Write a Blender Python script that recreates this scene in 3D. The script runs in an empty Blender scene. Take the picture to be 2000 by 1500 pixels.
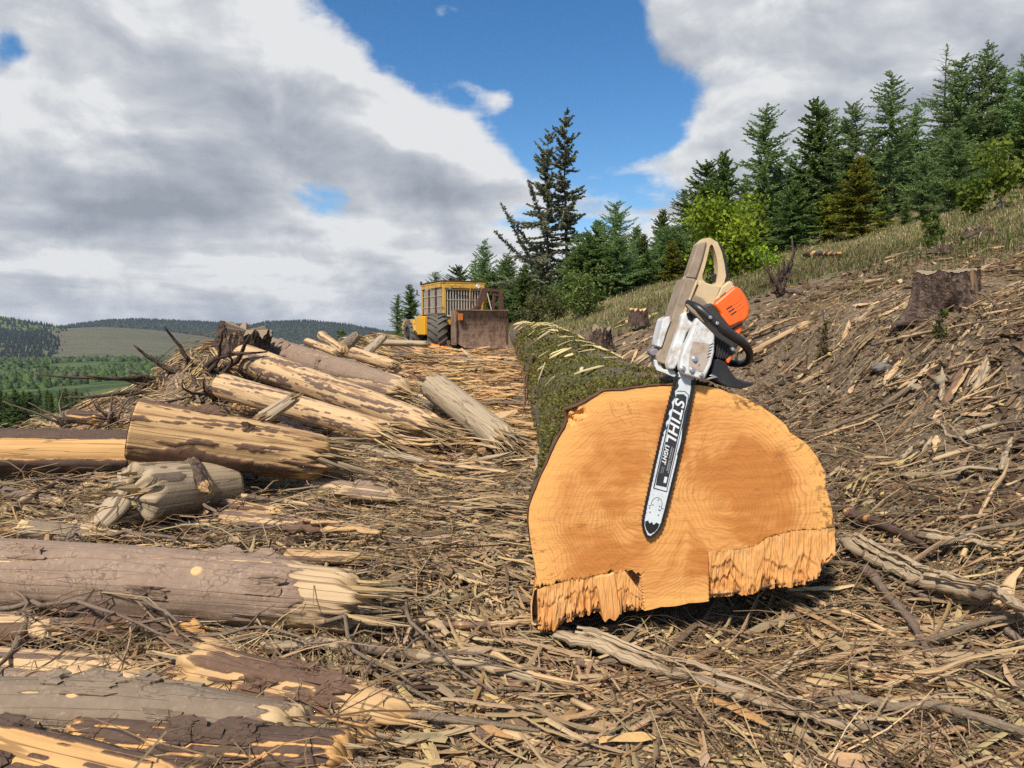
import bpy, bmesh, math, random
import numpy as np
from mathutils import Vector, Matrix, Euler
R = math.radians
scene = bpy.context.scene
COL = scene.collection
EYE = 1.0            # camera height above the datum; the brash lane lies near z = 0
FPX = 1400.0         # focal length in photograph pixels (2000 px wide)
PITCH = math.atan(110 / FPX)

# ------------------------------------------------------------------ camera
cam_d = bpy.data.cameras.new("camera")
cam = bpy.data.objects.new("camera", cam_d)
COL.objects.link(cam)
cam.location = (0, 0, EYE)
cam.rotation_euler = (R(90) - PITCH, 0, 0)
cam_d.sensor_width = 36
cam_d.lens = 36 * FPX / 2000
cam_d.clip_start = 0.05
cam_d.clip_end = 20000
scene.camera = cam

# ------------------------------------------------------------------ sun
SUN_DIR = Vector((-0.34, -0.62, 0.86)).normalized()      # towards the sun
sun_d = bpy.data.lights.new("sun", 'SUN')
sun = bpy.data.objects.new("sun", sun_d)
COL.objects.link(sun)
sun.rotation_euler = SUN_DIR.to_track_quat('Z', 'Y').to_euler()
sun_d.energy = 4.0
sun_d.angle = R(7.0)
sun_d.color = (1.0, 0.90, 0.77)
SUN_EL = math.asin(SUN_DIR.z)
SUN_AZ = math.atan2(SUN_DIR.x, SUN_DIR.y)

# ------------------------------------------------------------------ node helper
class NT:
    def __init__(s, tree):
        s.t = tree; tree.nodes.clear()
    def n(s, typ, ins=None, **props):
        nd = s.t.nodes.new(typ)
        for k, v in props.items(): setattr(nd, k, v)
        for k, v in (ins or {}).items():
            sock = nd.inputs[k]
            if hasattr(v, 'is_output') or isinstance(v, bpy.types.NodeSocket): s.t.links.new(v, sock)
            else: sock.default_value = v
        return nd
    def m(s, op, a, b=0.0, c=None, clamp=False):
        ins = {0: a, 1: b}
        if c is not None: ins[2] = c
        return s.n('ShaderNodeMath', ins, operation=op, use_clamp=clamp).outputs[0]
    def vm(s, op, a, b=(0, 0, 0), sc=None):
        nd = s.n('ShaderNodeVectorMath', {0: a, 1: b}, operation=op)
        if sc is not None:
            if isinstance(sc, bpy.types.NodeSocket): s.t.links.new(sc, nd.inputs['Scale'])
            else: nd.inputs['Scale'].default_value = sc
        return nd.outputs['Value'] if op in ('LENGTH', 'DOT_PRODUCT', 'DISTANCE') else nd.outputs[0]
    def mix(s, f, a, b, blend='MIX', clamp=False):
        nd = s.n('ShaderNodeMix', data_type='RGBA', blend_type=blend)
        nd.clamp_factor = True; nd.clamp_result = clamp
        for i, v in ((0, f), (6, a), (7, b)):
            if isinstance(v, bpy.types.NodeSocket): s.t.links.new(v, nd.inputs[i])
            else: nd.inputs[i].default_value = v if i == 0 else (tuple(v) + (1,) if len(v) == 3 else v)
        return nd.outputs[2]
    def step(s, x, a, b):
        nd = s.n('ShaderNodeMapRange', {0: x, 1: a, 2: b, 3: 0.0, 4: 1.0}, interpolation_type='SMOOTHSTEP')
        return nd.outputs[0]
    def lin(s, x, a, b, c=0.0, d=1.0):
        return s.n('ShaderNodeMapRange', {0: x, 1: a, 2: b, 3: c, 4: d}).outputs[0]
    def noise(s, vec, scale, detail=4.0, rough=0.55, dist=0.0, out=0):
        nd = s.n('ShaderNodeTexNoise', {'Vector': vec, 'Scale': scale, 'Detail': detail, 'Roughness': rough, 'Distortion': dist})
        return nd.outputs[out]
    def ramp(s, f, stops, interp='LINEAR'):
        nd = s.n('ShaderNodeValToRGB', {0: f}); cr = nd.color_ramp; cr.interpolation = interp
        while len(cr.elements) < len(stops): cr.elements.new(0.5)
        for e, (p, c) in zip(cr.elements, stops):
            e.position = p; e.color = tuple(c) + (1,) if len(c) == 3 else c
        return nd.outputs[0]

# ------------------------------------------------------------------ world: Nishita sky behind broken cumulus
world = bpy.data.worlds.new("World"); scene.world = world; world.use_nodes = True
def cloud_field(fine=True):
    g = bpy.data.node_groups.new("cloud_field", 'ShaderNodeTree')
    g.interface.new_socket("Dir", in_out='INPUT', socket_type='NodeSocketVector')
    g.interface.new_socket("Fac", in_out='OUTPUT', socket_type='NodeSocketFloat')
    k = NT(g)
    gi = k.n('NodeGroupInput'); go = k.n('NodeGroupOutput')
    d = gi.outputs[0]
    sp = k.n('ShaderNodeSeparateXYZ', {0: d})
    z = k.m('MAXIMUM', sp.outputs[2], 0.0)
    inv = k.m('DIVIDE', 1.0, k.m('ADD', z, 0.13))
    px = k.m('MULTIPLY', sp.outputs[0], inv); py = k.m('MULTIPLY', sp.outputs[1], inv)
    p = k.n('ShaderNodeCombineXYZ', {0: px, 1: py, 2: 3.7}).outputs[0]
    n1 = k.noise(p, 0.72, 8.0 if fine else 3.0, 0.58, 0.25)
    n2 = k.noise(d, 9.0, 6.0 if fine else 1.5, 0.6, 0.1)
    f = k.m('ADD', k.m('MULTIPLY', n1, 1.0), k.m('MULTIPLY', k.m('SUBTRACT', n2, 0.5), 0.42))
    # the cloud banks and the clear gap over the track
    yy = k.m('MAXIMUM', sp.outputs[1], 0.08)
    u = k.m('DIVIDE', sp.outputs[0], yy); v = k.m('DIVIDE', sp.outputs[2], yy)
    front = k.step(sp.outputs[1], 0.1, 0.4)
    w1 = k.m('SUBTRACT', k.noise(d, 5.0, 3.0, 0.5), 0.5)
    u = k.m('ADD', u, k.m('MULTIPLY', w1, 0.14)); v = k.m('ADD', v, k.m('MULTIPLY', w1, -0.10))
    blobs = [(-0.42, 0.36, 0.20, 0.17, 0.36), (-0.12, 0.25, 0.13, 0.09, 0.26), (-0.05, 0.19, 0.08, 0.06, 0.12), (-0.66, 0.22, 0.25, 0.07, 0.20), (-0.75, 0.44, 0.16, 0.08, 0.22),
             (-0.45, 0.04, 0.7, 0.06, 0.16), (0.52, 0.42, 0.34, 0.20, 0.36), (0.36, 0.24, 0.16, 0.09, 0.14), (0.30, 0.12, 0.3, 0.07, 0.12), (0.0, 0.05, 0.4, 0.07, 0.14),
             (-0.08, 0.43, 0.06, 0.045, 0.50), (-0.02, 0.325, 0.05, 0.022, 0.34), (0.15, 0.22, 0.06, 0.03, 0.30), (0.22, 0.40, 0.07, 0.05, 0.22),
             (-0.04, 0.48, 0.21, 0.13, -0.62), (0.08, 0.33, 0.15, 0.10, -0.40), (0.15, 0.24, 0.10, 0.10, -0.34), (-0.68, 0.37, 0.03, 0.04, -0.22), (-0.28, 0.175, 0.05, 0.018, -0.14),
             (-0.24, 0.155, 0.03, 0.02, -0.10)]
    acc = None
    for (bu, bv, su, sv, amp) in blobs:
        a = k.m('DIVIDE', k.m('SUBTRACT', u, bu), su); b = k.m('DIVIDE', k.m('SUBTRACT', v, bv), sv)
        e = k.m('EXPONENT', k.m('MULTIPLY', k.m('ADD', k.m('MULTIPLY', a, a), k.m('MULTIPLY', b, b)), -1.0))
        t = k.m('MULTIPLY', e, amp)
        acc = t if acc is None else k.m('ADD', acc, t)
    f = k.m('ADD', f, k.m('MULTIPLY', acc, front))
    f = k.m('ADD', f, k.m('MULTIPLY', k.m('EXPONENT', k.m('MULTIPLY', z, -14.0)), 0.22))
    g.links.new(f, go.inputs[0])
    return g
CF = cloud_field(); CS = cloud_field(False)
w = NT(world.node_tree)
geo = w.n('ShaderNodeTexCoord').outputs['Generated']
def field(dz):
    v = w.vm('NORMALIZE', w.vm('ADD', geo, (0, 0, dz))) if dz else geo
    nd = w.n('ShaderNodeGroup'); nd.node_tree = CS if dz else CF; w.t.links.new(v, nd.inputs[0]); return nd.outputs[0]
f0, fu, fd = field(0), field(0.055), field(-0.045)
alpha = w.step(f0, 0.44, 0.57)
shade = w.m('ADD', w.m('MULTIPLY', w.m('SUBTRACT', fd, fu), 1.45), 0.51)
thick = w.step(f0, 0.55, 1.15)
gs = w.vm('MULTIPLY', geo, (1.0, 1.0, 1.7))
pa = w.noise(gs, 8.0, 5, 0.55, 0.3); pb = w.noise(w.vm('ADD', gs, (0.012, 0.0, 0.030)), 8.0, 5, 0.55, 0.3)
puff = w.m('ADD', 0.5, w.m('MULTIPLY', w.m('SUBTRACT', pa, pb), 2.2))
lum = w.m('ADD', w.m('ADD', shade, w.m('MULTIPLY', w.m('SUBTRACT', puff, 0.5), 0.75)), w.m('MULTIPLY', w.m('SUBTRACT', 0.5, thick), 0.42), clamp=True)
cl = w.ramp(lum, [(0.0, (0.31, 0.345, 0.405)), (0.3, (0.40, 0.435, 0.495)), (0.55, (0.49, 0.52, 0.575)), (0.8, (0.62, 0.645, 0.68)), (1.0, (0.77, 0.785, 0.80))])
sky = w.n('ShaderNodeTexSky', sky_type='NISHITA', sun_disc=False, sun_elevation=SUN_EL, sun_rotation=SUN_AZ, altitude=300, air_density=1.0, dust_density=0.3, ozone_density=3.0)
skyc = w.n('ShaderNodeHueSaturation', {'Saturation': 1.28, 'Value': 1.0, 'Color': sky.outputs[0]}).outputs[0]
bg1 = w.n('ShaderNodeBackground', {'Color': skyc, 'Strength': 0.095})
bg2 = w.n('ShaderNodeBackground', {'Color': cl, 'Strength': 0.72})
mixs = w.n('ShaderNodeMixShader', {0: alpha, 1: bg1.outputs[0], 2: bg2.outputs[0]})
w.n('ShaderNodeOutputWorld', {0: mixs.outputs[0]})
world.cycles.sampling_method = 'MANUAL'; world.cycles.sample_map_resolution = 512

# ------------------------------------------------------------------ film
vs = scene.view_settings
vs.view_transform = 'Standard'; vs.look = 'None'; vs.exposure = 0.5; vs.gamma = 1.0; vs.use_curve_mapping = False
scene.render.engine = 'CYCLES'
cy = scene.cycles
cy.use_denoising = False
cy.max_bounces = 6; cy.diffuse_bounces = 3; cy.glossy_bounces = 2; cy.transmission_bounces = 4; cy.transparent_max_bounces = 8
cy.sample_clamp_indirect = 4.0
# ------------------------------------------------------------------ python helpers
rng = np.random.default_rng(11)
_T = np.random.default_rng(5).random((256, 256)).astype(np.float64)
def vnoise(x, y):
    xi = np.floor(x).astype(int); yi = np.floor(y).astype(int)
    fx = x - xi; fy = y - yi
    fx = fx * fx * (3 - 2 * fx); fy = fy * fy * (3 - 2 * fy)
    a = _T[xi & 255, yi & 255]; b = _T[(xi + 1) & 255, yi & 255]; c = _T[xi & 255, (yi + 1) & 255]; d = _T[(xi + 1) & 255, (yi + 1) & 255]
    return (a * (1 - fx) + b * fx) * (1 - fy) + (c * (1 - fx) + d * fx) * fy
def fbm(x, y, oct=4, gain=0.5, seed=0.0):
    x = np.asarray(x, float) + seed * 17.31; y = np.asarray(y, float) - seed * 9.73
    s = 0; a = 1.0; t = 0
    for i in range(oct):
        s = s + a * vnoise(x, y); t += a; a *= gain
        x, y = x * 1.93 + y * 0.55 + 7.1, y * 1.93 - x * 0.55 + 3.3
    return s / t                       # 0..1, mean .5
def sstep(x, a, b):
    t = np.clip((np.asarray(x, float) - a) / (b - a), 0, 1); return t * t * (3 - 2 * t)
def splus(x, k):
    x = np.asarray(x, float) / k
    return k * np.where(x > 20, x, np.log1p(np.exp(np.minimum(x, 20))))
CR, SR = math.cos(PITCH), math.sin(PITCH)
def ray(px, py):
    a = (px - 1000) / FPX; b = -(py - 750) / FPX
    return np.array([a, CR + b * SR, b * CR - SR])
def P(px, py, y):
    r = ray(px, py); return np.array([0, 0, EYE]) + r * (y / r[1])
def pxw(n, y):                          # n photograph pixels at depth y, in metres
    return n * y / FPX
def norm(v):
    v = np.asarray(v, float); return v / np.maximum(np.linalg.norm(v, axis=-1, keepdims=True), 1e-9)

# ---- terrain height
def bank_s(x, y):
    return x - np.interp(y, [0, 6, 12, 17, 22, 27, 60], [1.15, 1.1, 1.0, 0.85, 0.25, -1.0, -3.0])
def height(x, y):
    x = np.asarray(x, float); y = np.asarray(y, float)
    L = np.interp(y, [-5, 2.5, 8, 15, 17.5, 20.5, 26, 40, 90, 400], [-1.02, -0.98, -0.80, -0.63, -0.60, -0.76, -0.72, -0.5, 0.2, 3])
    s = bank_s(x, y)
    Rr = 0.54 * splus(s, 0.22) - 0.255 * splus(s - 1.85, 0.35) - 0.22 * splus(s - 45, 6)
    Rr = Rr * (1 - 0.75 * sstep(y, 90, 500))
    berm = 0.34 * np.exp(-((x + 3.1) / 0.8) ** 2) * sstep(y, 5.8, 7.6) * (1 - sstep(y, 17, 20))
    berm = berm + 0.34 * np.exp(-((x + 3.3) / 0.55) ** 2 - ((y - 7.7) / 0.8) ** 2)
    xl = np.interp(y, [0, 3, 7, 10, 17, 25, 35, 60, 400], [-4.9, -4.7, -4.7, -4.5, -4.4, -5.0, -7.5, -10, -30])
    t = splus(xl - x, 0.5)
    D = 12 * (1 - np.exp(-t * 0.045)) + 0.13 * splus(t - 8, 4)
    D = 56 - 8 * np.log1p(np.exp(np.minimum((56 - D) / 8, 30)))   # levels off on the valley floor
    D = np.where(t < 0.02, 0, np.maximum(D, 0))
    D = np.minimum(D, 56) * sstep(t, 0.0, 1.2)
    h = L + Rr + berm - D - 0.14 * sstep(-x, 2.6, 4.2) * (1 - sstep(y, 6.5, 8))
    return h + EYE
def rough(x, y):
    r = np.hypot(x, y)
    fade = 1 / (1 + (r / 40) ** 2)
    a = (fbm(x * 1.1, y * 1.1, 3, seed=1) - 0.5) * 0.19 + (fbm(x * 4.5, y * 4.5, 3, seed=2) - 0.5) * 0.05
    far = (fbm(x * 0.02, y * 0.02, 4, seed=3) - 0.5) * 9 * sstep(r, 60, 260)
    # little cut bank with an undercut lip on the right
    s = bank_s(x, y)
    lip = 0.10 * np.tanh((s - 1.25 + 0.5 * (fbm(x * 0.9, y * 0.9, 2, seed=6) - 0.5)) * 7) * sstep(y, 2.2, 3.2) * (1 - sstep(y, 6.5, 8.5)) * sstep(s, 0.4, 0.8) * (1 - sstep(s, 2.2, 3.2))
    return a * fade + far + lip - 0.11 * np.exp(-((x - 0.5) / 0.75) ** 2 - ((y - 2.05) / 0.33) ** 2)
def G(x, y):
    return height(x, y) + rough(np.asarray(x, float), np.asarray(y, float))
def hit(px, py, dmax=60.0):
    r = ray(px, py); r = r / r[1]
    ys = np.geomspace(0.7, dmax, 900)
    zz = EYE + r[2] * ys - G(r[0] * ys, ys)
    k = np.where(zz < 0)[0]
    y = ys[k[0]] if len(k) else dmax
    return np.array([r[0] * y, y, float(G(r[0] * y, y))])
def grassy(x, y):
    s = bank_s(x, y)
    q = y + 1.1 * s + 3.0 * (fbm(x * 0.5, y * 0.5, 3, seed=8) - 0.5)
    return sstep(q, 12.6, 15.2) * sstep(s, 0.6, 1.4)

# ---- objects
def link(o): COL.objects.link(o); return o
def tag(o, label=None, cat=None, group=None, kind=None):
    if label: o["label"] = label
    if cat: o["category"] = cat
    if group: o["group"] = group
    if kind: o["kind"] = kind
    return o
def mk(name, V, quads=None, tris=None, mat=None, parent=None, col=None, fat=None, vat=None, smooth=False, loc=None, mats=None, midx=None):
    V = np.asarray(V, float)
    if loc is not None: V = V - np.asarray(loc)
    me = bpy.data.meshes.new(name)
    nq = 0 if quads is None else len(quads); nt = 0 if tris is None else len(tris)
    me.vertices.add(len(V)); me.vertices.foreach_set("co", V.astype(np.float32).ravel())
    lv = []; ls = []
    if nq: lv.append(np.asarray(quads).ravel()); ls.append(np.arange(nq) * 4)
    if nt: lv.append(np.asarray(tris).ravel()); ls.append(nq * 4 + np.arange(nt) * 3)
    lv = np.concatenate(lv).astype(np.int32); ls = np.concatenate(ls).astype(np.int32)
    me.loops.add(len(lv)); me.loops.foreach_set("vertex_index", lv)
    me.polygons.add(len(ls)); me.polygons.foreach_set("loop_start", ls)
    if smooth: me.polygons.foreach_set("use_smooth", np.ones(len(ls), bool))
    else: me.polygons.foreach_set("use_smooth", np.zeros(len(ls), bool))
    if midx is not None: me.polygons.foreach_set("material_index", np.asarray(midx, np.int32))
    if col is not None:
        c = np.asarray(col, np.float32)
        if c.shape[1] == 3: c = np.concatenate([c, np.ones((len(c), 1), np.float32)], 1)
        me.attributes.new("tint", 'FLOAT_COLOR', 'POINT').data.foreach_set("color", c.ravel())
    for k, a in (fat or {}).items(): me.attributes.new(k, 'FLOAT', 'POINT').data.foreach_set("value", np.asarray(a, np.float32).ravel())
    for k, a in (vat or {}).items(): me.attributes.new(k, 'FLOAT_VECTOR', 'POINT').data.foreach_set("vector", np.asarray(a, np.float32).ravel())
    me.update(calc_edges=True)
    for mm in (mats or ([mat] if mat else [])): me.materials.append(mm)
    o = link(bpy.data.objects.new(name, me))
    if loc is not None: o.location = tuple(loc)
    if parent is not None: o.parent = parent
    return o
def mkw(name, V, parent, loc, **k):
    """part given in world coordinates under a parent that stands (unrotated) at loc"""
    return mk(name, np.asarray(V, float) - np.asarray(loc), parent=parent, **k)
def empty(name, loc=(0, 0, 0), rot=(0, 0, 0)):
    o = link(bpy.data.objects.new(name, None)); o.location = tuple(loc); o.rotation_euler = rot
    o.empty_display_size = 0.1; return o
def copy_tree(o, parent=None):
    c = o.copy(); COL.objects.link(c); c.parent = parent
    for ch in o.children: copy_tree(ch, c)
    return c
def batch_tubes(Pt, Rd, sides=3, flat=1.0, col=None, caps=False, roll=None):
    """many tapering strips at once: Pt (N,S,3), Rd (N,S). returns V, quads, colours"""
    N, S, _ = Pt.shape
    T = np.empty_like(Pt); T[:, 1:-1] = Pt[:, 2:] - Pt[:, :-2]; T[:, 0] = Pt[:, 1] - Pt[:, 0]; T[:, -1] = Pt[:, -1] - Pt[:, -2]
    T = norm(T)
    up = np.zeros_like(T); up[..., 2] = 1.0
    up[np.abs(T[..., 2]) > 0.9] = (1, 0, 0)
    side = norm(np.cross(T, up)); nrm = np.cross(side, T)
    if roll is None: roll = np.zeros(N)
    ang = np.arange(sides) / sides * 2 * math.pi
    A = ang[None, None, :] + 0 * Rd[..., None]
    cs = np.cos(A)[..., None]; sn = np.sin(A)[..., None]
    rc = np.cos(roll)[:, None, None]; rs = np.sin(roll)[:, None, None]
    s2 = side * rc + nrm * rs; n2 = nrm * rc - side * rs
    fl = np.broadcast_to(np.asarray(flat, float).reshape(-1, 1, 1, 1) if np.ndim(flat) else np.array(float(flat)), (N, 1, 1, 1)) if np.ndim(flat) else flat
    V = Pt[:, :, None, :] + Rd[:, :, None, None] * (s2[:, :, None, :] * cs + n2[:, :, None, :] * sn * fl)
    idx = np.arange(N * S * sides).reshape(N, S, sides)
    a = idx[:, :-1, :]; b = idx[:, 1:, :]
    q = np.stack([a, np.roll(a, -1, 2), np.roll(b, -1, 2), b], -1).reshape(-1, 4)
    V = V.reshape(-1, 3)
    C = None
    if col is not None:
        col = np.asarray(col)
        C = np.repeat(col[:, None, :], S * sides, 1).reshape(-1, col.shape[-1]) if col.ndim == 2 else np.repeat(col[:, :, None, :], sides, 2).reshape(-1, col.shape[-1])
    return V, q, C
def tube(path, rad, sides=8, cap=True):
    """one tube; returns V, quads, tris"""
    path = np.asarray(path, float); rad = np.broadcast_to(np.asarray(rad, float), (len(path),))
    V, q, _ = batch_tubes(path[None], rad[None].copy(), sides)
    t = []
    if cap:
        n = len(V); V = np.vstack([V, path[0], path[-1]])
        L0 = (len(path) - 1) * sides
        for i in range(sides):
            t.append((n, (i + 1) % sides, i)); t.append((n + 1, L0 + i, L0 + (i + 1) % sides))
    return V, q, np.array(t, int).reshape(-1, 3)
class Geo:
    """collects pieces for ONE part"""
    def __init__(s): s.V = []; s.Q = []; s.T = []; s.C = []; s.n = 0
    def add(s, V, q=None, t=None, c=None):
        V = np.asarray(V, float)
        if q is not None and len(q): s.Q.append(np.asarray(q) + s.n)
        if t is not None and len(t): s.T.append(np.asarray(t) + s.n)
        s.V.append(V); s.n += len(V)
        if c is not None:
            c = np.asarray(c, float); s.C.append(np.broadcast_to(c, (len(V), 3)) if c.ndim == 1 else c)
        return s
    def box(s, lo, hi, M=None, c=None):
        lo = np.asarray(lo, float); hi = np.asarray(hi, float)
        V = np.array([[(lo, hi)[i][0], (lo, hi)[j][1], (lo, hi)[k][2]] for i in (0, 1) for j in (0, 1) for k in (0, 1)])
        q = [(0, 1, 3, 2), (4, 6, 7, 5), (0, 4, 5, 1), (2, 3, 7, 6), (0, 2, 6, 4), (1, 5, 7, 3)]
        if M is not None: V = V @ np.asarray(M)[:3, :3].T + np.asarray(M)[:3, 3]
        return s.add(V, q, None, c)
    def bar(s, a, b, w, h=None, c=None):
        h = w if h is None else h
        a = np.asarray(a, float); b = np.asarray(b, float); t = norm(b - a)
        up = np.array([0, 0, 1.0]) if abs(t[2]) < 0.9 else np.array([1.0, 0, 0])
        sd = norm(np.cross(t, up)); nn = np.cross(sd, t)
        V = [p + sd * i * w / 2 + nn * j * h / 2 for p in (a, b) for i, j in ((-1, -1), (1, -1), (1, 1), (-1, 1))]
        return s.add(V, [(0, 1, 2, 3), (7, 6, 5, 4), (0, 4, 5, 1), (1, 5, 6, 2), (2, 6, 7, 3), (3, 7, 4, 0)], None, c)
    def tube(s, path, rad, sides=8, c=None):
        V, q, t = tube(path, rad, sides); return s.add(V, q, t, c)
    def build(s, name, mat, parent=None, smooth=False, loc=None, bevel=0.0, seg=2, **k):
        o = mk(name, np.vstack(s.V), np.vstack(s.Q) if s.Q else None, np.vstack(s.T) if s.T else None, mat, parent,
               col=np.vstack(s.C) if s.C else None, smooth=smooth or bevel > 0, loc=loc, **k)
        if bevel:
            b = o.modifiers.new("bevel", 'BEVEL'); b.width = bevel; b.segments = seg; b.limit_method = 'ANGLE'; b.angle_limit = R(35); b.harden_normals = True
        return o

# ---- materials
def new_mat(name):
    m = bpy.data.materials.new(name); m.use_nodes = True
    return m, NT(m.node_tree)
def finish(k, col, rough=0.7, bump=None, bstr=0.3, bdist=0.01, metal=0.0, spec=0.5, normal=None):
    b = k.n('ShaderNodeBsdfPrincipled', {'Roughness': rough, 'Metallic': metal, 'Specular IOR Level': spec})
    if isinstance(col, bpy.types.NodeSocket): k.t.links.new(col, b.inputs['Base Color'])
    else: b.inputs['Base Color'].default_value = tuple(col) + (1,)
    if bump is not None:
        bn = k.n('ShaderNodeBump', {'Strength': bstr, 'Distance': bdist, 'Height': bump})
        k.t.links.new(bn.outputs[0], b.inputs['Normal'])
    k.n('ShaderNodeOutputMaterial', {0: b.outputs[0]})
    return b
def attr(k, name, out='Color'):
    return k.n('ShaderNodeAttribute', attribute_name=name).outputs[out]
def plain(name, col, rough=0.6, metal=0.0, var=0.25, scale=20.0, bump=0.15, spec=0.5, dirt=None, dirt_amt=0.5):
    m, k = new_mat(name)
    co = k.n('ShaderNodeTexCoord').outputs['Object']
    n = k.noise(co, scale, 5, 0.6)
    c = k.mix(n, tuple(x * (1 - var) for x in col), tuple(min(1, x * (1 + var)) for x in col))
    if dirt is not None:
        n2 = k.noise(co, scale * 0.35, 6, 0.65)
        c = k.mix(k.step(n2, 0.62 - 0.3 * dirt_amt, 0.78 - 0.3 * dirt_amt), c, dirt)
    finish(k, c, k.lin(n, 0.3, 0.7, max(0.05, rough - 0.12), min(1, rough + 0.12)), n, bump, 0.004, metal, spec)
    return m
# ------------------------------------------------------------------ the ground sheet
def mat_ground():
    m, k = new_mat("brash_ground")
    co = k.n('ShaderNodeNewGeometry').outputs['Position']
    gr = attr(k, "grass", 'Fac'); fa = attr(k, "far", 'Fac')
    n1 = k.noise(co, 9, 8, 0.7); n2 = k.noise(co, 45, 4, 0.7); n3 = k.noise(co, 1.3, 4, 0.6)
    vo = k.n('ShaderNodeTexVoronoi', {'Vector': k.vm('MULTIPLY', co, (1.0, 1.6, 1.3)), 'Scale': 60.0, 'Randomness': 1.0})
    soil = k.mix(n1, (0.06, 0.042, 0.027), (0.17, 0.125, 0.08))
    chips = k.mix(k.n('ShaderNodeSeparateColor', {0: vo.outputs['Color']}).outputs[0], (0.10, 0.075, 0.05), (0.36, 0.28, 0.18))
    c = k.mix(k.step(n2, 0.42, 0.62), soil, chips)
    c = k.mix(k.m('MULTIPLY', k.step(n3, 0.5, 0.7), 0.4), c, (0.10, 0.062, 0.035))
    g1 = k.mix(n1, (0.10, 0.085, 0.035), (0.24, 0.19, 0.10)); g2 = k.mix(n1, (0.04, 0.065, 0.015), (0.10, 0.13, 0.04))
    g = k.mix(k.step(n3, 0.45, 0.62), g1, g2)
    c = k.mix(gr, c, g)
    f1 = k.noise(co, 0.011, 6, 0.6); f2 = k.noise(co, 0.06, 5, 0.65)
    far = k.mix(k.step(f1, 0.42, 0.6), (0.028, 0.055, 0.013), (0.075, 0.11, 0.03))
    far = k.mix(k.m('MULTIPLY', k.step(f2, 0.55, 0.7), 0.7), far, (0.12, 0.115, 0.06))
    c = k.mix(fa, c, far)
    finish(k, c, 0.95, k.m('ADD', n1, k.m('MULTIPLY', n2, 0.5)), 0.6, 0.02, spec=0.2)
    return m
def build_ground():
    a_front = np.linspace(-46, 46, 430); a_back = np.linspace(46, 314, 60)[1:-1]
    ang = np.radians(np.concatenate([a_front, a_back]))
    rr = np.concatenate([np.geomspace(0.5, 30, 210), np.geomspace(30, 1400, 110)[1:]])
    A, Rr = np.meshgrid(ang, rr, indexing='ij')
    X = Rr * np.sin(A); Y = Rr * np.cos(A)
    Z = G(X, Y)
    na, nr = X.shape
    V = np.stack([X, Y, Z], -1).reshape(-1, 3)
    idx = np.arange(na * nr).reshape(na, nr)
    a = idx; b = np.roll(idx, -1, 0)
    q = np.stack([a[:, :-1], a[:, 1:], b[:, 1:], b[:, :-1]], -1).reshape(-1, 4)
    V = np.vstack([V, [0, 0, float(G(0, 0))]]); c = len(V) - 1
    t = np.stack([np.full(na, c), idx[:, 0], np.roll(idx[:, 0], -1)], -1)
    far = np.append((sstep(Rr, 25, 60)).ravel() * (V[:-1, 0] < 5), 0)
    gr = np.append(grassy(X, Y).ravel(), 0)
    gr = np.maximum(gr, np.append((sstep(X, -60, -6.5) < 1).ravel() * 0 + (1 - sstep(X, -7.5, -5.5)).ravel(), 0))
    o = mk("ground", V, q, t, mat_ground(), fat={"grass": gr, "far": far}, smooth=True)
    tag(o, kind="structure")
build_ground()
# ------------------------------------------------------------------ the brash mat: uncountable splinters, twigs, chips
def mat_tint(name, rough=0.85, grain=True, bump=0.3):
    m, k = new_mat(name)
    c = attr(k, "tint")
    co = k.n('ShaderNodeNewGeometry').outputs['Position']
    n = k.noise(co, 140, 3, 0.6)
    c = k.mix(k.m('MULTIPLY', n, 0.55), c, (0.05, 0.035, 0.02))
    finish(k, c, rough, n, bump, 0.004, spec=0.25)
    return m
M_SPL = mat_tint("weathered_splinters"); 
WOODS = np.array([(0.36, 0.275, 0.17), (0.28, 0.215, 0.14), (0.19, 0.14, 0.09), (0.46, 0.35, 0.205), (0.12, 0.08, 0.048), (0.54, 0.385, 0.19), (0.31, 0.19, 0.085), (0.05, 0.032, 0.02)])
def pick(n, w, jit=0.18):
    w = np.asarray(w, float); i = rng.choice(len(WOODS), n, p=w / w.sum())
    c = WOODS[i] * (1 + jit * rng.standard_normal((n, 1))) * (1 + 0.05 * rng.standard_normal((n, 3)))
    return np.clip(c * np.array([1.31, 1.22, 1.09]), 0.012, 0.75)
def in_frame_polar(n, r0, r1, power, a0=-41, a1=41):
    u = rng.random(n); e = 1 - power
    r = (r0 ** e + u * (r1 ** e - r0 ** e)) ** (1 / e)
    a = np.radians(rng.uniform(a0, a1, n))
    return r * np.sin(a), r * np.cos(a), r
def trunk_clear(x, y):
    """false where the felled trunk lies"""
    cx = np.interp(y, [2.2, 3.2, 8.5, 17], [0.53, 0.50, 0.42, 0.22]); rr = np.interp(y, [2.2, 3.2, 8.5, 17], [0.30, 0.3, 0.26, 0.26])
    return ~((np.abs(x - cx) < rr) & (y > 2.25) & (y < 17.2))
def keep_brash(x, y):
    k = grassy(x, y) < rng.random(len(x)) * 0.9 + 0.05
    k &= x > np.interp(y, [0, 3, 7, 10, 17, 25], [-6.4, -6.4, -6.1, -5.2, -5.0, -5.5]) 
    return k & trunk_clear(x, y)
def lay(x, y, yaw, L, S, lift, tilt, curve):
    """centre lines that follow the ground"""
    t = np.linspace(-0.5, 0.5, S)[None, :]; tilt = np.clip(tilt, -0.8, 0.8)
    dx = np.cos(yaw)[:, None] * t * L[:, None]; dy = np.sin(yaw)[:, None] * t * L[:, None]
    cv = curve[:, None] * L[:, None] * (0.25 - t * t)
    px = x[:, None] + dx - np.sin(yaw)[:, None] * cv; py = y[:, None] + dy + np.cos(yaw)[:, None] * cv
    pz = G(px, py) + lift[:, None] + np.tan(tilt)[:, None] * t * L[:, None]
    return np.stack([px, py, pz], -1)
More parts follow.
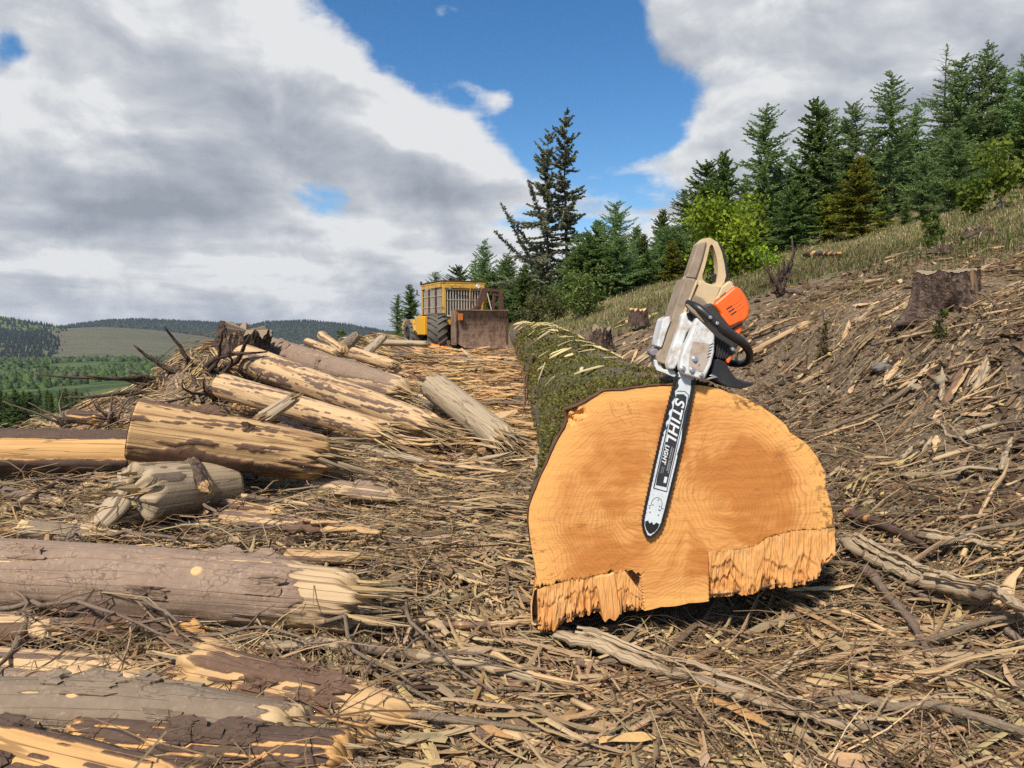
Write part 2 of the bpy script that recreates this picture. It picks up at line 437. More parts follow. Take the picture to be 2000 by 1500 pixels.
def lane_yaw(x, y, n):
    """the machine has combed the lane across; elsewhere it lies every way"""
    lane = sstep(x, -3.5, -2.0) * (1 - sstep(x, 0.0, 0.6)) * sstep(y, 2.5, 4.0)
    flow = -0.22 + 0.5 * (fbm(x * 0.7, y * 0.7, 2, seed=4) - 0.5)
    fg = sstep(-y, -2.9, -2.0) * 0.6
    flow = np.where(y < 2.9, -0.45 + 1.5 * (fbm(x * 1.1, y * 1.1, 2, seed=5) - 0.5), flow)
    sig = np.where(lane > 0.5, 0.20, np.where(y < 2.9, 0.55, 0.9))
    wild = rng.random(n) < np.where(lane > 0.5, 0.18, 0.35)
    return np.where(wild, rng.uniform(-math.pi / 2, math.pi / 2, n), flow + sig * rng.standard_normal(n))
def splinters(name, label_kind, n, r0, r1, power, lmin, lmax, wmin, wmax, weights, liftmax, tiltsd, S=3, sides=3, flat=0.45, bundle=False):
    x, y, r = in_frame_polar(n, r0, r1, power)
    bare = sstep(x, 0.9, 1.3) * sstep(0.52 - fbm(x * 0.9, y * 0.9, 3, seed=77), 0.0, 0.10) * (y > 2.4) * 0.65
    k = keep_brash(x, y) & (rng.random(n) > bare); x, y, r = x[k], y[k], r[k]; n = len(x)
    yaw = lane_yaw(x, y, n); gid = np.arange(n)
    if bundle:                      # most of it lies in torn bundles, fibres side by side
        nb = max(1, int(n / 14)); gid = rng.integers(0, nb, n); lead = gid; free = rng.random(n) < 0.30
        dxy = rng.standard_normal((n, 2)) * (0.035 * np.maximum(1, r[lead] / 4) ** .6)[:, None]; al_ = rng.standard_normal(n) * 0.05
        x = np.where(free, x, x[lead] + dxy[:, 0] + np.cos(yaw[lead]) * al_); y = np.where(free, y, y[lead] + dxy[:, 1] + np.sin(yaw[lead]) * al_)
        yaw = np.where(free, yaw, yaw[lead] + rng.normal(0, .13, n)); r = np.hypot(x, y); gid = np.where(free, np.arange(n), lead)
    sc = np.maximum(1.0, (r / 4.0)) ** 0.62
    L = np.exp(rng.uniform(math.log(lmin), math.log(lmax), n)) * sc
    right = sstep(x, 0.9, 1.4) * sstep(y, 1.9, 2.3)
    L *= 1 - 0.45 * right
    W = np.exp(rng.uniform(math.log(wmin), math.log(wmax), n)) * sc * 0.5
    lift = rng.random(n) ** 2 * liftmax * sc + W * 0.3
    Pt = lay(x, y, yaw, L, S, lift, rng.standard_normal(n) * tiltsd, rng.standard_normal(n) * 0.12)
    prof = np.array([0.45, 1.0, 0.3]) if S == 3 else np.interp(np.linspace(0, 1, S), [0, .08, .7, 1], [.7, 1, .85, .45])
    Rd = W[:, None] * prof[None, :] * (1 + 0.25 * rng.standard_normal((n, S)))
    C = pick(n, weights); C = C * .45 + C[gid] * .55
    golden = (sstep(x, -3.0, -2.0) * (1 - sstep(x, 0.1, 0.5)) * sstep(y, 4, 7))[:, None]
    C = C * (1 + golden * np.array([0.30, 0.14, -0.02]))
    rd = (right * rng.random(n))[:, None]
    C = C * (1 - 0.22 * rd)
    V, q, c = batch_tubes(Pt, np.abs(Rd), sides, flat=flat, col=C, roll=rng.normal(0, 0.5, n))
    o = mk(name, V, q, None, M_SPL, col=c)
    tag(o, kind="stuff")
    return o
splinters("wood_splinters", None, 58000, 1.15, 24, 1.75, 0.04, 0.17, 0.005, 0.017, [6, 6, 4, 3, 3, 1, 1.4, 1], 0.05, 0.12, bundle=True)
splinters("wood_slivers", None, 40000, 1.15, 20, 1.9, 0.02, 0.07, 0.003, 0.008, [6, 6, 5, 3, 4, .8, 1, 2], 0.05, 0.33)
splinters("flat_fibre_strips", None, 9000, 1.15, 18, 1.75, 0.08, 0.30, 0.008, 0.026, [6, 5, 3, 4, 1, 2.2, 1.2, 0.3], 0.07, 0.08, bundle=True, S=5, sides=4, flat=0.25)
_kb = keep_brash
keep_brash = lambda x, y: _kb(x, y) & (x > -4.6) & (x < 0.6)
splinters("track_fibre_mat", None, 26000, 5.0, 21, 1.25, 0.07, 0.22, 0.009, 0.022, [6, 4, 2, 5, 1, 3, 2, .3], 0.05, 0.06, bundle=True, flat=0.3)
keep_brash = _kb
def twigs(name, n, zone, r0, r1, power, lmin, lmax, w, weights, liftmax, a0, a1):
    x, y, r = in_frame_polar(n, r0, r1, power, a0, a1)
    k = keep_brash(x, y) & zone(x, y); x, y, r = x[k], y[k], r[k]; n = len(x); S = 6
    sc = np.maximum(1.0, r / 4.0) ** 0.5
    L = rng.uniform(lmin, lmax, n) * sc
    Pt = lay(x, y, rng.uniform(-math.pi, math.pi, n), L, S, rng.random(n) ** 1.6 * liftmax + 0.004, rng.standard_normal(n) * 0.16, rng.standard_normal(n) * 0.45)
    Pt += np.cumsum(rng.standard_normal((n, S, 3)) * L[:, None, None] * np.array([0.018, 0.018, 0.026]), 1)
    arch = np.sin(np.linspace(0, math.pi, S))[None, :] * (rng.random(n) ** 2 * 0.16 * L)[:, None]
    Pt[..., 2] += arch
    Rd = (rng.uniform(0.6, 1.5, n) * w * sc)[:, None] * np.linspace(1.0, 0.35, S)[None, :]
    C = pick(n, weights)
    V, q, c = batch_tubes(Pt, Rd, 3, 1.0, C)
    tag(mk(name, V, q, None, M_SPL, col=c), kind="stuff")
twigs("brash_twigs", 3600, lambda x, y: (x < -0.3), 1.2, 9, 1.5, 0.12, 0.5, 0.0026, [4, 5, 5, 1, 4, 0, 1, 1], 0.10, -40, 3)
twigs("fine_twigs", 3600, lambda x, y: (x > 0.3), 1.2, 9, 1.5, 0.10, 0.42, 0.0022, [3, 5, 7, 1, 6, 0, 1, 3], 0.07, 8, 40)
def chips():
    n = 20000
    x, y, r = in_frame_polar(n, 1.2, 16, 1.6)
    k = keep_brash(x, y) & ((x > 0.7) | (rng.random(n) < 0.35)); x, y, r = x[k], y[k], r[k]; n = len(x)
    sc = np.maximum(1, r / 4.0) ** 0.6
    L = np.exp(rng.uniform(math.log(.012), math.log(.05), n)) * sc; W = L * rng.uniform(.3, .75, n)
    yaw = rng.uniform(0, 6.28, n); tl = rng.standard_normal(n) * .35; tr = rng.standard_normal(n) * .35
    ca, sa = np.cos(yaw), np.sin(yaw)
    corners = np.array([(-.5, -.3), (.1, -.5), (.5, .1), (-.15, .5)])
    cu = corners[None, :, 0] * L[:, None] * (1 + .3 * rng.standard_normal((n, 4))); cv = corners[None, :, 1] * W[:, None] * (1 + .3 * rng.standard_normal((n, 4)))
    X = x[:, None] + cu * ca[:, None] - cv * sa[:, None]; Y = y[:, None] + cu * sa[:, None] + cv * ca[:, None]
    Z = G(x, y)[:, None] + .006 + (rng.random(n) ** 2 * .03)[:, None] + np.tan(tl)[:, None] * cu + np.tan(tr)[:, None] * cv
    th = .003 * sc
    top = np.stack([X, Y, Z + th[:, None]], -1); bot = np.stack([X, Y, Z - th[:, None]], -1)
    V = np.concatenate([top, bot], 1).reshape(-1, 3)
    f = np.array([(0, 1, 2, 3), (7, 6, 5, 4), (0, 4, 5, 1), (1, 5, 6, 2), (2, 6, 7, 3), (3, 7, 4, 0)])
    q = (np.arange(n)[:, None, None] * 8 + f[None]).reshape(-1, 4)
    C = np.repeat(pick(n, [5, 5, 5, 3, 6, 2, 3, 3])[:, None, :], 8, 1).reshape(-1, 3)
    tag(mk("wood_chips", V, q, None, M_SPL, col=C), kind="stuff")
chips()

def clods():
    n = 9000
    x, y, r = in_frame_polar(n, 1.6, 14, 1.4, 8, 41)
    k = (bank_s(x, y) > -0.1) & (grassy(x, y) < .6) & trunk_clear(x, y) & (fbm(x * 1.3, y * 1.3, 3, seed=78) > .42); x, y, r = x[k], y[k], r[k]; n = len(x)
    s = np.exp(rng.uniform(math.log(.006), math.log(.035), n)) * np.maximum(1, r / 4) ** .5
    o = np.array([(1, 0, 0), (-1, 0, 0), (0, 1, 0), (0, -1, 0), (0, 0, .8), (0, 0, -.8)]) 
    V = np.stack([x, y, G(x, y) + s * .3], -1)[:, None] + o[None] * s[:, None, None] * rng.uniform(.6, 1.4, (n, 6, 3)) + rng.standard_normal((n, 6, 3)) * s[:, None, None] * .2
    f = np.array([(0, 2, 4), (2, 1, 4), (1, 3, 4), (3, 0, 4), (2, 0, 5), (1, 2, 5), (3, 1, 5), (0, 3, 5)])
    C = np.array([[.085, .055, .033]]) * rng.uniform(.5, 2.0, (n, 1)) * (1 + .08 * rng.standard_normal((n, 3)))
    tag(mk("soil_clods", V.reshape(-1, 3), None, (np.arange(n)[:, None, None] * 6 + f[None]).reshape(-1, 3), M_SPL, col=np.repeat(np.abs(C)[:, None], 6, 1).reshape(-1, 3)), kind="stuff")
clods()
# ------------------------------------------------------------------ the big felled trunk
FACE_D = 2.2
TRK = empty("felled_trunk", (0.5, FACE_D, float(G(0.5, FACE_D))))
TLOC = np.array(TRK.location)
tag(TRK, "huge moss-covered felled trunk with orange cut face, chainsaw resting on it", "felled trunk")
_o = [(285,285),(300,330),(290,370),(240,450),(190,560),(130,690),(90,790),(85,850),(95,960),(125,1080),(135,1150),(118,1260),(105,1310),(110,1430),(165,1445),(195,1400),(300,1380),(400,1345),(470,1330),(500,1370),(520,1345),(555,1360),(575,1330),(650,1320),(800,1295),(950,1275),(1080,1260),(1240,1240),(1420,1205),(1560,1195),(1650,1150),(1700,1080),(1735,1040),(1740,880),(1725,780),(1700,690),(1700,620),(1650,520),(1600,460),(1510,400),(1490,360),(1400,290),(1300,230),(1180,180),(1050,150),(850,150),(700,160),(600,175),(500,180),(400,240),(330,270)]
OUT = np.array([(1000 + a * 0.36667, 700 + b * 0.36667) for a, b in _o])
FC = np.array([1335.0, 985.0])
_a = np.arctan2(OUT[:, 1] - FC[1], OUT[:, 0] - FC[0]); _r = np.hypot(OUT[:, 0] - FC[0], OUT[:, 1] - FC[1])
_k = np.argsort(_a); _a, _r = _a[_k], _r[_k]
def r_face(phi):                                   # radius of the butt outline, photograph pixels
    return np.interp(phi, np.concatenate([_a - 2 * math.pi, _a, _a + 2 * math.pi]), np.tile(_r, 3))
def face_pt(px, py, back=0.0):                     # the butt face leans back a little at the top
    p = np.empty(np.shape(px) + (3,))
    a = (np.asarray(px, float) - 1000) / FPX; b = -(np.asarray(py, float) - 750) / FPX
    ry = CR + b * SR; rz = b * CR - SR
    y = FACE_D + 0.05 * (985 - np.asarray(py, float)) / 240 + back
    p[..., 0] = a * (FACE_D / CR); p[..., 1] = y; p[..., 2] = EYE + rz / ry * FACE_D
    return p
def mat_trunk_bark():
    m, k = new_mat("mossy_bark")
    co = k.n('ShaderNodeNewGeometry').outputs['Position']
    nz = k.n('ShaderNodeSeparateXYZ', {0: k.n('ShaderNodeNewGeometry').outputs['True Normal']})
    n1 = k.noise(k.vm('MULTIPLY', co, (1, 0.45, 1)), 14, 7, 0.65); n2 = k.noise(co, 55, 4, 0.6); n3 = k.noise(co, 2.2, 4, 0.6)
    bark = k.mix(n1, (0.06, 0.042, 0.028), (0.25, 0.20, 0.14))
    moss = k.mix(k.step(k.noise(k.vm('MULTIPLY', co, (1, 0.6, 1)), 48, 5, 0.7), 0.38, 0.66), (0.028, 0.026, 0.010), (0.19, 0.185, 0.05))
    mm = attr(k, "moss", 'Fac')
    f = k.step(k.m('ADD', mm, k.m('MULTIPLY', k.m('SUBTRACT', n1, 0.5), 0.9)), 0.35, 0.65)
    c = k.mix(f, bark, moss)
    c = k.mix(k.m('MULTIPLY', k.step(k.noise(co, 24, 5, 0.7), 0.5, 0.7), 0.6), c, (0.05, 0.04, 0.022))
    finish(k, c, 0.92, k.m('ADD', n1, k.m('MULTIPLY', n2, 0.5)), 1.0, 0.03, spec=0.2)
    return m
AX_Y = [2.2, 3.2, 8.5, 17.2]
def trunk_axis(y):
    c0 = face_pt(FC[0], FC[1])
    return np.stack([np.interp(y, AX_Y, [c0[0], 0.50, 0.43, 0.24]), y, np.interp(y, AX_Y, [c0[2], EYE - 0.55, EYE - 0.31, EYE - 0.17])], -1)
def trunk_radius(phi, y):
    w = np.exp(-((y - FACE_D) / 0.42) ** 1.3)
    rl = np.interp(y, [2.2, 3.2, 5, 8.5, 17.2], [0.40, 0.365, 0.345, 0.325, 0.29])
    rf = r_face(phi) * FACE_D / FPX
    rip = 0.025 * (fbm(np.cos(phi) * 1.6 + y * 0.5, np.sin(phi) * 1.6 - y * 0.2, 3, seed=21) - 0.5) * 2
    return w * rf + (1 - w) * (rl + rip)
def build_trunk():
    K = 200
    ys = np.concatenate([FACE_D + np.linspace(0, 1, 60) ** 1.3 * 1.2, np.geomspace(3.45, 17.2, 120)])
    phi = np.linspace(-math.pi, math.pi, K, endpoint=False)
    Y, PH = np.meshgrid(ys, phi, indexing='ij')
    Rr = trunk_radius(PH, Y)
    arc = PH * 6.0
    fl = (fbm(np.cos(PH) * 5 + Y * 2.2, np.sin(PH) * 5 + Y * 1.0, 4, seed=22) - 0.5)
    fine = (fbm(np.cos(PH) * 22 + Y * 10, np.sin(PH) * 22 - Y * 6, 3, seed=23) - 0.5)
    near0 = sstep(Y, FACE_D, FACE_D + 0.12)
    Rr = Rr + (0.035 * fl + 0.022 * fine) * near0
    ax = trunk_axis(ys)
    V = np.empty(Y.shape + (3,))
    V[..., 0] = ax[:, None, 0] + Rr * np.cos(PH); V[..., 2] = ax[:, None, 2] - Rr * np.sin(PH)
    lean = 0.05 * (-Rr * 0 + (V[..., 2] - ax[0, 2]) / (240 / FPX * FACE_D)) * np.exp(-(Y - FACE_D) / 0.3)
    V[..., 1] = Y + lean + 0.012
    S = len(ys); idx = np.arange(S * K).reshape(S, K)
    a, b = idx[:-1], idx[1:]
    q = np.stack([a, np.roll(a, -1, 1), np.roll(b, -1, 1), b], -1).reshape(-1, 4)
    # moss: thick on the crown of the trunk and its left flank
    up = -np.sin(PH); left = -np.cos(PH)
    moss = np.clip(0.75 * up + 0.55 * left + 0.25, 0, 1.1) * sstep(Y, 2.2, 2.36)
    moss *= 1 - 0.75 * sstep(Y, 6, 11)
    moss *= 0.45 + 1.1 * sstep(fbm(np.cos(PH) * 3 + Y * 1.4, np.sin(PH) * 3 - Y, 3, seed=27), .35, .62)
    moss *= 1 - 0.75 * sstep(-left, -0.3, 0.35) * (1 - sstep(Y, 3.2, 4.2))
    moss = np.maximum(moss, 0.16)
    Vf = V.reshape(-1, 3)
    end = np.append(Vf, [ax[-1]], 0); e = len(end) - 1
    t = [(e, idx[-1, i], idx[-1, (i + 1) % K]) for i in range(K)]
    mkw("bark", end, TRK, TLOC, quads=q, tris=t, mat=mat_trunk_bark(), fat={"moss": np.append(moss.ravel(), 0)}, smooth=True)
    # tufts of moss and lichen
    n = 70000
    yy = FACE_D + 0.10 + (rng.random(n) ** 1.7) * 9.5; ph = -math.pi / 2 + rng.normal(-0.55, 0.85, n)
    ph = (ph + math.pi) % (2 * math.pi) - math.pi
    clump = fbm(np.cos(ph) * 5 + yy * 3, np.sin(ph) * 5 - yy * 2, 3, seed=24)
    pt_ = fbm(np.cos(ph) * 3 + yy * 1.4, np.sin(ph) * 3 - yy, 3, seed=27)
    keep = (clump > 0.40 + 0.07 * rng.standard_normal(n)) & (pt_ > .36 + .06 * rng.standard_normal(n)) & (rng.random(n) < 1.15 - yy / 13) & ~((np.cos(ph) > 0.1) & (yy < 3.4) & (rng.random(n) < 0.45))
    yy, ph, clump = yy[keep], ph[keep], clump[keep]; n = len(yy)
    a0 = trunk_axis(yy); rr = trunk_radius(ph, yy) + (0.035 * (fbm(np.cos(ph) * 5 + yy * 2.2, np.sin(ph) * 5 + yy, 4, seed=22) - 0.5)) - 0.004
    nrm = np.stack([np.cos(ph), np.zeros(n), -np.sin(ph)], -1)
    base = a0 + nrm * rr[:, None]
    sc = np.maximum(1, yy / 3.5) ** 0.7
    L = rng.uniform(0.006, 0.020, n) * sc
    d = norm(nrm * 0.7 + rng.standard_normal((n, 3)) * 0.55 + np.array([0, -0.25, -0.15]))
    s = norm(np.cross(d, rng.standard_normal((n, 3)))) * (L * 0.28)[:, None]
    V = np.stack([base - s, base + s, base + d * L[:, None] * 0.6 + s * 1.1, base + d * L[:, None]], 1).reshape(-1, 3)
    q = np.arange(n * 4).reshape(-1, 4)
    tone = np.clip(0.35 + 1.1 * (clump - 0.4) + 0.3 * rng.standard_normal(n), 0, 1)[:, None]
    C = (1 - tone) * np.array([0.065, 0.055, 0.018]) + tone * np.array([0.30, 0.29, 0.085])
    br_ = rng.random(n)[:, None] < .22; C = np.where(br_, np.array([.13, .085, .045]) * rng.uniform(.5, 1.4, (n, 1)), C)
    m, k = new_mat("moss")
    dif = k.n('ShaderNodeBsdfDiffuse', {0: attr(k, "tint")}); tr = k.n('ShaderNodeBsdfTranslucent', {0: attr(k, "tint")})
    k.n('ShaderNodeOutputMaterial', {0: k.n('ShaderNodeMixShader', {0: 0.3, 1: dif.outputs[0], 2: tr.outputs[0]}).outputs[0]})
    o = mkw("moss", V, TRK, TLOC, quads=q, mat=m, col=np.repeat(C, 4, 0)); o["kind"] = "stuff"
    # end-grain face, torn along the hinge at the bottom
    NP, NR = 420, 190
    phi = np.linspace(-math.pi, math.pi, NP, endpoint=False); rho = np.linspace(0, 1, NR) ** 0.8
    PH, RO = np.meshgrid(phi, rho, indexing='ij')
    rf = r_face(PH) - 1.5 + 2.5 * sstep(np.sin(PH), 0.2, 0.4)
    X = FC[0] + RO * rf * np.cos(PH); Yp = FC[1] + RO * rf * np.sin(PH)
    back = np.zeros_like(X)
    fib = fbm(X / 3.2, Yp / 26, 3, seed=31); fib2 = fbm(X / 9, Yp / 40, 3, seed=32); rnd = fbm(X / 8, Yp / 8, 3, seed=33)
    yl = np.interp(X, [1040, 1048, 1085, 1121, 1158, 1190, 1220, 1253, 1270], [1150, 1145, 1136, 1127, 1122, 1116, 1107, 1118, 1300]) + 10 * (fib - 0.5) * 2
    inL = sstep(Yp - yl, 0, 3)
    back += inL * (0.060 + 0.012 * (fib - 0.5) + 0.010 * (rnd - .5))
    yd = np.interp(X, [1335, 1348, 1389, 1440, 1488, 1502, 1550, 1638], [1300, 1060, 1074, 1072, 1060, 1050, 1038, 1031]) + 8 * (fib2 - .5)
    inR = sstep(Yp - yd, 0, 4) * sstep(X, 1388, 1396); inD = inR
    back += inR * (0.060 + 0.010 * (fib - 0.5) + 0.012 * (rnd - 0.5) + 0.0004 * np.clip(Yp - yd, 0, 60))
    plank = 0.0 * sstep(X + 30 * (fib2 - .5), 1318, 1352) * sstep(-X, -1398, -1380) * sstep(Yp - (1058 + 26 * (fib2 - .5)), 0, 22)
    # chipped top-left corner
    chip = sstep(-(np.hypot((X - 1118) / 1.6, (Yp - 812))), -20, -15) * sstep(rnd, .4, .55)
    back += chip * 0.02
    back += 0.0003 * np.sin(Yp / 3.1 + X / 60 + 3 * fib2) * (1 - inL) * (1 - inR) + 0.004 * (fbm(X / 60, Yp / 60, 3, seed=35) - .5)
    V = face_pt(X, Yp, 0.0) ; V[..., 1] += back
    idx = np.arange(NP * NR).reshape(NP, NR); b = np.roll(idx, -1, 0)
    q = np.stack([idx[:, :-1], b[:, :-1], b[:, 1:], idx[:, 1:]], -1).reshape(-1, 4)
    blob = lambda x, y, sx, sy: np.exp(-((X - x) / sx) ** 2 - ((Yp - y) / sy) ** 2)
    ang_ = np.arctan2(Yp - 1000, X - 1340)
    rn = fbm(np.cos(ang_) * 2.2, np.sin(ang_) * 2.2, 4, .6, seed=38)
    heart = 1 - sstep(RO + .22 * (rn - .5) * 2 + .06 * (fbm(X / 22, Yp / 22, 3, seed=39) - .5), .70, .84)
    fan = .5 * fbm(np.cos(ang_) * 2.6 + RO * 1.5, np.sin(ang_) * 2.6, 4, .6, seed=36) + .5 * fbm(X / 75, Yp / 55, 4, .6, seed=34)
    st = heart * (.30 + .75 * sstep(fan, .40, .66)) * (.45 + .55 * sstep(np.abs(RO - .55), .5, .1)) + .25 * blob(1195, 880, 70, 60) + .25 * blob(1510, 890, 90, 60) - .35 * blob(1290, 1000, 80, 60)
    st = np.clip(st, 0, 1)
    edge = RO * rf
    rim = sstep(RO, 0.80, 0.97)
    torn = np.clip(inL + inR + inD * 0.7, 0, 1)
    mold = (blob(1470, 790, 40, 14) + blob(1625, 930, 22, 90) + blob(1640, 1000, 18, 40)) * sstep(fbm(X / 6, Yp / 6, 3, seed=37), 0.48, 0.62)
    lc = np.stack([(X - FC[0]) / 1000, (Yp - FC[1]) / 1000, 0 * X], -1).reshape(-1, 3)
    m, k = new_mat("fresh_end_grain")
    p = attr(k, "lc", 'Vector')
    wv = k.noise(p, 9, 3, 0.5, out=1)
    pw = k.vm('ADD', p, k.vm('SCALE', k.vm('SUBTRACT', wv, (0.5, 0.5, 0.5)), sc=0.075))
    dl = k.vm('DISTANCE', pw, (-0.085, 0.028, 0)); dr = k.vm('DISTANCE', pw, (0.085, -0.002, 0))
    dist = k.m('SMOOTH_MIN', dl, dr, 0.03)
    jit = k.noise(p, 30, 3, 0.5)
    ph_ = k.m('ADD', k.m('MULTIPLY', dist, 125.0), k.m('MULTIPLY', jit, 0.9))
    ring = k.m('FRACT', ph_)
    band = k.noise(k.n('ShaderNodeCombineXYZ', {0: k.m('MULTIPLY', dist, 60.0), 1: 0.0, 2: 0.0}).outputs[0], 1.0, 2, 0.6)
    line = k.m('MULTIPLY', k.step(ring, 0.45, 0.95), k.lin(band, 0.35, 0.65, 0.25, 0.85))
    big = k.noise(p, 5.5, 4, 0.6)
    c = k.mix(big, (0.62, 0.275, 0.072), (0.71, 0.37, 0.125))
    c = k.mix(k.m('MULTIPLY', line, k.lin(k.noise(p, 7, 3, 0.6), 0.35, 0.65, 0.45, 1.0)), c, (0.38, 0.15, 0.04))
    sn_ = k.m('ADD', attr(k, "stain", 'Fac'), k.m('MULTIPLY', k.m('SUBTRACT', k.noise(p, 26, 5, 0.65), 0.5), 0.5))
    c = k.mix(k.m('MULTIPLY', k.step(sn_, 0.05, 1.0), 0.78), c, (0.42, 0.145, 0.028))
    sw = k.noise(k.vm('MULTIPLY', pw, (5, 170, 1)), 1.0, 4, 0.6)
    c = k.mix(k.m('MULTIPLY', k.step(sw, 0.52, 0.7), 0.22), c, (0.40, 0.17, 0.05))
    c = k.mix(k.m('MULTIPLY', attr(k, "rim", 'Fac'), 0.55), c, (0.82, 0.44, 0.13))
    fibn = k.noise(k.vm('MULTIPLY', p, (220, 16, 1)), 1.0, 4, 0.6)
    tc = k.mix(fibn, (0.50, 0.21, 0.06), (0.83, 0.52, 0.25))
    c = k.mix(attr(k, "torn", 'Fac'), c, tc)
    pc = k.mix(line, (0.62, 0.42, 0.21), (0.36, 0.21, 0.09))
    c = k.mix(k.m('MULTIPLY', k.m('MULTIPLY', attr(k, "plank", 'Fac'), k.lin(k.noise(p, 14, 4, 0.7), 0.3, 0.6, 0.25, 1.0)), 0.75), c, pc)
    c = k.mix(k.m('MULTIPLY', attr(k, "mold", 'Fac'), 0.85), c, (0.05, 0.03, 0.018))
    # radial drying cracks
    sp = k.n('ShaderNodeSeparateXYZ', {0: k.vm('SUBTRACT', pw, (-0.02, 0.03, 0))})
    angn = k.m('ARCTAN2', sp.outputs[0], sp.outputs[1])
    cr = k.noise(k.n('ShaderNodeCombineXYZ', {0: k.m('MULTIPLY', angn, 5.0), 1: k.m('MULTIPLY', dist, 1.5), 2: 3.0}).outputs[0], 3.0, 3, 0.6)
    crk = k.m('SUBTRACT', 1.0, k.step(k.m('ABSOLUTE', k.m('SUBTRACT', cr, 0.5)), 0.0, 0.012))
    c = k.mix(k.m('MULTIPLY', crk, k.m('MULTIPLY', k.step(big, 0.40, 0.6), 0.75)), c, (0.26, 0.10, 0.03))
    hb = k.m('ADD', k.m('MULTIPLY', line, -0.4), k.m('MULTIPLY', k.noise(k.vm('MULTIPLY', p, (30, 260, 1)), 1.0, 3, 0.6), 1.0))
    finish(k, c, 0.75, hb, 0.35, 0.003, spec=0.25)
    face = mkw("cut_face", V.reshape(-1, 3), TRK, TLOC, quads=q, mat=m, smooth=True,
        fat={"stain": st, "rim": rim, "torn": torn, "mold": np.clip(mold, 0, 1), "plank": plank}, vat={"lc": lc})
    tag(face, "orange cut face with torn hinge wood along its bottom edge")
    # bark rim round the face
    g = Geo()
    phi = np.linspace(-math.pi, math.pi, 320, endpoint=False)
    lf = 0.25 + 0.75 * sstep(-np.cos(phi), -0.1, 0.3)
    thick = lf * (0.5 + 7 * sstep(fbm(np.cos(phi) * 5, np.sin(phi) * 5, 4, 0.65, seed=41), 0.42, 0.75))
    low = sstep(np.sin(phi), 0.25, 0.5)
    r0 = r_face(phi) - 1.5 * lf + 2.5 * (fbm(np.cos(phi) * 14, np.sin(phi) * 14, 3, seed=42) - .5); r1 = r_face(phi) + thick * 0.35 * (1 - low) + 0.3
    rows = []
    for rr_, bk in ((r0, 0.006), (r0 + 2, -0.004), ((r0 + r1) / 2, 0.002 + 0.004 * np.sin(phi * 40)), (r1, -0.002), (r1 + 1, 0.03)):
        p = face_pt(FC[0] + rr_ * np.cos(phi), FC[1] + rr_ * np.sin(phi)); p[:, 1] += bk + 0.03 * low * (bk < 0.03); rows.append(p)
    V = np.stack(rows, 0); idx = np.arange(5 * 320).reshape(5, 320)
    a, b = idx[:-1], idx[1:]
    qr = np.stack([a, np.roll(a, -1, 1), np.roll(b, -1, 1), b], -1); qr = qr[:, (low < 0.5) & (lf > 0.45)].reshape(-1, 4)
    g.add(V.reshape(-1, 3) - TLOC, qr)
    g.build("bark_rim", plain("red_inner_bark", (0.10, 0.045, 0.022), 0.9, 0, 0.6, 60, 0.5), TRK, smooth=True)
    ph_ = np.linspace(0.15, math.pi - 0.1, 600); rr_ = r_face(ph_) + 1; ex_, ey_ = (FC[0] + rr_ * np.cos(ph_))[::-1], (FC[1] + rr_ * np.sin(ph_))[::-1]
    o_ = np.argsort(ex_); ex_, ey_ = ex_[o_], ey_[o_]
    def spikes(x, seed, sharp=1.0):          # ragged fibre tips: coarse tongues with finer barbs
        a = fbm(x / 34, x * 0 + seed, 2, .5, seed=seed); b_ = np.abs(((x / 17 + seed * .37 + 2.4 * fbm(x / 18, x * 0, 2, seed=seed + 3)) % 1) - .5) * 2; c_ = fbm(x / 3.0, x * 0 + 4, 3, .6, seed=seed + 1)
        return np.clip(.55 * a * 1.4 + .28 * b_ * sharp + .30 * c_, 0, 1.2)
    for (x0, x1, top, l1, l2, sd) in ((1043, 1262, ([1040, 1048, 1085, 1121, 1158, 1190, 1220, 1253, 1262], [1150, 1145, 1136, 1127, 1122, 1116, 1108, 1150, 1190]), (.02, .42), (.30, 1.0), 411),
                                      (1387, 1640, ([1387, 1440, 1488, 1502, 1550, 1640], [1074, 1071, 1060, 1050, 1038, 1031]), (.12, .75), (.45, 1.05), 421)):
        xs_ = np.arange(x0, x1, 1.0); tv = np.linspace(0, 1, 84)
        yt = np.interp(xs_, *top) - 2 + 3 * (fbm(xs_ / 5, xs_ * 0, 3, seed=sd) - .5); yb = np.interp(xs_, ex_, ey_)
        yb = yb + (spikes(xs_, sd + 9) - .6) * 5
        XX, TT = np.meshgrid(xs_, tv, indexing='ij'); lean_ = 10 * TT
        YY = yt[:, None] + (yb - yt)[:, None] * TT
        q1 = l1[0] + (l1[1] - l1[0]) * spikes(XX + lean_ * .4, sd); q2 = l2[0] + (l2[1] - l2[0]) * spikes(XX * 1.0 + 40, sd + 2); q3 = .55 + .6 * spikes(XX + 90, sd + 4)
        if sd == 421:
            yr_ = np.interp(XX, [1387, 1394, 1400, 1433, 1448, 1480, 1495, 1528, 1557, 1572, 1605, 1628, 1650], [1090, 1096, 1100, 1082, 1104, 1122, 1078, 1096, 1106, 1067, 1089, 1094, 1080])
            q1 = (yr_ - yt[:, None]) / (yb - yt)[:, None] + .16 * (spikes(XX, sd) - .6); q2 = q1 + .10 + .30 * spikes(XX + 40, sd + 2)
        st_ = lambda q_: sstep(TT - q_, 0, .10)
        f_ = fbm(XX / 2.2, YY / 30, 3, seed=sd + 5) - .5; g_ = fbm(XX / 7, YY / 34, 3, seed=sd + 6) - .5
        dep = .004 * np.sin(TT * 3.1) + .010 * st_(q1) * (.6 + 1.6 * g_) + .011 * st_(q2) * (.6 + 1.6 * g_) + .009 * st_(q3) + .006 * f_ + .012 * g_ * sstep(TT, 0, .15)
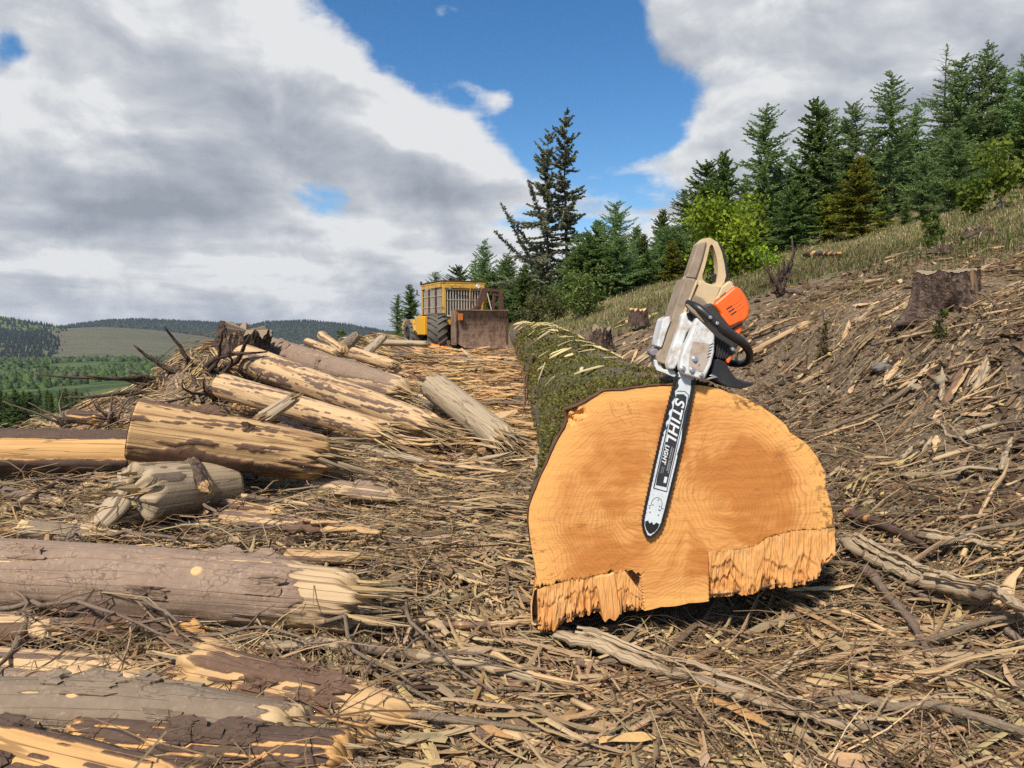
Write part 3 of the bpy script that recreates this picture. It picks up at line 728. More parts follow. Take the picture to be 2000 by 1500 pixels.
        if sd == 411:
            pr_ = sstep(-np.abs(XX - (1182 + TT * 14)), -21, -17) * sstep(TT, 0, .05); dep = dep * (1 - pr_) + pr_ * (-.004 + .004 * f_ + .012 * sstep(TT - .86 - .25 * spikes(XX, 7), 0, .05))
        Vt = face_pt(XX, YY, 0.0); Vt[..., 1] += dep
        nx, ny = XX.shape; idx = np.arange(nx * ny).reshape(nx, ny)
        q = np.stack([idx[:-1, :-1], idx[1:, :-1], idx[1:, 1:], idx[:-1, 1:]], -1).reshape(-1, 4)
        Vb = Vt[[0, -1]].copy()
        lay = np.clip((st_(q1) + st_(q2) + st_(q3)) / 3, 0, 1)
        mt, k = new_mat("torn_hinge_wood")
        pp = attr(k, "lc", 'Vector'); fn = k.noise(k.vm('MULTIPLY', pp, (420, 22, 1)), 1.0, 5, 0.65); bg_ = k.noise(pp, 18, 3, 0.5)
        cc = k.mix(fn, (0.57, 0.265, 0.08), (0.78, 0.44, 0.165)); cc = k.mix(k.m('MULTIPLY', attr(k, "lay", 'Fac'), 0.6), cc, (0.50, 0.20, 0.055)); cc = k.mix(k.m('MULTIPLY', k.step(bg_, .5, .7), .5), cc, (0.70, 0.44, 0.20))
        finish(k, cc, 0.85, fn, 0.6, 0.003, spec=0.15)
        th_ = mkw("torn_hinge", Vt.reshape(-1, 3), TRK, TLOC, quads=q, mat=mt, fat={"lay": lay}, vat={"lc": np.stack([(XX - FC[0]) / 1000, (YY - FC[1]) / 1000, 0 * XX], -1).reshape(-1, 3)}, smooth=False)
    # a few whole slivers standing proud of it
    mt, k = new_mat("torn_fibre"); pp = k.n('ShaderNodeTexCoord').outputs['Object']; fn = k.noise(k.vm('MULTIPLY', pp, (160, 160, 12)), 1.0, 4, 0.6)
    finish(k, k.mix(fn, (0.58, 0.29, 0.095), (0.80, 0.49, 0.21)), 0.8, fn, 0.5, 0.004, spec=0.2)
    for (px, py, ln, wd, tiltx) in [(1178, 1128, 66, 5, 10), (1193, 1126, 74, 5, 7), (1212, 1140, 50, 3, 3), (1447, 1082, 30, 4, 6), (1521, 1070, 34, 4, 8), (1600, 1060, 34, 4, 6)]:
        t = np.linspace(0, 1, 6); c = face_pt(px + tiltx * t, py + ln * t); c[:, 1] -= .004
        V, q, _ = batch_tubes(c[None], (wd / FPX * FACE_D * .5 * np.array([.6, 1, 1, .9, .6, .1]))[None], 5, .6); mkw("torn_sliver", V, TRK, TLOC, quads=q, mat=mt)
build_trunk()
# ------------------------------------------------------------------ smaller logs
def mat_log(name, bark1, bark2, wood1, wood2, inner=(0.10, 0.05, 0.03), stain=0.3, scale=1.0, lichen=0.0, soft=0.0, plates=False):
    m, k = new_mat(name)
    lc = attr(k, "lc", 'Vector'); bk = attr(k, "bark", 'Fac')
    co = k.n('ShaderNodeNewGeometry').outputs['Position']
    n1 = k.noise(co, 22 * scale, 6, 0.65); n2 = k.noise(co, 70 * scale, 4, 0.6)
    gr = k.noise(k.vm('MULTIPLY', lc, (5, 110, 1)), 1.0, 5, 0.65); gr2 = k.noise(k.vm('MULTIPLY', lc, (1.6, 24, 1)), 1.0, 4, 0.6)
    lw = k.vm('ADD', lc, k.vm('SCALE', k.vm('SUBTRACT', k.noise(co, 28, 4, 0.6, out=1), (.5, .5, .5)), sc=0.05))
    flak = k.n('ShaderNodeTexVoronoi', {'Vector': k.vm('MULTIPLY', lw, (30, 62, 1)), 'Scale': 1.0, 'Randomness': 1.0}, feature='DISTANCE_TO_EDGE').outputs[0]
    brk = k.step(k.noise(co, 11, 4, 0.65), 0.46, 0.62)
    b = k.mix(n1, bark1, bark2)
    if plates:
        pv = k.n('ShaderNodeTexVoronoi', {'Vector': k.vm('MULTIPLY', lw, (34, 46, 1)), 'Scale': 1.0}); b = k.mix(k.n('ShaderNodeSeparateColor', {0: pv.outputs['Color']}).outputs[0], tuple(x * .7 for x in bark1), tuple(x * 1.25 for x in bark2)); brk = 1.0; n1 = k.m('ADD', n1, k.m('MULTIPLY', k.step(flak, 0.0, 0.25), 2.0))
    b = k.mix(k.m('MULTIPLY', k.m('MULTIPLY', k.m('SUBTRACT', 1.0, k.step(flak, 0.0, 0.10)), brk), 0.6), b, tuple(x * 0.35 for x in bark1))
    b = k.mix(k.m('MULTIPLY', k.step(n2, 0.55, 0.75), 0.35), b, tuple(min(1, x * 1.5 + 0.03) for x in bark2))
    if lichen: b = k.mix(k.m('MULTIPLY', k.step(k.noise(co, 7, 5, 0.65), 0.52, 0.68), lichen), b, (0.27, 0.25, 0.18))
    wd = k.mix(gr, wood1, wood2)
    wd = k.mix(k.m('MULTIPLY', k.step(gr2, 0.5, 0.7), stain), wd, inner)
    crack = k.m('SUBTRACT', 1.0, k.step(k.m('ABSOLUTE', k.m('SUBTRACT', k.noise(k.vm('MULTIPLY', lc, (1.2, 30, 1)), 1.0, 2, 0.5), 0.5)), 0.004, 0.02))
    wd = k.mix(k.m('MULTIPLY', crack, 0.55), wd, (0.07, 0.035, 0.018))
    e = k.m('ADD', bk, k.m('MULTIPLY', k.m('SUBTRACT', n2, 0.5), 0.5))
    f = k.step(e, 0.42 - soft, 0.56 + soft)
    under = k.m('MULTIPLY', k.step(e, 0.22, 0.36), k.m('SUBTRACT', 1.0, f))       # red-brown inner bark at the torn margin
    c = k.mix(f, k.mix(k.m('MULTIPLY', under, 0.85), wd, inner), b)
    h = k.m('ADD', k.m('ADD', k.m('MULTIPLY', f, 0.9), k.m('MULTIPLY', n1, 0.7)), k.m('ADD', k.m('MULTIPLY', gr, 0.35), k.m('MULTIPLY', crack, -0.6)))
    finish(k, c, 0.82, h, 0.65, 0.006, spec=0.3)
    return m
ML_PINK = mat_log("pinkish_bark", (0.165, 0.11, 0.078), (0.36, 0.26, 0.185), (0.43, 0.30, 0.165), (0.58, 0.43, 0.25), (0.16, 0.08, 0.05), 0.5, soft=.12)
ML_PEEL = mat_log("half_peeled_bark", (0.09, 0.05, 0.032), (0.19, 0.115, 0.075), (0.42, 0.255, 0.11), (0.61, 0.415, 0.21), (0.15, 0.06, 0.03), 0.6, soft=.22)
ML_PALE = mat_log("peeled_log", (0.10, 0.06, 0.045), (0.22, 0.15, 0.11), (0.44, 0.285, 0.14), (0.65, 0.465, 0.265), (0.20, 0.09, 0.04), 0.6, soft=.22)
ML_GREY = mat_log("grey_bark", (0.13, 0.095, 0.066), (0.29, 0.222, 0.155), (0.50, 0.35, 0.18), (0.62, 0.46, 0.26), (0.11, 0.06, 0.045), 0.3, 1.0, 0.25)
ML_DARK = mat_log("dark_bark", (0.05, 0.032, 0.023), (0.14, 0.09, 0.063), (0.50, 0.27, 0.09), (0.64, 0.40, 0.17), (0.16, 0.06, 0.03), 0.2)
ML_WEATHER = mat_log("weathered_grey_wood", (0.11, 0.08, 0.055), (0.22, 0.17, 0.12), (0.28, 0.215, 0.14), (0.50, 0.395, 0.255), (0.17, 0.115, 0.07), 0.4)
ML_STUMP = mat_log("stump_bark", (0.045, 0.029, 0.022), (0.14, 0.095, 0.07), (0.45, 0.27, 0.12), (0.60, 0.40, 0.20), (0.09, 0.04, 0.03), 0.3, plates=True)
ML_BRANCH = mat_log("branch_bark", (0.10, 0.07, 0.05), (0.24, 0.18, 0.13), (0.42, 0.30, 0.17), (0.56, 0.42, 0.24), (0.12, 0.07, 0.05), 0.3, 2.0)
def mat_end(name, c1, c2, c3):
    m, k = new_mat(name)
    lc = attr(k, "lc", 'Vector')
    w = k.vm('ADD', lc, k.vm('SCALE', k.vm('SUBTRACT', k.noise(lc, 12, 3, 0.5, out=1), (.5, .5, .5)), sc=0.02))
    d = k.vm('LENGTH', w)
    ring = k.m('FRACT', k.m('MULTIPLY', d, 150.0)); n = k.noise(lc, 20, 5, 0.65)
    c = k.mix(n, c1, c2); c = k.mix(k.m('MULTIPLY', k.step(ring, 0.5, 1.0), 0.35), c, c3)
    finish(k, c, 0.85, n, 0.4, 0.004, spec=0.2); return m
ME_FRESH = mat_end("cut_end", (0.58, 0.36, 0.16), (0.72, 0.48, 0.24), (0.35, 0.17, 0.06))
ME_OLD = mat_end("old_cut_end", (0.20, 0.15, 0.10), (0.36, 0.28, 0.19), (0.10, 0.07, 0.045))
M_FIB = mat_tint("torn_wood_fibres")
def frame_of(t):
    up = np.array([0, 0, 1.0]) if abs(t[2]) < 0.9 else np.array([0, 1.0, 0])
    s = norm(np.cross(t, up)); n = np.cross(s, t); return s, n
def log(name, label, cat, A, B, r0, r1, mat, seed, bark=0.6, bend=0.0, ends=('cut', 'torn'), end_mat=None, torn_len=0.25, thk=0.006, patch=1.0, lumps=0.05,
        parent=None, K=56, squash=1.0, knots=(), fibres=30, group=None, step=0.014, flaps=0, flare0=0.0, radial=None, slash=(0, 0)):
    A = np.asarray(A, float); B = np.asarray(B, float); d = B - A; L = float(np.linalg.norm(d)); t = d / L
    s, n = frame_of(t)
    S = int(np.clip(L / step, 14, 230)); u = np.linspace(0, 1, S)
    th = np.linspace(0, 2 * math.pi, K, endpoint=False)
    U, TH = np.meshgrid(u, th, indexing='ij'); al = U * L
    lr = np.random.default_rng(seed)
    rad = r0 + (r1 - r0) * U
    c, sn = np.cos(TH), np.sin(TH)
    rad = rad * (1 + lumps * 2 * (fbm(c * 0.9 + al * 1.3, sn * 0.9 - al * 0.6, 3, seed=seed) - 0.5))
    if flare0: rad = rad + flare0 * np.exp(-al / 0.12) * (0.5 + fbm(c * 2.0, sn * 2.0 + al, 2, seed=seed + 5))
    f1 = fbm(c * 1.9 * patch + al * 1.3 * patch, sn * 1.9 * patch - al * 0.8 * patch, 5, 0.62, seed=seed + 1)
    thr = np.quantile(f1, 1 - np.clip(bark, 0.002, 0.998))
    bm = sstep(f1, thr - 0.025, thr + 0.025)
    if radial is not None: bm = np.clip(bm + radial(U, TH), 0, 1)
    rr0 = min(r0, r1)
    g = fbm(c * 7 + al * 0.9, sn * 7 - al * 0.5, 3, seed=seed + 2) - 0.5
    rad = rad + bm * thk + g * 0.06 * rr0 + 0.035 * rr0 * (fbm(c * 3 + al * 9, sn * 3 - al * 7, 3, seed=seed + 3) - 0.5) * 2 * bm
    off = np.zeros_like(al)
    for e, kind in enumerate(ends):
        dist = al if e == 0 else L - al
        if kind == 'torn':
            cut = torn_len * (0.15 + 0.85 * fbm(c * 4.5, sn * 4.5, 3, 0.75, seed=seed + 7 + e) ** 1.3 * 1.4)
            k = sstep(dist, cut * 0.35, cut)
            rad = rad * (0.06 + 0.94 * k); bm = bm * sstep(dist, cut, cut * 1.6)
        elif kind == 'round':
            k = np.clip(dist / (rr0 * 1.2), 0, 1); rad = rad * np.sqrt(np.clip(1 - (1 - k) ** 2, 0.02, 1))
    if slash[0] or slash[1]:
        off = -np.exp(-al / 0.08) * slash[0] * rad * sn
    pc = A[None] + u[:, None] * d[None]
    if bend:
        w1 = np.sin(u * math.pi) * bend; w2 = np.sin(u * 2 * math.pi + seed) * bend * 0.4
        pc = pc + s[None] * w2[:, None] + n[None] * w1[:, None]
    V = pc[:, None, :] + (rad * c)[..., None] * s + (rad * sn * squash)[..., None] * n + off[..., None] * t
    idx = np.arange(S * K).reshape(S, K); a, b = idx[:-1], idx[1:]
    q = np.stack([a, b, np.roll(b, -1, 1), np.roll(a, -1, 1)], -1).reshape(-1, 4)
    lcv = np.stack([al, TH * (r0 + r1) * 0.5, np.full_like(al, seed * 1.7)], -1)
    # close both ends of the body
    Vf = np.vstack([V.reshape(-1, 3), V[0].mean(0) + t * 0.004, V[-1].mean(0) - t * 0.004]); e0, e1 = len(Vf) - 2, len(Vf) - 1
    tr = [(e0, idx[0, i], idx[0, (i + 1) % K]) for i in range(K)] + [(e1, idx[-1, (i + 1) % K], idx[-1, i]) for i in range(K)]
    lcv = np.vstack([lcv.reshape(-1, 3), [0, 0, 0], [L, 0, 0]]); bmf = np.concatenate([bm.ravel(), [0, 0]])
    lo = Vf[:-2].min(0); loc = np.array([(A[0] + B[0]) / 2, (A[1] + B[1]) / 2, lo[2]])
    if parent is not None: loc = np.array(parent.location)
    o = mk(name, Vf - loc if parent is not None else Vf, q, tr, mat, parent, fat={"bark": bmf}, vat={"lc": lcv}, smooth=True, loc=None if parent is not None else loc)
    if parent is None: tag(o, label, cat, group)
    em = end_mat or ME_FRESH
    for e, kind in enumerate(ends):
        rng_ring = V[0] if e == 0 else V[-1]; cen = rng_ring.mean(0); dirn = -t if e == 0 else t
        if kind == 'cut':
            NRr = 10; rows = []; lrows = []
            for i in range(NRr + 1):
                f = i / NRr; p = cen + (rng_ring - cen) * f * 0.985 + dirn[None] * (0.004 + 0.003 * (fbm(np.cos(th) * 3 * f, np.sin(th) * 3 * f, 2, seed=seed) - 0.5))[:, None]
                rows.append(p); rel = (rng_ring - cen) * f; lrows.append(np.stack([rel @ s, rel @ n, 0 * th], -1))
            CV = np.stack(rows).reshape(-1, 3); LV = np.stack(lrows).reshape(-1, 3); ii = np.arange((NRr + 1) * K).reshape(NRr + 1, K)
            a, b = ii[:-1], ii[1:]
            qq = np.stack([a, np.roll(a, -1, 1), np.roll(b, -1, 1), b], -1).reshape(-1, 4)
            if e == 0: qq = qq[:, ::-1]
            mk("cut_end", CV - loc, qq, None, em, o if parent is None else parent, vat={"lc": LV}, smooth=True)
        elif kind == 'torn' and fibres:
            N = fibres; a_ = lr.uniform(0, 6.28, N); fr = np.sqrt(lr.random(N)); ln = lr.uniform(0.4, 0.95, N) * torn_len
            endc = pc[0] if e == 0 else pc[-1]; re = (r0 if e == 0 else r1)
            base = endc + (np.cos(a_) * fr * re * 0.8)[:, None] * s + (np.sin(a_) * fr * re * 0.8 * squash)[:, None] * n - dirn * torn_len * 0.8
            dd = norm(dirn + lr.standard_normal((N, 3)) * 0.10)
            Pt = base[:, None, :] + dd[:, None, :] * (np.linspace(0, 1, 3)[None, :, None] * ln[:, None, None] * 1.25)
            Rd = (lr.uniform(0.03, 0.14, N) * re)[:, None] * np.array([1, .9, .15])[None]
            cc = np.array(WOODS)[lr.choice([0, 3, 5, 5, 6, 1], N)] * lr.uniform(0.8, 1.25, (N, 1))
            FV, fq, fc = batch_tubes(Pt, Rd, 4, 0.5, cc, roll=lr.uniform(0, 6, N))
            ob = mk("torn_fibres", FV - loc, fq, None, M_FIB, o if parent is None else parent, col=fc); ob["kind"] = "stuff"
    for fi in range(flaps):                 # lifted plates of bark
        i0 = int(lr.uniform(.04, .86) * S); j0 = int(lr.integers(0, K)); ni = int(np.clip(lr.uniform(.05, .16) / (L / S), 4, 14)); nj = int(lr.integers(4, 9)); rows = []
        if np.sin(th[j0]) < -.2: continue
        for a_ in range(ni):
            for b_ in range(nj):
                ii_ = min(S - 1, i0 + a_); jj_ = (j0 + b_) % K; pv_ = V[ii_, jj_]; nn_ = norm(pv_ - pc[ii_])
                fu, fv = a_ / (ni - 1), b_ / (nj - 1)
                rows.append(pv_ + nn_ * (.003 + .022 * fv ** 2 * (.4 + .6 * np.sin(fu * 3.1)) * r0 / .1 + .004 * lr.random()) + t * .012 * lr.standard_normal())
        top = np.array(rows); bot = top - np.array([norm(V[min(S - 1, i0 + a_), (j0 + b_) % K] - pc[min(S - 1, i0 + a_)]) * .005 for a_ in range(ni) for b_ in range(nj)])
        gi = np.arange(ni * nj).reshape(ni, nj); qq = np.stack([gi[:-1, :-1], gi[1:, :-1], gi[1:, 1:], gi[:-1, 1:]], -1).reshape(-1, 4)
        ring = list(gi[:, 0]) + list(gi[-1, 1:]) + list(gi[-2::-1, -1]) + list(gi[0, -2:0:-1]); m__ = ni * nj
        sq_ = [(ring[z_], ring[(z_ + 1) % len(ring)], ring[(z_ + 1) % len(ring)] + m__, ring[z_] + m__) for z_ in range(len(ring))]
        fl_lc = np.concatenate([np.stack([np.repeat(np.arange(ni), nj) * .012 + fi, np.tile(np.arange(nj), ni) * .01, np.full(m__, seed)], -1)] * 2)
        mk("bark_flap", np.vstack([top, bot]) - loc, np.vstack([qq, qq[:, ::-1] + m__, sq_]), None, mat, o if parent is None else parent, fat={"bark": np.ones(2 * m__)}, vat={"lc": fl_lc}, smooth=False)
    for (ku, kth, kr) in knots:
        i = int(ku * (S - 1)); j = int((kth % (2 * math.pi)) / (2 * math.pi) * K) % K
        p = V[i, j]; nn = norm(p - pc[i]); s2 = norm(np.cross(nn, t)); t2 = np.cross(s2, nn)
        aa = np.linspace(0, 2 * math.pi, 14, endpoint=False); rows = []; lr_ = []
        for f, hgt in ((1.25, -0.35), (1.0, 0.18), (0.75, 0.22), (0.4, 0.20), (0.05, 0.21)):
            rel = (np.cos(aa)[:, None] * t2 * 1.25 + np.sin(aa)[:, None] * s2) * kr * f
            rows.append(p + rel + nn * kr * hgt); lr_.append(np.stack([np.cos(aa) * f * kr, np.sin(aa) * f * kr, 0 * aa], -1))
        KV = np.stack(rows).reshape(-1, 3); ii = np.arange(5 * 14).reshape(5, 14); a, b = ii[:-1], ii[1:]
        mk("knot", KV - loc, np.stack([a, np.roll(a, -1, 1), np.roll(b, -1, 1), b], -1).reshape(-1, 4), None, em, o if parent is None else parent, vat={"lc": np.stack(lr_).reshape(-1, 3)}, smooth=True)
    return o
def pl(x0, y0, d0, x1, y1, d1): return P(x0, y0, d0), P(x1, y1, d1)
def rest(px, py, r, k=.8):
    rr = ray(px, py); rr = rr / rr[1]; ys = np.geomspace(.8, 30, 1500)
    gap = EYE + rr[2] * ys - G(rr[0] * ys, ys) - r * k; j = np.where(gap < 0)[0]
    y = ys[j[0]] if len(j) else 5.0
    return P(px, py, y)
def pr(x0, y0, r0, x1, y1, r1, k=.8):
    k += .35; return rest(x0, y0, r0, k), rest(x1, y1, r1, k)
up_bare = lambda U, TH: -0.9 * sstep(np.sin(TH), 0.55, 0.8)      # bark rubbed off along the top
A, B = pr(-90, 1122, .118, 760, 1180, .095, 1.0)
log("log", "long pinkish-barked log lying across the lower left with a torn pale end", "log", A, B, .118, .095, ML_PINK, 3, bark=.93, ends=('cut', 'torn'), torn_len=.24, bend=.012, thk=.009, flaps=16,
    knots=((.16, 2.4 + 3.6, .022), (.27, 5.6, .026), (.62, .9, .014)), fibres=90, radial=lambda U, TH: -1.2 * sstep(U + .16 * (fbm(TH * 3, U * 6, 4, .65, seed=93) - .5), .80, .84) - .8 * np.exp(-((U - .27) / .05) ** 2) * sstep(-np.sin(TH), .0, .5), step=.009, K=90)
A, B = pl(262, 838, 3.62, 690, 902, 3.95)
log("log", "thick half-peeled orange and brown log with sawn left end propped on a grey butt", "log", A, B, .152, .12, ML_PEEL, 7, bark=.5, ends=('cut', 'torn'), torn_len=.35, patch=1.7, thk=.007, flaps=12, fibres=60, knots=((.42, 4.2, .02),), step=.01, K=90,
    radial=lambda U, TH: .35 * sstep(-np.sin(TH), .3, .8) - .9 * sstep(U, .55, .8) * sstep(np.sin(TH), -.3, .3))
A, B = pl(-90, 882, 4.25, 268, 884, 4.3)
log("log", "straight log at the left edge, upper half bare pale wood and lower half dark bark", "log", A, B, .135, .128, ML_DARK, 9, bark=.5, ends=('cut', 'cut'), patch=.6,
    radial=lambda U, TH: 1.5 * sstep(-np.sin(TH + .2) + .4 * (fbm(U * 14, TH * 2, 3, seed=91) - .5), -.12, .0) - 1.5 * sstep(np.sin(TH + .2) + .4 * (fbm(U * 14, TH * 2, 3, seed=91) - .5), .0, .1) * sstep(-np.sin(TH + .2) + .2 * (fbm(U * 9, TH * 2, 3, seed=92) - .5), -.9, -.82) + 1.4 * sstep(np.sin(TH + .2) + .2 * (fbm(U * 9, TH * 2, 3, seed=92) - .5), .86, .93), K=80)
A, B = pl(478, 702, 7.3, 885, 848, 5.1)
log("log", "long peeled golden log slanting down from the stump on the mound into the splinters", "log", A, B, .152, .095, ML_PALE, 12, bark=.30, patch=2.2, thk=.003, ends=('cut', 'torn'), torn_len=.5, fibres=80, radial=lambda U, TH: .6 * sstep(-np.sin(TH), .35, .8))
A, B = pl(520, 686, 8.3, 815, 772, 6.7)
log("log", "bark-covered grey-brown log behind the peeled golden log on the mound", "log", A, B, .17, .12, ML_PINK, 14, bark=.9, flaps=10, thk=.009, ends=('cut', 'torn'), torn_len=.4, fibres=40)
A, B = pl(437, 754, 6.2, 780, 852, 4.75)
log("log", "thin peeled orange log with a sawn end below the golden log", "log", A, B, .112, .075, ML_PALE, 16, bark=.2, patch=2.4, thk=.003, ends=('cut', 'torn'), torn_len=.35, fibres=40)
A, B = pl(520, 934, 4.05, 785, 980, 3.72)
log("log", "short patchy-barked log end sticking out of the twigs in front of the thick half-peeled log", "log", A, B, .068, .05, ML_PINK, 18, bark=.5, flaps=5, ends=('cut', 'torn'), torn_len=.12, patch=1.6)
# foreground, lower left
A, B = pr(-60, 1392, .062, 640, 1452, .058)
log("log", "grey-barked forking log across the bottom left corner", "log", A, B, .075, .068, ML_GREY, 21, bark=.93, flaps=10, thk=.007, ends=('cut', 'torn'), torn_len=.15, bend=.02, knots=((.33, 1.2, .014),), step=.008)
A, B = pr(120, 1452, .055, 700, 1500, .058, .95)
log("log", "dark purple-brown log with orange bare spots at the bottom edge", "log", A, B, .066, .064, ML_DARK, 23, bark=.80, ends=('torn', 'torn'), torn_len=.07, patch=3.2, thk=.006, flaps=12, step=.008)
A, B = pr(-80, 1462, .07, 430, 1590, .06, 1.0)
log("log", "peeling log with orange and maroon patches in the very bottom left corner", "log", A, B, .07, .06, ML_DARK, 25, bark=.42, flaps=6, thk=.007, ends=('cut', 'torn'), torn_len=.2, patch=2.0, step=.008)
A, B = pr(320, 1305, .062, 850, 1420, .04, .9)
log("log", "flaking brown log with bare yellow wood at its right end, below the long pinkish log", "log", A, B, .075, .05, ML_PEEL, 27, bark=.72, flaps=14, thk=.008, ends=('torn', 'torn'), torn_len=.2, patch=2.2, radial=lambda U, TH: -.9 * sstep(U, .55, .7), step=.008)
A, B = pr(-60, 1290, .05, 330, 1315, .04, .9)
log("log", "flat yellowish rotten log half buried in twigs below the pinkish log", "log", A, B, .06, .05, ML_PALE, 29, bark=.15, ends=('cut', 'torn'), torn_len=.15, squash=.6)
A, B = pr(-50, 1248, .05, 285, 1216, .04, 1.2)
log("log", "thin dark red-brown branch log leaning under the pinkish log at the left edge", "log", A, B, .034, .024, ML_PEEL, 31, bark=.95, ends=('cut', 'torn'), torn_len=.08)
A, B = pr(250, 1350, .03, 420, 1372, .03)
log("log", "short black and orange spotted log piece above the grey forking log", "log", A, B, .03, .028, ML_DARK, 33, bark=.45, ends=('cut', 'torn'), torn_len=.05, patch=3.5)
A, B = pr(500, 1240, .02, 950, 1240, .02, 1.2)
log("branch", "reddish bark branch lying below the torn end of the pinkish log", "branch", A, B, .014, .012, ML_PEEL, 35, bark=.85, ends=('cut', 'torn'), torn_len=.1, bend=-.02, K=20)
# weathered butt under the thick log
A, B = pl(440, 945, 3.75, 225, 972, 3.25)
log("log_butt", "weathered grey butt log with a flared splayed end under the thick half-peeled log", "log", A, B, .15, .18, ML_WEATHER, 37, bark=.12, ends=('cut', 'torn'), torn_len=.16, end_mat=ME_OLD, squash=.85, radial=lambda U, TH: .9 * sstep(-np.sin(TH), .2, .5))
A, B = pl(228, 975, 3.25, 150, 1068, 2.95)
log("root_flare", "splayed pale grey root fin running down from the weathered butt", "root", A, B, .07, .02, ML_WEATHER, 39, bark=.02, ends=('round', 'torn'), torn_len=.2, squash=.5, bend=-.03)
A, B = pl(365, 900, 3.6, 410, 965, 3.4)
log("prop_stick", "dark bark stick propping up the thick half-peeled log", "stick", A, B, .028, .03, ML_STUMP, 41, bark=.97, ends=('torn', 'torn'), torn_len=.06, fibres=0, lumps=.3, bend=.02, K=24)
# broken pieces on the lane
A, B = pl(838, 745, 6.7, 1010, 880, 4.75)
log("broken_log", "rotten splintered log lying slantwise in the middle of the track", "log", A, B, .13, .10, ML_WEATHER, 43, bark=.1, ends=('torn', 'torn'), torn_len=.4, fibres=160, radial=lambda U, TH: .9 * sstep(-np.sin(TH), .3, .6))
A, B = pl(500, 825, 4.9, 578, 775, 5.1)
log("broken_chunk", "grey splintered chunk standing up across the thin peeled orange log", "log chunk", A, B, .085, .07, ML_WEATHER, 45, bark=.1, ends=('torn', 'torn'), torn_len=.12, squash=.55, fibres=60)
for i, (a, lab, m_, r_) in enumerate([((628, 655, 11.2, 672, 688, 10.4), "pale short log end poking up near the skyline left of the yellow machine", ML_PALE, .075),
        ((668, 682, 10.9, 697, 655, 11.6), "grey sawn log stub tilted right beside the pale short log end", ML_GREY, .095),
        ((705, 700, 9.6, 752, 655, 10.2), "grey weathered post-like log leaning right in front of the yellow machine", ML_WEATHER, .085),
        ((690, 690, 9.2, 775, 715, 8.6), "orange-brown log half buried beside the leaning grey log", ML_PALE, .08),
        ((600, 668, 10.5, 660, 690, 9.8), "split pale slab on top of the bark-covered log on the mound", ML_PALE, .06),
        ((725, 668, 12.5, 840, 672, 12.2), "low weathered log lying at the skyline in front of the yellow machine", ML_WEATHER, .09),
        ((110, 822, 6.4, 170, 806, 6.6), "grey splintered slab on the brow behind the left log", ML_WEATHER, .085),
        ((140, 812, 6.1, 205, 822, 6.0), "short log with round orange sawn end on the brow behind the left log", ML_DARK, .055),
        ((150, 812, 6.8, 146, 798, 6.8), "little red-brown stub standing on the brow", ML_DARK, .035),
        ((1465, 690, 5.0, 1590, 628, 5.6), "pale torn slab lying on the bank behind the chainsaw", ML_PALE, .05)]):
    A, B = pl(*a) if a[0] != 1465 else pr(1465, 690, .05, 1590, 628, .04, .2)
    log("log" if r_ > .04 else "branch", lab, "log", A, B, r_, r_ * .8, m_, 60 + i, bark=.9 if m_ in (ML_GREY, ML_DARK) else .12, ends=('cut', 'torn'), torn_len=.2 if a[2] < 3 else .12, K=36, fibres=50, step=.02, squash=.7 if m_ is ML_WEATHER else 1)

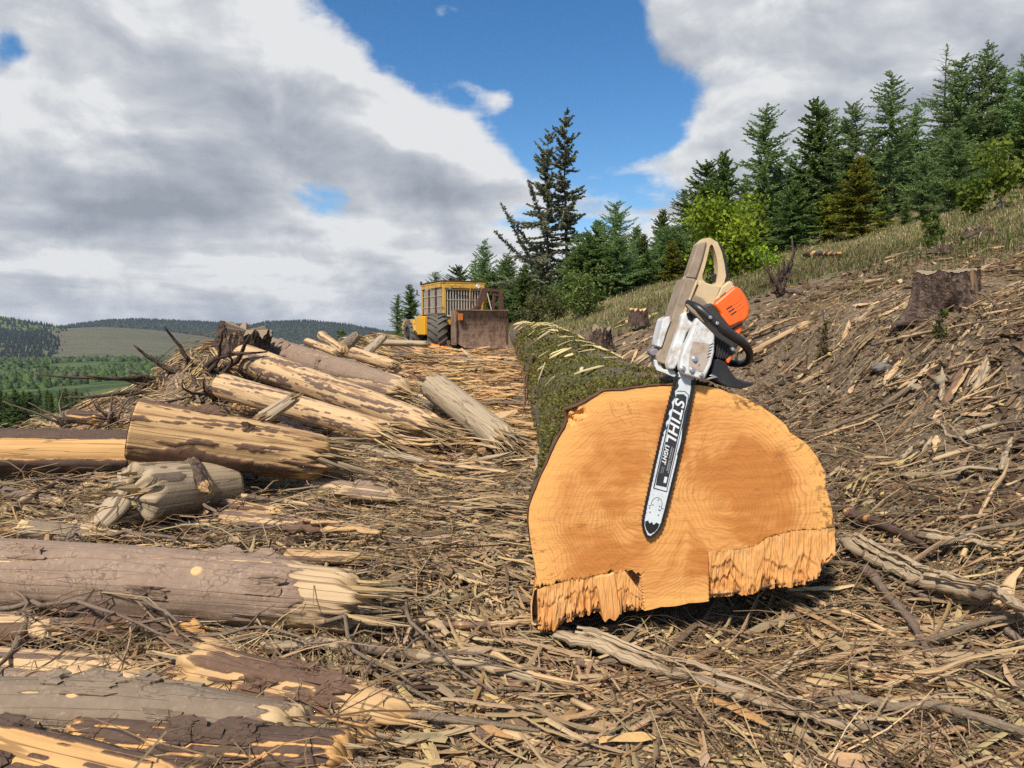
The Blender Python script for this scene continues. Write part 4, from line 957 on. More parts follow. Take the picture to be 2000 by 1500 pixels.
# more of the heap: half-buried logs, slabs and bark
for i, (a, r_, lab, m_, bk, sq) in enumerate([
    ((575, 742, 780, 800), .055, "half-buried tan log between the golden log and the bark-covered log", ML_WEATHER, .2, .8),
    ((600, 700, 690, 742), .06, "short grey-barked log under the bark-covered log's middle", ML_GREY, .9, 1),
    ((560, 820, 660, 838), .07, "curled bark slab lying on the right end of the thick half-peeled log", ML_PINK, .95, .4),
    ((520, 800, 610, 850), .05, "brown bark piece beside the grey splintered chunk", ML_PINK, .9, .5),
    ((640, 855, 840, 905), .05, "splintered tan log continuing the thick half-peeled log into the mat", ML_WEATHER, .1, .5),
    ((0, 960, 130, 985), .03, "thin broken log under the left edge log", ML_BRANCH, .7, 1),
    ((430, 905, 520, 925), .045, "dark log end tucked under the thick half-peeled log's middle", ML_DARK, .9, 1),
    ((420, 985, 560, 1005), .035, "bare brown pole between the weathered butt and the short patchy log", ML_PEEL, .5, 1),
    ((230, 1012, 330, 1000), .05, "grey bark-stripped block leaning on the weathered butt", ML_WEATHER, .1, .8),
    ((560, 1085, 735, 1092), .05, "orange-brown rotten slab above the pinkish log's torn end", ML_PEEL, .35, .5),
    ((640, 1112, 820, 1100), .02, "thin bark-covered branch right above the pinkish log's torn end", ML_BRANCH, .9, 1),
    ((-40, 1225, 150, 1235), .05, "cut-off pale log tucked under the pinkish log at the left edge", ML_PALE, .3, .8),
    ((100, 1300, 330, 1340), .04, "long bare yellow log below the pinkish log", ML_PALE, .15, .6),
    ((330, 1262, 470, 1275), .035, "mossy brown log piece below the pinkish log's middle", ML_PEEL, .8, 1),
    ((600, 1330, 860, 1400), .04, "rotten brown and yellow slab under the grey split plank", ML_PEEL, .45, .5),
    ((440, 1440, 640, 1500), .05, "cracked grey-brown log at the bottom edge left of the yellow split pole", ML_GREY, .8, .9),
    ((560, 1470, 760, 1520), .04, "weathered tan log at the bottom edge under the yellow split pole", ML_WEATHER, .1, .7),
    ((780, 760, 850, 800), .05, "stubby grey log left of the rotten splintered log", ML_WEATHER, .3, .8),
    ((700, 700, 800, 735), .05, "pale splintered pole sloping down behind the bark-covered log", ML_PALE, .1, .6),
    ((-60, 1335, 330, 1372), .045, "brown bark-covered log above the grey forking log at the left edge", ML_PINK, .85, 1),
    ((380, 1385, 760, 1465), .05, "mottled brown and orange log right of the grey forking log", ML_DARK, .65, .9),
    ((150, 1195, 420, 1240), .04, "dark half-hidden log in the shadow below the pinkish log", ML_DARK, .9, 1),
    ((20, 1030, 210, 1050), .045, "grey half-buried log behind the pinkish log at the left edge", ML_GREY, .8, .9),
    ((440, 1010, 640, 1035), .045, "bare tan log under the twigs left of the short patchy log", ML_PALE, .3, .8),
    ((640, 960, 800, 975), .05, "broken bark-edged slab right of the short patchy log", ML_PINK, .6, .5),
    ((560, 770, 700, 820), .06, "brown log wedged between the golden log and the thin peeled log", ML_PINK, .8, 1),
    ((690, 745, 800, 775), .06, "grey log below the bark-covered log's lower end", ML_GREY, .85, 1),
    ((470, 860, 640, 880), .05, "orange torn slab leaning on the thick half-peeled log's right half", ML_PALE, .3, .5),
    ((700, 830, 860, 870), .045, "splintered tan log right of the thin peeled orange log", ML_WEATHER, .1, .6),
    ((820, 900, 1010, 925), .03, "flattened golden pole across the track beside the trunk", ML_PALE, .05, .4)]):
    A, B = pr(a[0], a[1], r_, a[2], a[3], r_ * .8, 1.0 if sq < .6 else 1.25)
    log("log", lab, "log", A, B, r_, r_ * .82, m_, 160 + i, bark=bk, ends=('cut' if i % 2 else 'torn', 'torn'), torn_len=.12, K=36, fibres=26, step=.014, squash=sq, patch=2.2, thk=.004)
# ------------------------------------------------------------------ chainsaw leaning on the cut face
SAW = empty("chainsaw", tuple(P(1335, 760, FACE_D + 0.05)))
SLOC = np.array(SAW.location)
tag(SAW, "orange, white and beige chainsaw standing bar-down against the cut face", "chainsaw")
def sp(px, py, b=0.0): return P(px, py, FACE_D + 0.05 * (985 - py) / 240 + b)
def z6(p): return (1250 + p[0] * 0.22, 450 + p[1] * 0.22)
def z7(p): return (1230 + p[0] * 0.22667, 730 + p[1] * 0.22667)
def prism(front, depth, holes=None):
    """front: list of 3-D points, extruded straight back"""
    n = len(front); F = np.array(front); Bk = F + np.array([0, depth, 0])
    return np.vstack([F, Bk]), [tuple(range(n)), tuple(range(2 * n - 1, n - 1, -1))] + [(i, i + n, (i + 1) % n + n, (i + 1) % n) for i in range(n)]
def solid(name, pts, b0, b1, mat, parent, bevel=0.003, conv=z6, loc=None, seg=2, smoothpts=0):
    pts = [conv(p) for p in pts]
    if smoothpts:
        for _ in range(smoothpts):
            q = []
            for i in range(len(pts)):
                a, b = np.array(pts[i]), np.array(pts[(i + 1) % len(pts)]); q += [tuple(a * .75 + b * .25), tuple(a * .25 + b * .75)]
            pts = q
    V, F = prism([sp(x, y, b0) for x, y in pts], b1 - b0)
    V = V - SLOC
    me = bpy.data.meshes.new(name); me.from_pydata([tuple(v) for v in V], [], F); me.update()
    bm = bmesh.new(); bm.from_mesh(me); bmesh.ops.recalc_face_normals(bm, faces=bm.faces); bm.to_mesh(me); bm.free()
    me.materials.append(mat)
    o = link(bpy.data.objects.new(name, me)); o.parent = parent
    if bevel:
        for f in me.polygons: f.use_smooth = True
        md = o.modifiers.new("bevel", 'BEVEL'); md.width = bevel; md.segments = seg; md.limit_method = 'ANGLE'; md.angle_limit = R(30); md.harden_normals = True
    return o
def worn(name, col, under, amt, rough=0.45, scale=18, metal=0.0, dirt=(0.10, 0.075, 0.05), dirt_amt=0.35):
    m, k = new_mat(name)
    co = k.n('ShaderNodeTexCoord').outputs['Object']
    n1 = k.noise(co, scale * 2.2, 7, 0.7); n2 = k.noise(co, scale * 0.7, 5, 0.6); n3 = k.noise(co, scale * 6, 4, 0.6)
    c = k.mix(n3, tuple(x * 0.88 for x in col), tuple(min(1, x * 1.08) for x in col))
    f = k.step(n1, 0.70 - amt * 0.3, 0.76 - amt * 0.3)
    c = k.mix(f, c, under)
    d = k.m('MULTIPLY', k.step(k.m('ADD', k.m('MULTIPLY', n2, 0.7), k.m('MULTIPLY', n1, 0.3)), 0.42, 0.66), dirt_amt)
    c = k.mix(d, c, dirt)
    finish(k, c, k.m('ADD', rough, k.m('MULTIPLY', d, 0.4)), k.m('SUBTRACT', n3, f), 0.12, 0.002, metal, 0.45)
    return m
MS_OR = worn("orange_plastic", (0.82, 0.13, 0.012), (0.5, 0.09, 0.02), 0.0, 0.38, dirt_amt=0.12)
MS_WH = worn("worn_white_paint", (0.62, 0.65, 0.66), (0.09, 0.09, 0.09), 0.28, 0.5, 26, dirt=(0.30, 0.22, 0.15), dirt_amt=0.8)
MS_BE = worn("beige_plastic", (0.56, 0.43, 0.25), (0.30, 0.21, 0.12), 0.1, 0.55, dirt=(0.24, 0.17, 0.10), dirt_amt=0.45)
MS_TA = worn("grimy_taupe_plastic", (0.30, 0.235, 0.17), (0.16, 0.11, 0.075), 0.2, 0.7, dirt=(0.17, 0.12, 0.08), dirt_amt=0.6)
MS_BK = worn("black_plastic", (0.018, 0.018, 0.02), (0.12, 0.12, 0.12), 0.0, 0.35, dirt=(0.05, 0.045, 0.04), dirt_amt=0.3)
MS_HB = worn("black_handle_paint", (0.02, 0.02, 0.022), (0.55, 0.57, 0.58), 0.17, 0.32, 30, dirt=(0.05, 0.045, 0.04), dirt_amt=0.2)
MS_DK = worn("oily_engine_metal", (0.035, 0.032, 0.03), (0.10, 0.09, 0.08), 0.2, 0.5, dirt=(0.05, 0.035, 0.025))
MS_ST = worn("bright_steel", (0.50, 0.50, 0.49), (0.2, 0.2, 0.2), 0.1, 0.35, metal=0.8, dirt_amt=0.25)
MS_BAR = worn("bar_paint", (0.60, 0.66, 0.69), (0.03, 0.035, 0.04), 0.14, 0.42, 22, dirt=(0.20, 0.22, 0.23), dirt_amt=0.2)
MS_CH = worn("chain_steel", (0.03, 0.03, 0.032), (0.25, 0.25, 0.25), 0.15, 0.35, 60, metal=0.5, dirt_amt=0.1)
MS_INK = plain("black_print", (0.022, 0.024, 0.027), 0.5, 0, 0.3, 40, 0.0); MS_LET = plain("white_print", (0.66, 0.70, 0.72), 0.5, 0, 0.12, 60, 0.0); MS_GRY = plain("grey_print", (0.20, 0.21, 0.22), 0.5, 0, 0.2, 60, 0.0)
# guide bar
BA, BB = np.array(z7((482, 40))), np.array(z7((168, 1400)))
BU = (BB - BA) / np.linalg.norm(BB - BA); BN = np.array([-BU[1], BU[0]]) * -1     # BN points to image right
if BN[0] < 0: BN = -BN
BL = float(np.linalg.norm(BB - BA))
def barpt(u, v): return BA + BU * u + BN * v          # u, v in photograph pixels
def hw(u): return np.interp(u, [-10, 0, 80, 180, 260, 285, 300, 308, BL], [16, 17.5, 20, 20, 18.8, 17.6, 14.5, 10.0, 3.5])
us = np.concatenate([np.linspace(-14, 280, 26), np.linspace(286, BL, 9)])
outl = [tuple(barpt(u, hw(u))) for u in us] + [tuple(barpt(u, -hw(u))) for u in us[::-1]]
ident = lambda p: p
bar = solid("guide_bar", outl, -0.0135, -0.0085, MS_BAR, SAW, 0.0008, ident)
# black grime bands along the rails near the head, nose plate outline, rivets
gr = [tuple(barpt(u, hw(u) - 0.6)) for u in np.linspace(0, 150, 14)] + [tuple(barpt(u, hw(u) - (6.5 + 2.2 * math.sin(u * .9) - u * 0.022))) for u in np.linspace(150, 0, 24)]
solid("grime_band", gr, -0.0140, -0.0134, MS_INK, bar, 0, ident)
gl = [tuple(barpt(u, -hw(u) + 0.6)) for u in np.linspace(0, 120, 12)] + [tuple(barpt(u, -hw(u) + (7 + 2.5 * math.sin(u * .8 + 1) - u * 0.035))) for u in np.linspace(120, 0, 22)]
solid("grime_band", gl, -0.0140, -0.0134, MS_INK, bar, 0, ident)
nz = [tuple(barpt(u, v)) for u, v in [(290, -14), (287, -9), (292, -5), (288, -1), (293, 3), (287, 8), (289, 14), (298, 12.5), (305, 8.5), (311, 2), (311, -2), (305, -8.5), (298, -12.5)]]
solid("nose_sprocket", nz, -0.0142, -0.0136, MS_CH, bar, 0, ident)
pan = [tuple(barpt(u, v)) for u, v in [(34, -10.5), (31, 3), (35, 10), (50, 12), (216, 11.5), (216, -10), (200, -11)]]
panel = solid("print_panel", pan, -0.0140, -0.0135, MS_INK, bar, 0, ident)
def strip(name, pts, w, par, mat, b=-0.0143):
    g = Geo()
    for a, c in zip(pts[:-1], pts[1:]):
        a3, c3 = sp(*barpt(*a), b) - SLOC, sp(*barpt(*c), b) - SLOC
        t = norm(c3 - a3); s = np.cross(t, [0, 1, 0]) * w * FACE_D / FPX / 2
        g.add([a3 - s, c3 - s, c3 + s, a3 + s, a3 - s + (0, .0004, 0), c3 - s + (0, .0004, 0), c3 + s + (0, .0004, 0), a3 + s + (0, .0004, 0)], [(0, 1, 2, 3), (7, 6, 5, 4), (0, 4, 5, 1), (1, 5, 6, 2), (2, 6, 7, 3), (3, 7, 4, 0)])
    return g.build(name, mat, par)
strip("panel_outline", [(28, -11), (25, 4), (30, 12.5), (46, 14.2), (224, 13.6)], 1.3, bar, MS_INK)
strip("panel_outline", [(224, 13.6), (223, -12.6), (95, -13.4)], 2.0, bar, MS_INK)
a = np.linspace(0, math.pi, 9)
strip("nose_seam", [(258, -15)] + [(258, -10.5)] + [(252 - 13 * math.sin(x), -10.5 * math.cos(x)) for x in a] + [(258, 10.5), (258, 15)], 0.9, bar, MS_INK)
for (u, v) in [(243, 1), (255, -7), (255, 6.5), (262, -12), (262, 9), (270, -9), (272, 8), (262, 7)]:
    aa = np.linspace(0, 2 * math.pi, 8, endpoint=False)
    solid("rivet", [tuple(barpt(u + 1.5 * math.cos(x), v + 1.5 * math.sin(x))) for x in aa], -0.0148, -0.0136, MS_GRY, bar, 0, ident)
def text(body, u0, v0, length, high, mat, shear, par, offset=0.02, b=-0.0146):
    c = bpy.data.curves.new("lettering", 'FONT'); c.body = body; c.size = 1.0; c.shear = shear; c.offset = offset; c.extrude = 0.0002; c.space_character = 1.12; c.align_x = 'LEFT'
    o = link(bpy.data.objects.new("lettering", c)); bpy.context.view_layer.update()
    w = max(v[0] for v in o.bound_box) - min(v[0] for v in o.bound_box); h = max(v[1] for v in o.bound_box) - min(v[1] for v in o.bound_box)
    p0 = sp(*barpt(u0, v0), b); ex = norm(sp(*barpt(u0 + 10, v0), b) - p0); ey = sp(*barpt(u0, v0 + 10), b) - p0; ey = norm(ey - ex * (ey @ ex)); ez = np.cross(ex, ey)
    sx = length * FACE_D / FPX / w; sy = high * FACE_D / FPX / h
    M = Matrix(((ex[0] * sx, ey[0] * sy, ez[0], p0[0] - SLOC[0]), (ex[1] * sx, ey[1] * sy, ez[1], p0[1] - SLOC[1]), (ex[2] * sx, ey[2] * sy, ez[2], p0[2] - SLOC[2]), (0, 0, 0, 1)))
    me = bpy.data.meshes.new_from_object(o.evaluated_get(bpy.context.evaluated_depsgraph_get())); bpy.data.objects.remove(o)
    me.materials.clear(); me.materials.append(mat); o = link(bpy.data.objects.new("lettering", me)); o.parent = par; o.matrix_basis = M
    return o
text("STIHL", 40, -9.5, 90, 20, MS_LET, 0.25, panel, 0.022)
text("LIGHT", 134, -8.5, 40, 8.5, MS_LET, 0.25, panel, 0.035)
for (u0, u1, v, w_) in [(136, 160, 4.2, 2.4), (162, 184, 4.8, 2.6), (138, 166, 8, 1.8), (168, 188, 8.2, 2.0), (178, 192, -5.5, 1.3), (178, 190, -2.0, 1.3), (196, 208, 6.0, 5.5)]:
    strip("small_print", [(u0, v), (u1, v)], w_, panel, MS_GRY if u0 < 190 else MS_LET, -0.0146)
# chain: links all the way round the bar
ch = Geo()
loop = [np.array(barpt(u, hw(u) + 1.2)) for u in np.linspace(-8, 280, 70)] + [np.array(barpt(u, hw(u) + 1.6)) for u in np.linspace(284, BL + 1.5, 14)] + [np.array(barpt(u, -hw(u) - 1.6)) for u in np.linspace(BL + 1.5, 284, 14)] + [np.array(barpt(u, -hw(u) - 1.2)) for u in np.linspace(280, -8, 70)]
loop = np.array(loop); seg = np.concatenate([[0], np.cumsum(np.linalg.norm(np.diff(loop, axis=0), axis=1))])
stepc = 4.6; N = int(seg[-1] / stepc)
for i in range(N):
    s0, s1 = i * stepc + 0.25, (i + 1) * stepc - 0.25
    a2 = np.array([np.interp(s0, seg, loop[:, j]) for j in (0, 1)]); b2 = np.array([np.interp(s1, seg, loop[:, j]) for j in (0, 1)])
    t = (b2 - a2) / np.linalg.norm(b2 - a2); nn = np.array([-t[1], t[0]])
    cen = barpt(np.dot((a2 + b2) / 2 - BA, BU), 0); 
    if np.dot(nn, (a2 + b2) / 2 - cen) < 0: nn = -nn
    hi = (3.6, 2.0, 2.9, 2.0)[i % 4]; lo_ = 2.6
    poly = [a2 - nn * lo_, b2 - nn * lo_, b2 + nn * hi, a2 + nn * hi * (0.35 if i % 4 == 0 else 0.8)]
    bz = (-0.0165, -0.0060) if i % 2 == 0 else (-0.0150, -0.0075)
    F_ = [sp(*p, bz[0]) - SLOC for p in poly]; B_ = [f + np.array([0, bz[1] - bz[0], 0]) for f in F_]
    ch.add(F_ + B_, [(0, 1, 2, 3), (7, 6, 5, 4), (0, 4, 5, 1), (1, 5, 6, 2), (2, 6, 7, 3), (3, 7, 4, 0)])
chain = ch.build("saw_chain", MS_CH, SAW)
# engine block and tank (behind the covers)
solid("engine_block", [(420, 720), (640, 640), (840, 900), (860, 1040), (800, 1190), (640, 1330), (320, 1290), (260, 1190), (330, 900)], 0.012, 0.17, MS_DK, SAW, 0.008)
solid("fuel_tank", [(502, 432), (408, 418), (352, 560), (278, 790), (205, 1020), (142, 1108), (150, 1172), (250, 1200), (330, 1060), (430, 760), (640, 690), (560, 600), (470, 560)], 0.026, 0.15, MS_TA, SAW, 0.006)
solid("spine_edge", [(500, 440), (520, 450), (472, 570), (400, 760), (330, 1000), (262, 1190), (246, 1180), (310, 980), (380, 740), (455, 560)], 0.020, 0.04, MS_BE, SAW, 0.003)
# rear handle loop
inner = [(555, 430), (552, 400), (575, 330), (600, 230), (618, 145), (632, 124), (648, 134), (668, 190), (685, 260), (692, 330), (690, 390), (682, 450), (665, 490), (620, 478), (580, 462)]
outer = [(380, 470), (412, 400), (440, 320), (475, 220), (508, 118), (560, 72), (622, 64), (690, 104), (728, 190), (752, 300), (765, 400), (748, 465), (715, 500), (650, 690), (470, 570)]
n = len(inner); V = []
for b in (0.045, 0.088):
    for L_ in (outer, inner): V += [sp(*z6(p), 0.045) + np.array([0, b - 0.045, 0]) - SLOC for p in L_]
q = []
for i in range(n):
    j = (i + 1) % n
    q += [(i, n + i, n + j, j), (2 * n + i, 2 * n + j, 3 * n + j, 3 * n + i), (i, j, 2 * n + j, 2 * n + i), (n + i, 3 * n + i, 3 * n + j, n + j)]
g = Geo(); g.add(V, q); hand = g.build("rear_handle", MS_BE, SAW, bevel=0.007, seg=3)
solid("handle_base_strip", [(512, 112), (598, 92), (560, 250), (500, 432), (410, 418), (450, 300)], 0.036, 0.092, MS_TA, hand, 0.006)
solid("rubber_grip", [(690, 102), (715, 108), (750, 180), (775, 280), (788, 380), (785, 440), (755, 455), (765, 400), (752, 300), (728, 190)], 0.042, 0.092, MS_BK, hand, 0.006)
solid("throttle_trigger", [(640, 395), (672, 380), (690, 395), (688, 440), (670, 470), (655, 440)], 0.056, 0.074, MS_BK, hand, 0.003)
solid("seam_line", [(408, 414), (500, 430), (499, 440), (406, 424)], 0.0345, 0.037, MS_DK, hand, 0)
# beige air-filter shroud, cream strip, orange cover with slots
solid("shroud", [(470, 565), (540, 440), (600, 470), (725, 495), (700, 560), (640, 700), (560, 640)], 0.030, 0.105, MS_BE, SAW, 0.005)
cov = solid("top_cover", [(648, 655), (845, 488), (900, 515), (950, 590), (980, 680), (972, 770), (935, 808), (870, 835), (800, 868), (712, 800), (716, 740)], 0.020, 0.16, MS_OR, SAW, 0.014, seg=4)
solid("cover_skirt", [(805, 880), (860, 845), (928, 818), (905, 900), (882, 952), (840, 925)], 0.024, 0.15, MS_OR, SAW, 0.008, seg=3)
solid("cover_latch", [(785, 872), (860, 828), (905, 815), (925, 790), (935, 800), (915, 822), (850, 858), (795, 884)], 0.014, 0.03, MS_BK, cov, 0.002)
for i in range(3):
    x, y = 792 + i * 19, 684 + i * 25
    solid("cover_slot", [(x - 28, y + 12), (x + 24, y - 22), (x + 30, y - 12), (x - 20, y + 22)], 0.0192, 0.024, MS_INK, cov, 0.0005)
    solid("cover_rib", [(x + 36, y - 28), (x + 92, y - 66), (x + 94, y - 61), (x + 40, y - 22)], 0.0186, 0.024, MS_OR, cov, 0.0008)
solid("top_strip", [(700, 560), (728, 498), (795, 446), (825, 455), (832, 488), (866, 515), (650, 640)], 0.028, 0.13, MS_BE, SAW, 0.008, seg=3)
for i in range(3):
    x, y = 735 + i * 24, 568 - i * 3
    solid("vent_slot", [(x - 22, y + 18), (x + 24, y - 20), (x + 30, y - 14), (x - 16, y + 22)], 0.0265, 0.03, MS_DK, SAW, 0)
# white crankcase cover, sprocket cover with nuts
solid("crankcase_cover", [(376, 745), (430, 716), (478, 738), (490, 800), (452, 870), (420, 912), (385, 1020), (345, 1170), (312, 1238), (252, 1240), (240, 1190), (300, 1000), (352, 850)], -0.012, 0.03, MS_WH, SAW, 0.008, seg=3)
solid("casing_hole", [(412, 745), (440, 722), (474, 745), (480, 790), (460, 812), (425, 790)], -0.0135, -0.010, MS_DK, SAW, 0.001)
scov = solid("sprocket_cover", [(505, 765), (668, 928), (664, 1080), (636, 1195), (575, 1330), (545, 1328), (372, 1276), (352, 1232), (362, 1130), (392, 1045), (445, 930)], -0.046, -0.002, MS_WH, SAW, 0.009, seg=3)
solid("cover_recess", [(470, 985), (620, 1005), (612, 1150), (560, 1260), (430, 1235), (440, 1090)], -0.0468, -0.044, worn("rust_stained_paint", (0.42, 0.36, 0.31), (0.12, 0.08, 0.06), 0.3, 0.7, 26, dirt=(0.24, 0.13, 0.07), dirt_amt=0.7), scov, 0.001)
def disc(name, zx, zy, rz, b0, b1, mat, par, n=6):
    aa = np.linspace(0, 2 * math.pi, n, endpoint=False) + 0.3
    return solid(name, [(zx + rz * math.cos(x), zy + rz * math.sin(x)) for x in aa], b0, b1, mat, par, 0.001)
for (x, y, r_) in [(490, 1145, 24), (465, 1242, 24), (382, 1228, 20), (546, 1286, 17)]:
    nut = disc("cover_washer", x, y, r_ * 1.25, -0.0482, -0.0462, MS_ST, scov, 14); disc("cover_nut", x, y, r_ * 0.8, -0.0545, -0.0482, MS_ST, nut, 6)
for i in range(5):
    x, y = 632 - i * 6, 1010 + i * 28
    solid("cover_vent", [(x - 14, y + 6), (x + 18, y - 12), (x + 18, y - 4), (x - 14, y + 14)], -0.0472, -0.044, MS_DK, scov, 0)
solid("lower_rim", [(352, 1235), (372, 1280), (545, 1332), (578, 1334), (690, 1306), (685, 1296), (640, 1300), (575, 1318)], -0.03, 0.01, MS_ST, SAW, 0.002)
# left side silver housing, bumper spikes
solid("starter_housing", [(255, 762), (272, 760), (278, 800), (240, 900), (195, 1045), (150, 1030), (165, 960), (205, 790)], 0.02, 0.12, MS_WH, SAW, 0.006)
solid("filler_cap", [(84, 1065), (130, 1045), (175, 1060), (170, 1105), (120, 1122), (90, 1105)], 0.04, 0.10, worn("grey_cap", (0.20, 0.19, 0.22), (0.1, 0.1, 0.1), 0.1, 0.5), SAW, 0.006)
solid("bumper_spike", [(128, 1150), (150, 1150), (165, 1195), (215, 1235), (300, 1240), (345, 1290), (300, 1305), (215, 1268), (150, 1245), (130, 1200)], 0.006, 0.03, MS_WH, SAW, 0.003)
# front handle tube and hand guard
def saw_tube(name, path, rad, mat, par, sides=14):
    pts = np.array([sp(*z6(p[:2]), p[2]) for p in path]); 
    t = np.linspace(0, len(pts) - 1, (len(pts) - 1) * 6 + 1); k = np.arange(len(pts))
    sm = np.stack([np.interp(t, k, pts[:, j]) for j in range(3)], -1)
    for _ in range(4): sm[1:-1] = (sm[:-2] + 2 * sm[1:-1] + sm[2:]) / 4
    g = Geo(); g.tube(sm - SLOC, np.interp(t, k, rad), sides); return g.build(name, mat, par, smooth=True)
fh = saw_tube("front_handle", [(420, 640, -0.01), (520, 690, -.045), (640, 795, -.058), (770, 900, -.060), (870, 965, -.055), (945, 1028, -.04), (980, 1100, .0), (962, 1160, .055), (900, 1188, .10), (800, 1178, .15)], [.010, .0145, .0155, .0155, .0145, .013, .012, .012, .012, .012], MS_HB, SAW)
solid("handle_bracket", [(402, 652), (430, 655), (600, 800), (610, 835), (560, 815), (425, 690)], -0.048, -0.028, MS_TA, fh, 0.003)
for (x, y) in [(628, 772), (688, 824), (828, 1055)]:
    disc("handle_screw", x, y, 16, -0.0765, -0.060, MS_ST, fh, 10)
hg = solid("hand_guard", [(650, 1150), (700, 1140), (765, 1172), (795, 1235), (855, 1312), (925, 1348), (1022, 1356), (1000, 1376), (900, 1410), (785, 1394), (690, 1345), (620, 1312)], -0.02, 0.13, MS_BK, SAW, 0.008, seg=3)
solid("guard_link", [(612, 1290), (640, 1278), (690, 1300), (684, 1312)], -0.03, -0.015, MS_ST, SAW, 0.002)
solid("muffler", [(660, 930), (800, 1010), (830, 1070), (790, 1150), (680, 1140)], -0.01, 0.10, MS_DK, SAW, 0.006)
for i in range(5):
    solid("cooling_fin", [(690 + i * 22, 960 + i * 16), (700 + i * 22, 966 + i * 16), (680 + i * 24, 1120), (672 + i * 24, 1118)], -0.016, -0.009, MS_DK, SAW, 0.0008)
solid("muffler_tag", [(766, 1150), (815, 1105), (826, 1118), (790, 1178), (772, 1176)], -0.012, 0.03, MS_OR, SAW, 0.002)
# ------------------------------------------------------------------ the yellow skidder at the end of the track
YAW = R(-65)
_c = P(883, 640, 21.8)
SK = empty("skidder", (_c[0], _c[1], EYE - 0.78), (0, 0, YAW))
tag(SK, "old yellow forestry skidder with caged cab and rusty blade at the track's end", "skidder")
def mach(name, col, rust, amt, rough=0.55, metal=0.0):
    m, k = new_mat(name)
    co = k.n('ShaderNodeTexCoord').outputs['Object']
    n1 = k.noise(co, 5, 7, 0.7); n2 = k.noise(co, 22, 5, 0.65); n3 = k.noise(k.vm('MULTIPLY', co, (14, 14, 2.2)), 1.0, 4, 0.6)
    c = k.mix(n2, tuple(x * 0.8 for x in col), tuple(min(1, x * 1.1) for x in col))
    r = k.mix(n2, tuple(x * 0.5 for x in rust), tuple(x * 1.5 for x in rust))
    e = k.m('ADD', k.m('MULTIPLY', n1, 0.7), k.m('MULTIPLY', n3, 0.3))
    f = k.step(e, 0.66 - amt * 0.4, 0.74 - amt * 0.4)
    finish(k, k.mix(f, c, r), k.m('ADD', rough, k.m('MULTIPLY', f, 0.3)), k.m('ADD', n2, f), 0.3, 0.01, metal, 0.4)
    return m
MK_Y = mach("yellow_machine_paint", (0.72, 0.36, 0.012), (0.13, 0.06, 0.025), 0.12)
MK_YD = mach("faded_yellow_paint", (0.60, 0.36, 0.07), (0.22, 0.11, 0.045), 0.3)
MK_R = mach("rusty_steel", (0.25, 0.165, 0.115), (0.15, 0.085, 0.055), 0.45, 0.75)
MK_RD = mach("dark_rust", (0.085, 0.045, 0.035), (0.14, 0.055, 0.03), 0.4, 0.8)
MK_D = plain("dark_greasy_steel", (0.03, 0.027, 0.025), 0.7, 0, 0.4, 20)
MK_T = plain("dusty_tyre", (0.115, 0.105, 0.088), 0.9, 0, 0.45, 9, 0.4, 0.2)
MK_G = plain("dusty_glass", (0.085, 0.09, 0.09), 0.3, 0, 0.45, 6, 0.0)
MK_B = plain("grey_guard_bars", (0.50, 0.46, 0.38), 0.6, 0, 0.35, 30)
MK_O = mach("orange_lamp_paint", (0.55, 0.17, 0.04), (0.16, 0.07, 0.03), 0.3)
def kb(name, lo, hi, mat, parent=None, bevel=0.015, M=None):
    g = Geo(); g.box(lo, hi, M); return g.build(name, mat, SK if parent is None else parent, bevel=bevel)
def kbar(name, a, b, w, h, mat, parent=None, bevel=0.006):
    g = Geo(); g.bar(a, b, w, h); return g.build(name, mat, SK if parent is None else parent, bevel=bevel)
kb("chassis", (-1.7, -.38, .42), (1.6, .38, .85), MK_D, bevel=.03)
kb("axle", (1.0, -.7, .45), (1.2, .7, .65), MK_D); kb("axle", (-1.4, -.7, .45), (-1.2, .7, .65), MK_D)
# cab: corner posts, roof, lower wall, glass behind guard bars
cx0, cx1, cw, z0, z1 = -.95, .98, .60, 1.08, 2.04
for x in (cx0, cx1):
    for y in (-cw, cw): kbar("cab_post", (x, y, z0 - .25), (x, y, z1), .10, .10, MK_YD, bevel=.02)
roof = Geo(); roof.box((cx0 - .08, -cw - .06, z1), (cx1 + .10, cw + .06, z1 + .07)); roof = roof.build("cab_roof", MK_YD, SK, bevel=.02)
kb("roof_fascia", (cx1 + .06, -cw - .02, z1 - .13), (cx1 + .095, cw + .02, z1 - .005), MK_YD, roof, .01)
kb("roof_rail", (cx0, -cw - .062, z1 - .10), (cx1, -cw - .03, z1 - .002), MK_YD, roof, .01)
kb("roof_rust_edge", (cx0 - .1, -cw - .08, z1 + .072), (cx1 + .12, cw + .08, z1 + .09), MK_RD, roof, .006)
kb("cab_floor", (cx0, -cw, z0 - .22), (cx1, cw, z0), MK_YD)
kb("driver_seat", (-.5, -.25, z0), (-.05, .25, z0 + .30), MK_D); kb("seat_back", (-.55, -.25, z0 + .25), (-.42, .25, z0 + .75), MK_D)
for y in (-cw + .05, cw - .05): kb("side_window", (cx0 + .06, y - .004, z0 + .02), (cx1 - .06, y + .004, z1 - .14), MK_G, None, 0)
kb("windscreen", (cx1 - .054, -cw + .06, z0 + .05), (cx1 - .046, cw - .06, z1 - .15), MK_G, None, 0)
kb("rear_window", (cx0 + .046, -cw + .06, z0 + .05), (cx0 + .054, cw - .06, z1 - .15), MK_G, None, 0)
fg = kb("front_guard", (cx1 + .02, -cw + .05, z0 + .02), (cx1 + .045, cw - .05, z0 + .06), MK_B, None, .004)
kb("guard_rail", (cx1 + .02, -cw + .05, z1 - .18), (cx1 + .045, cw - .05, z1 - .15), MK_B, fg, .004)
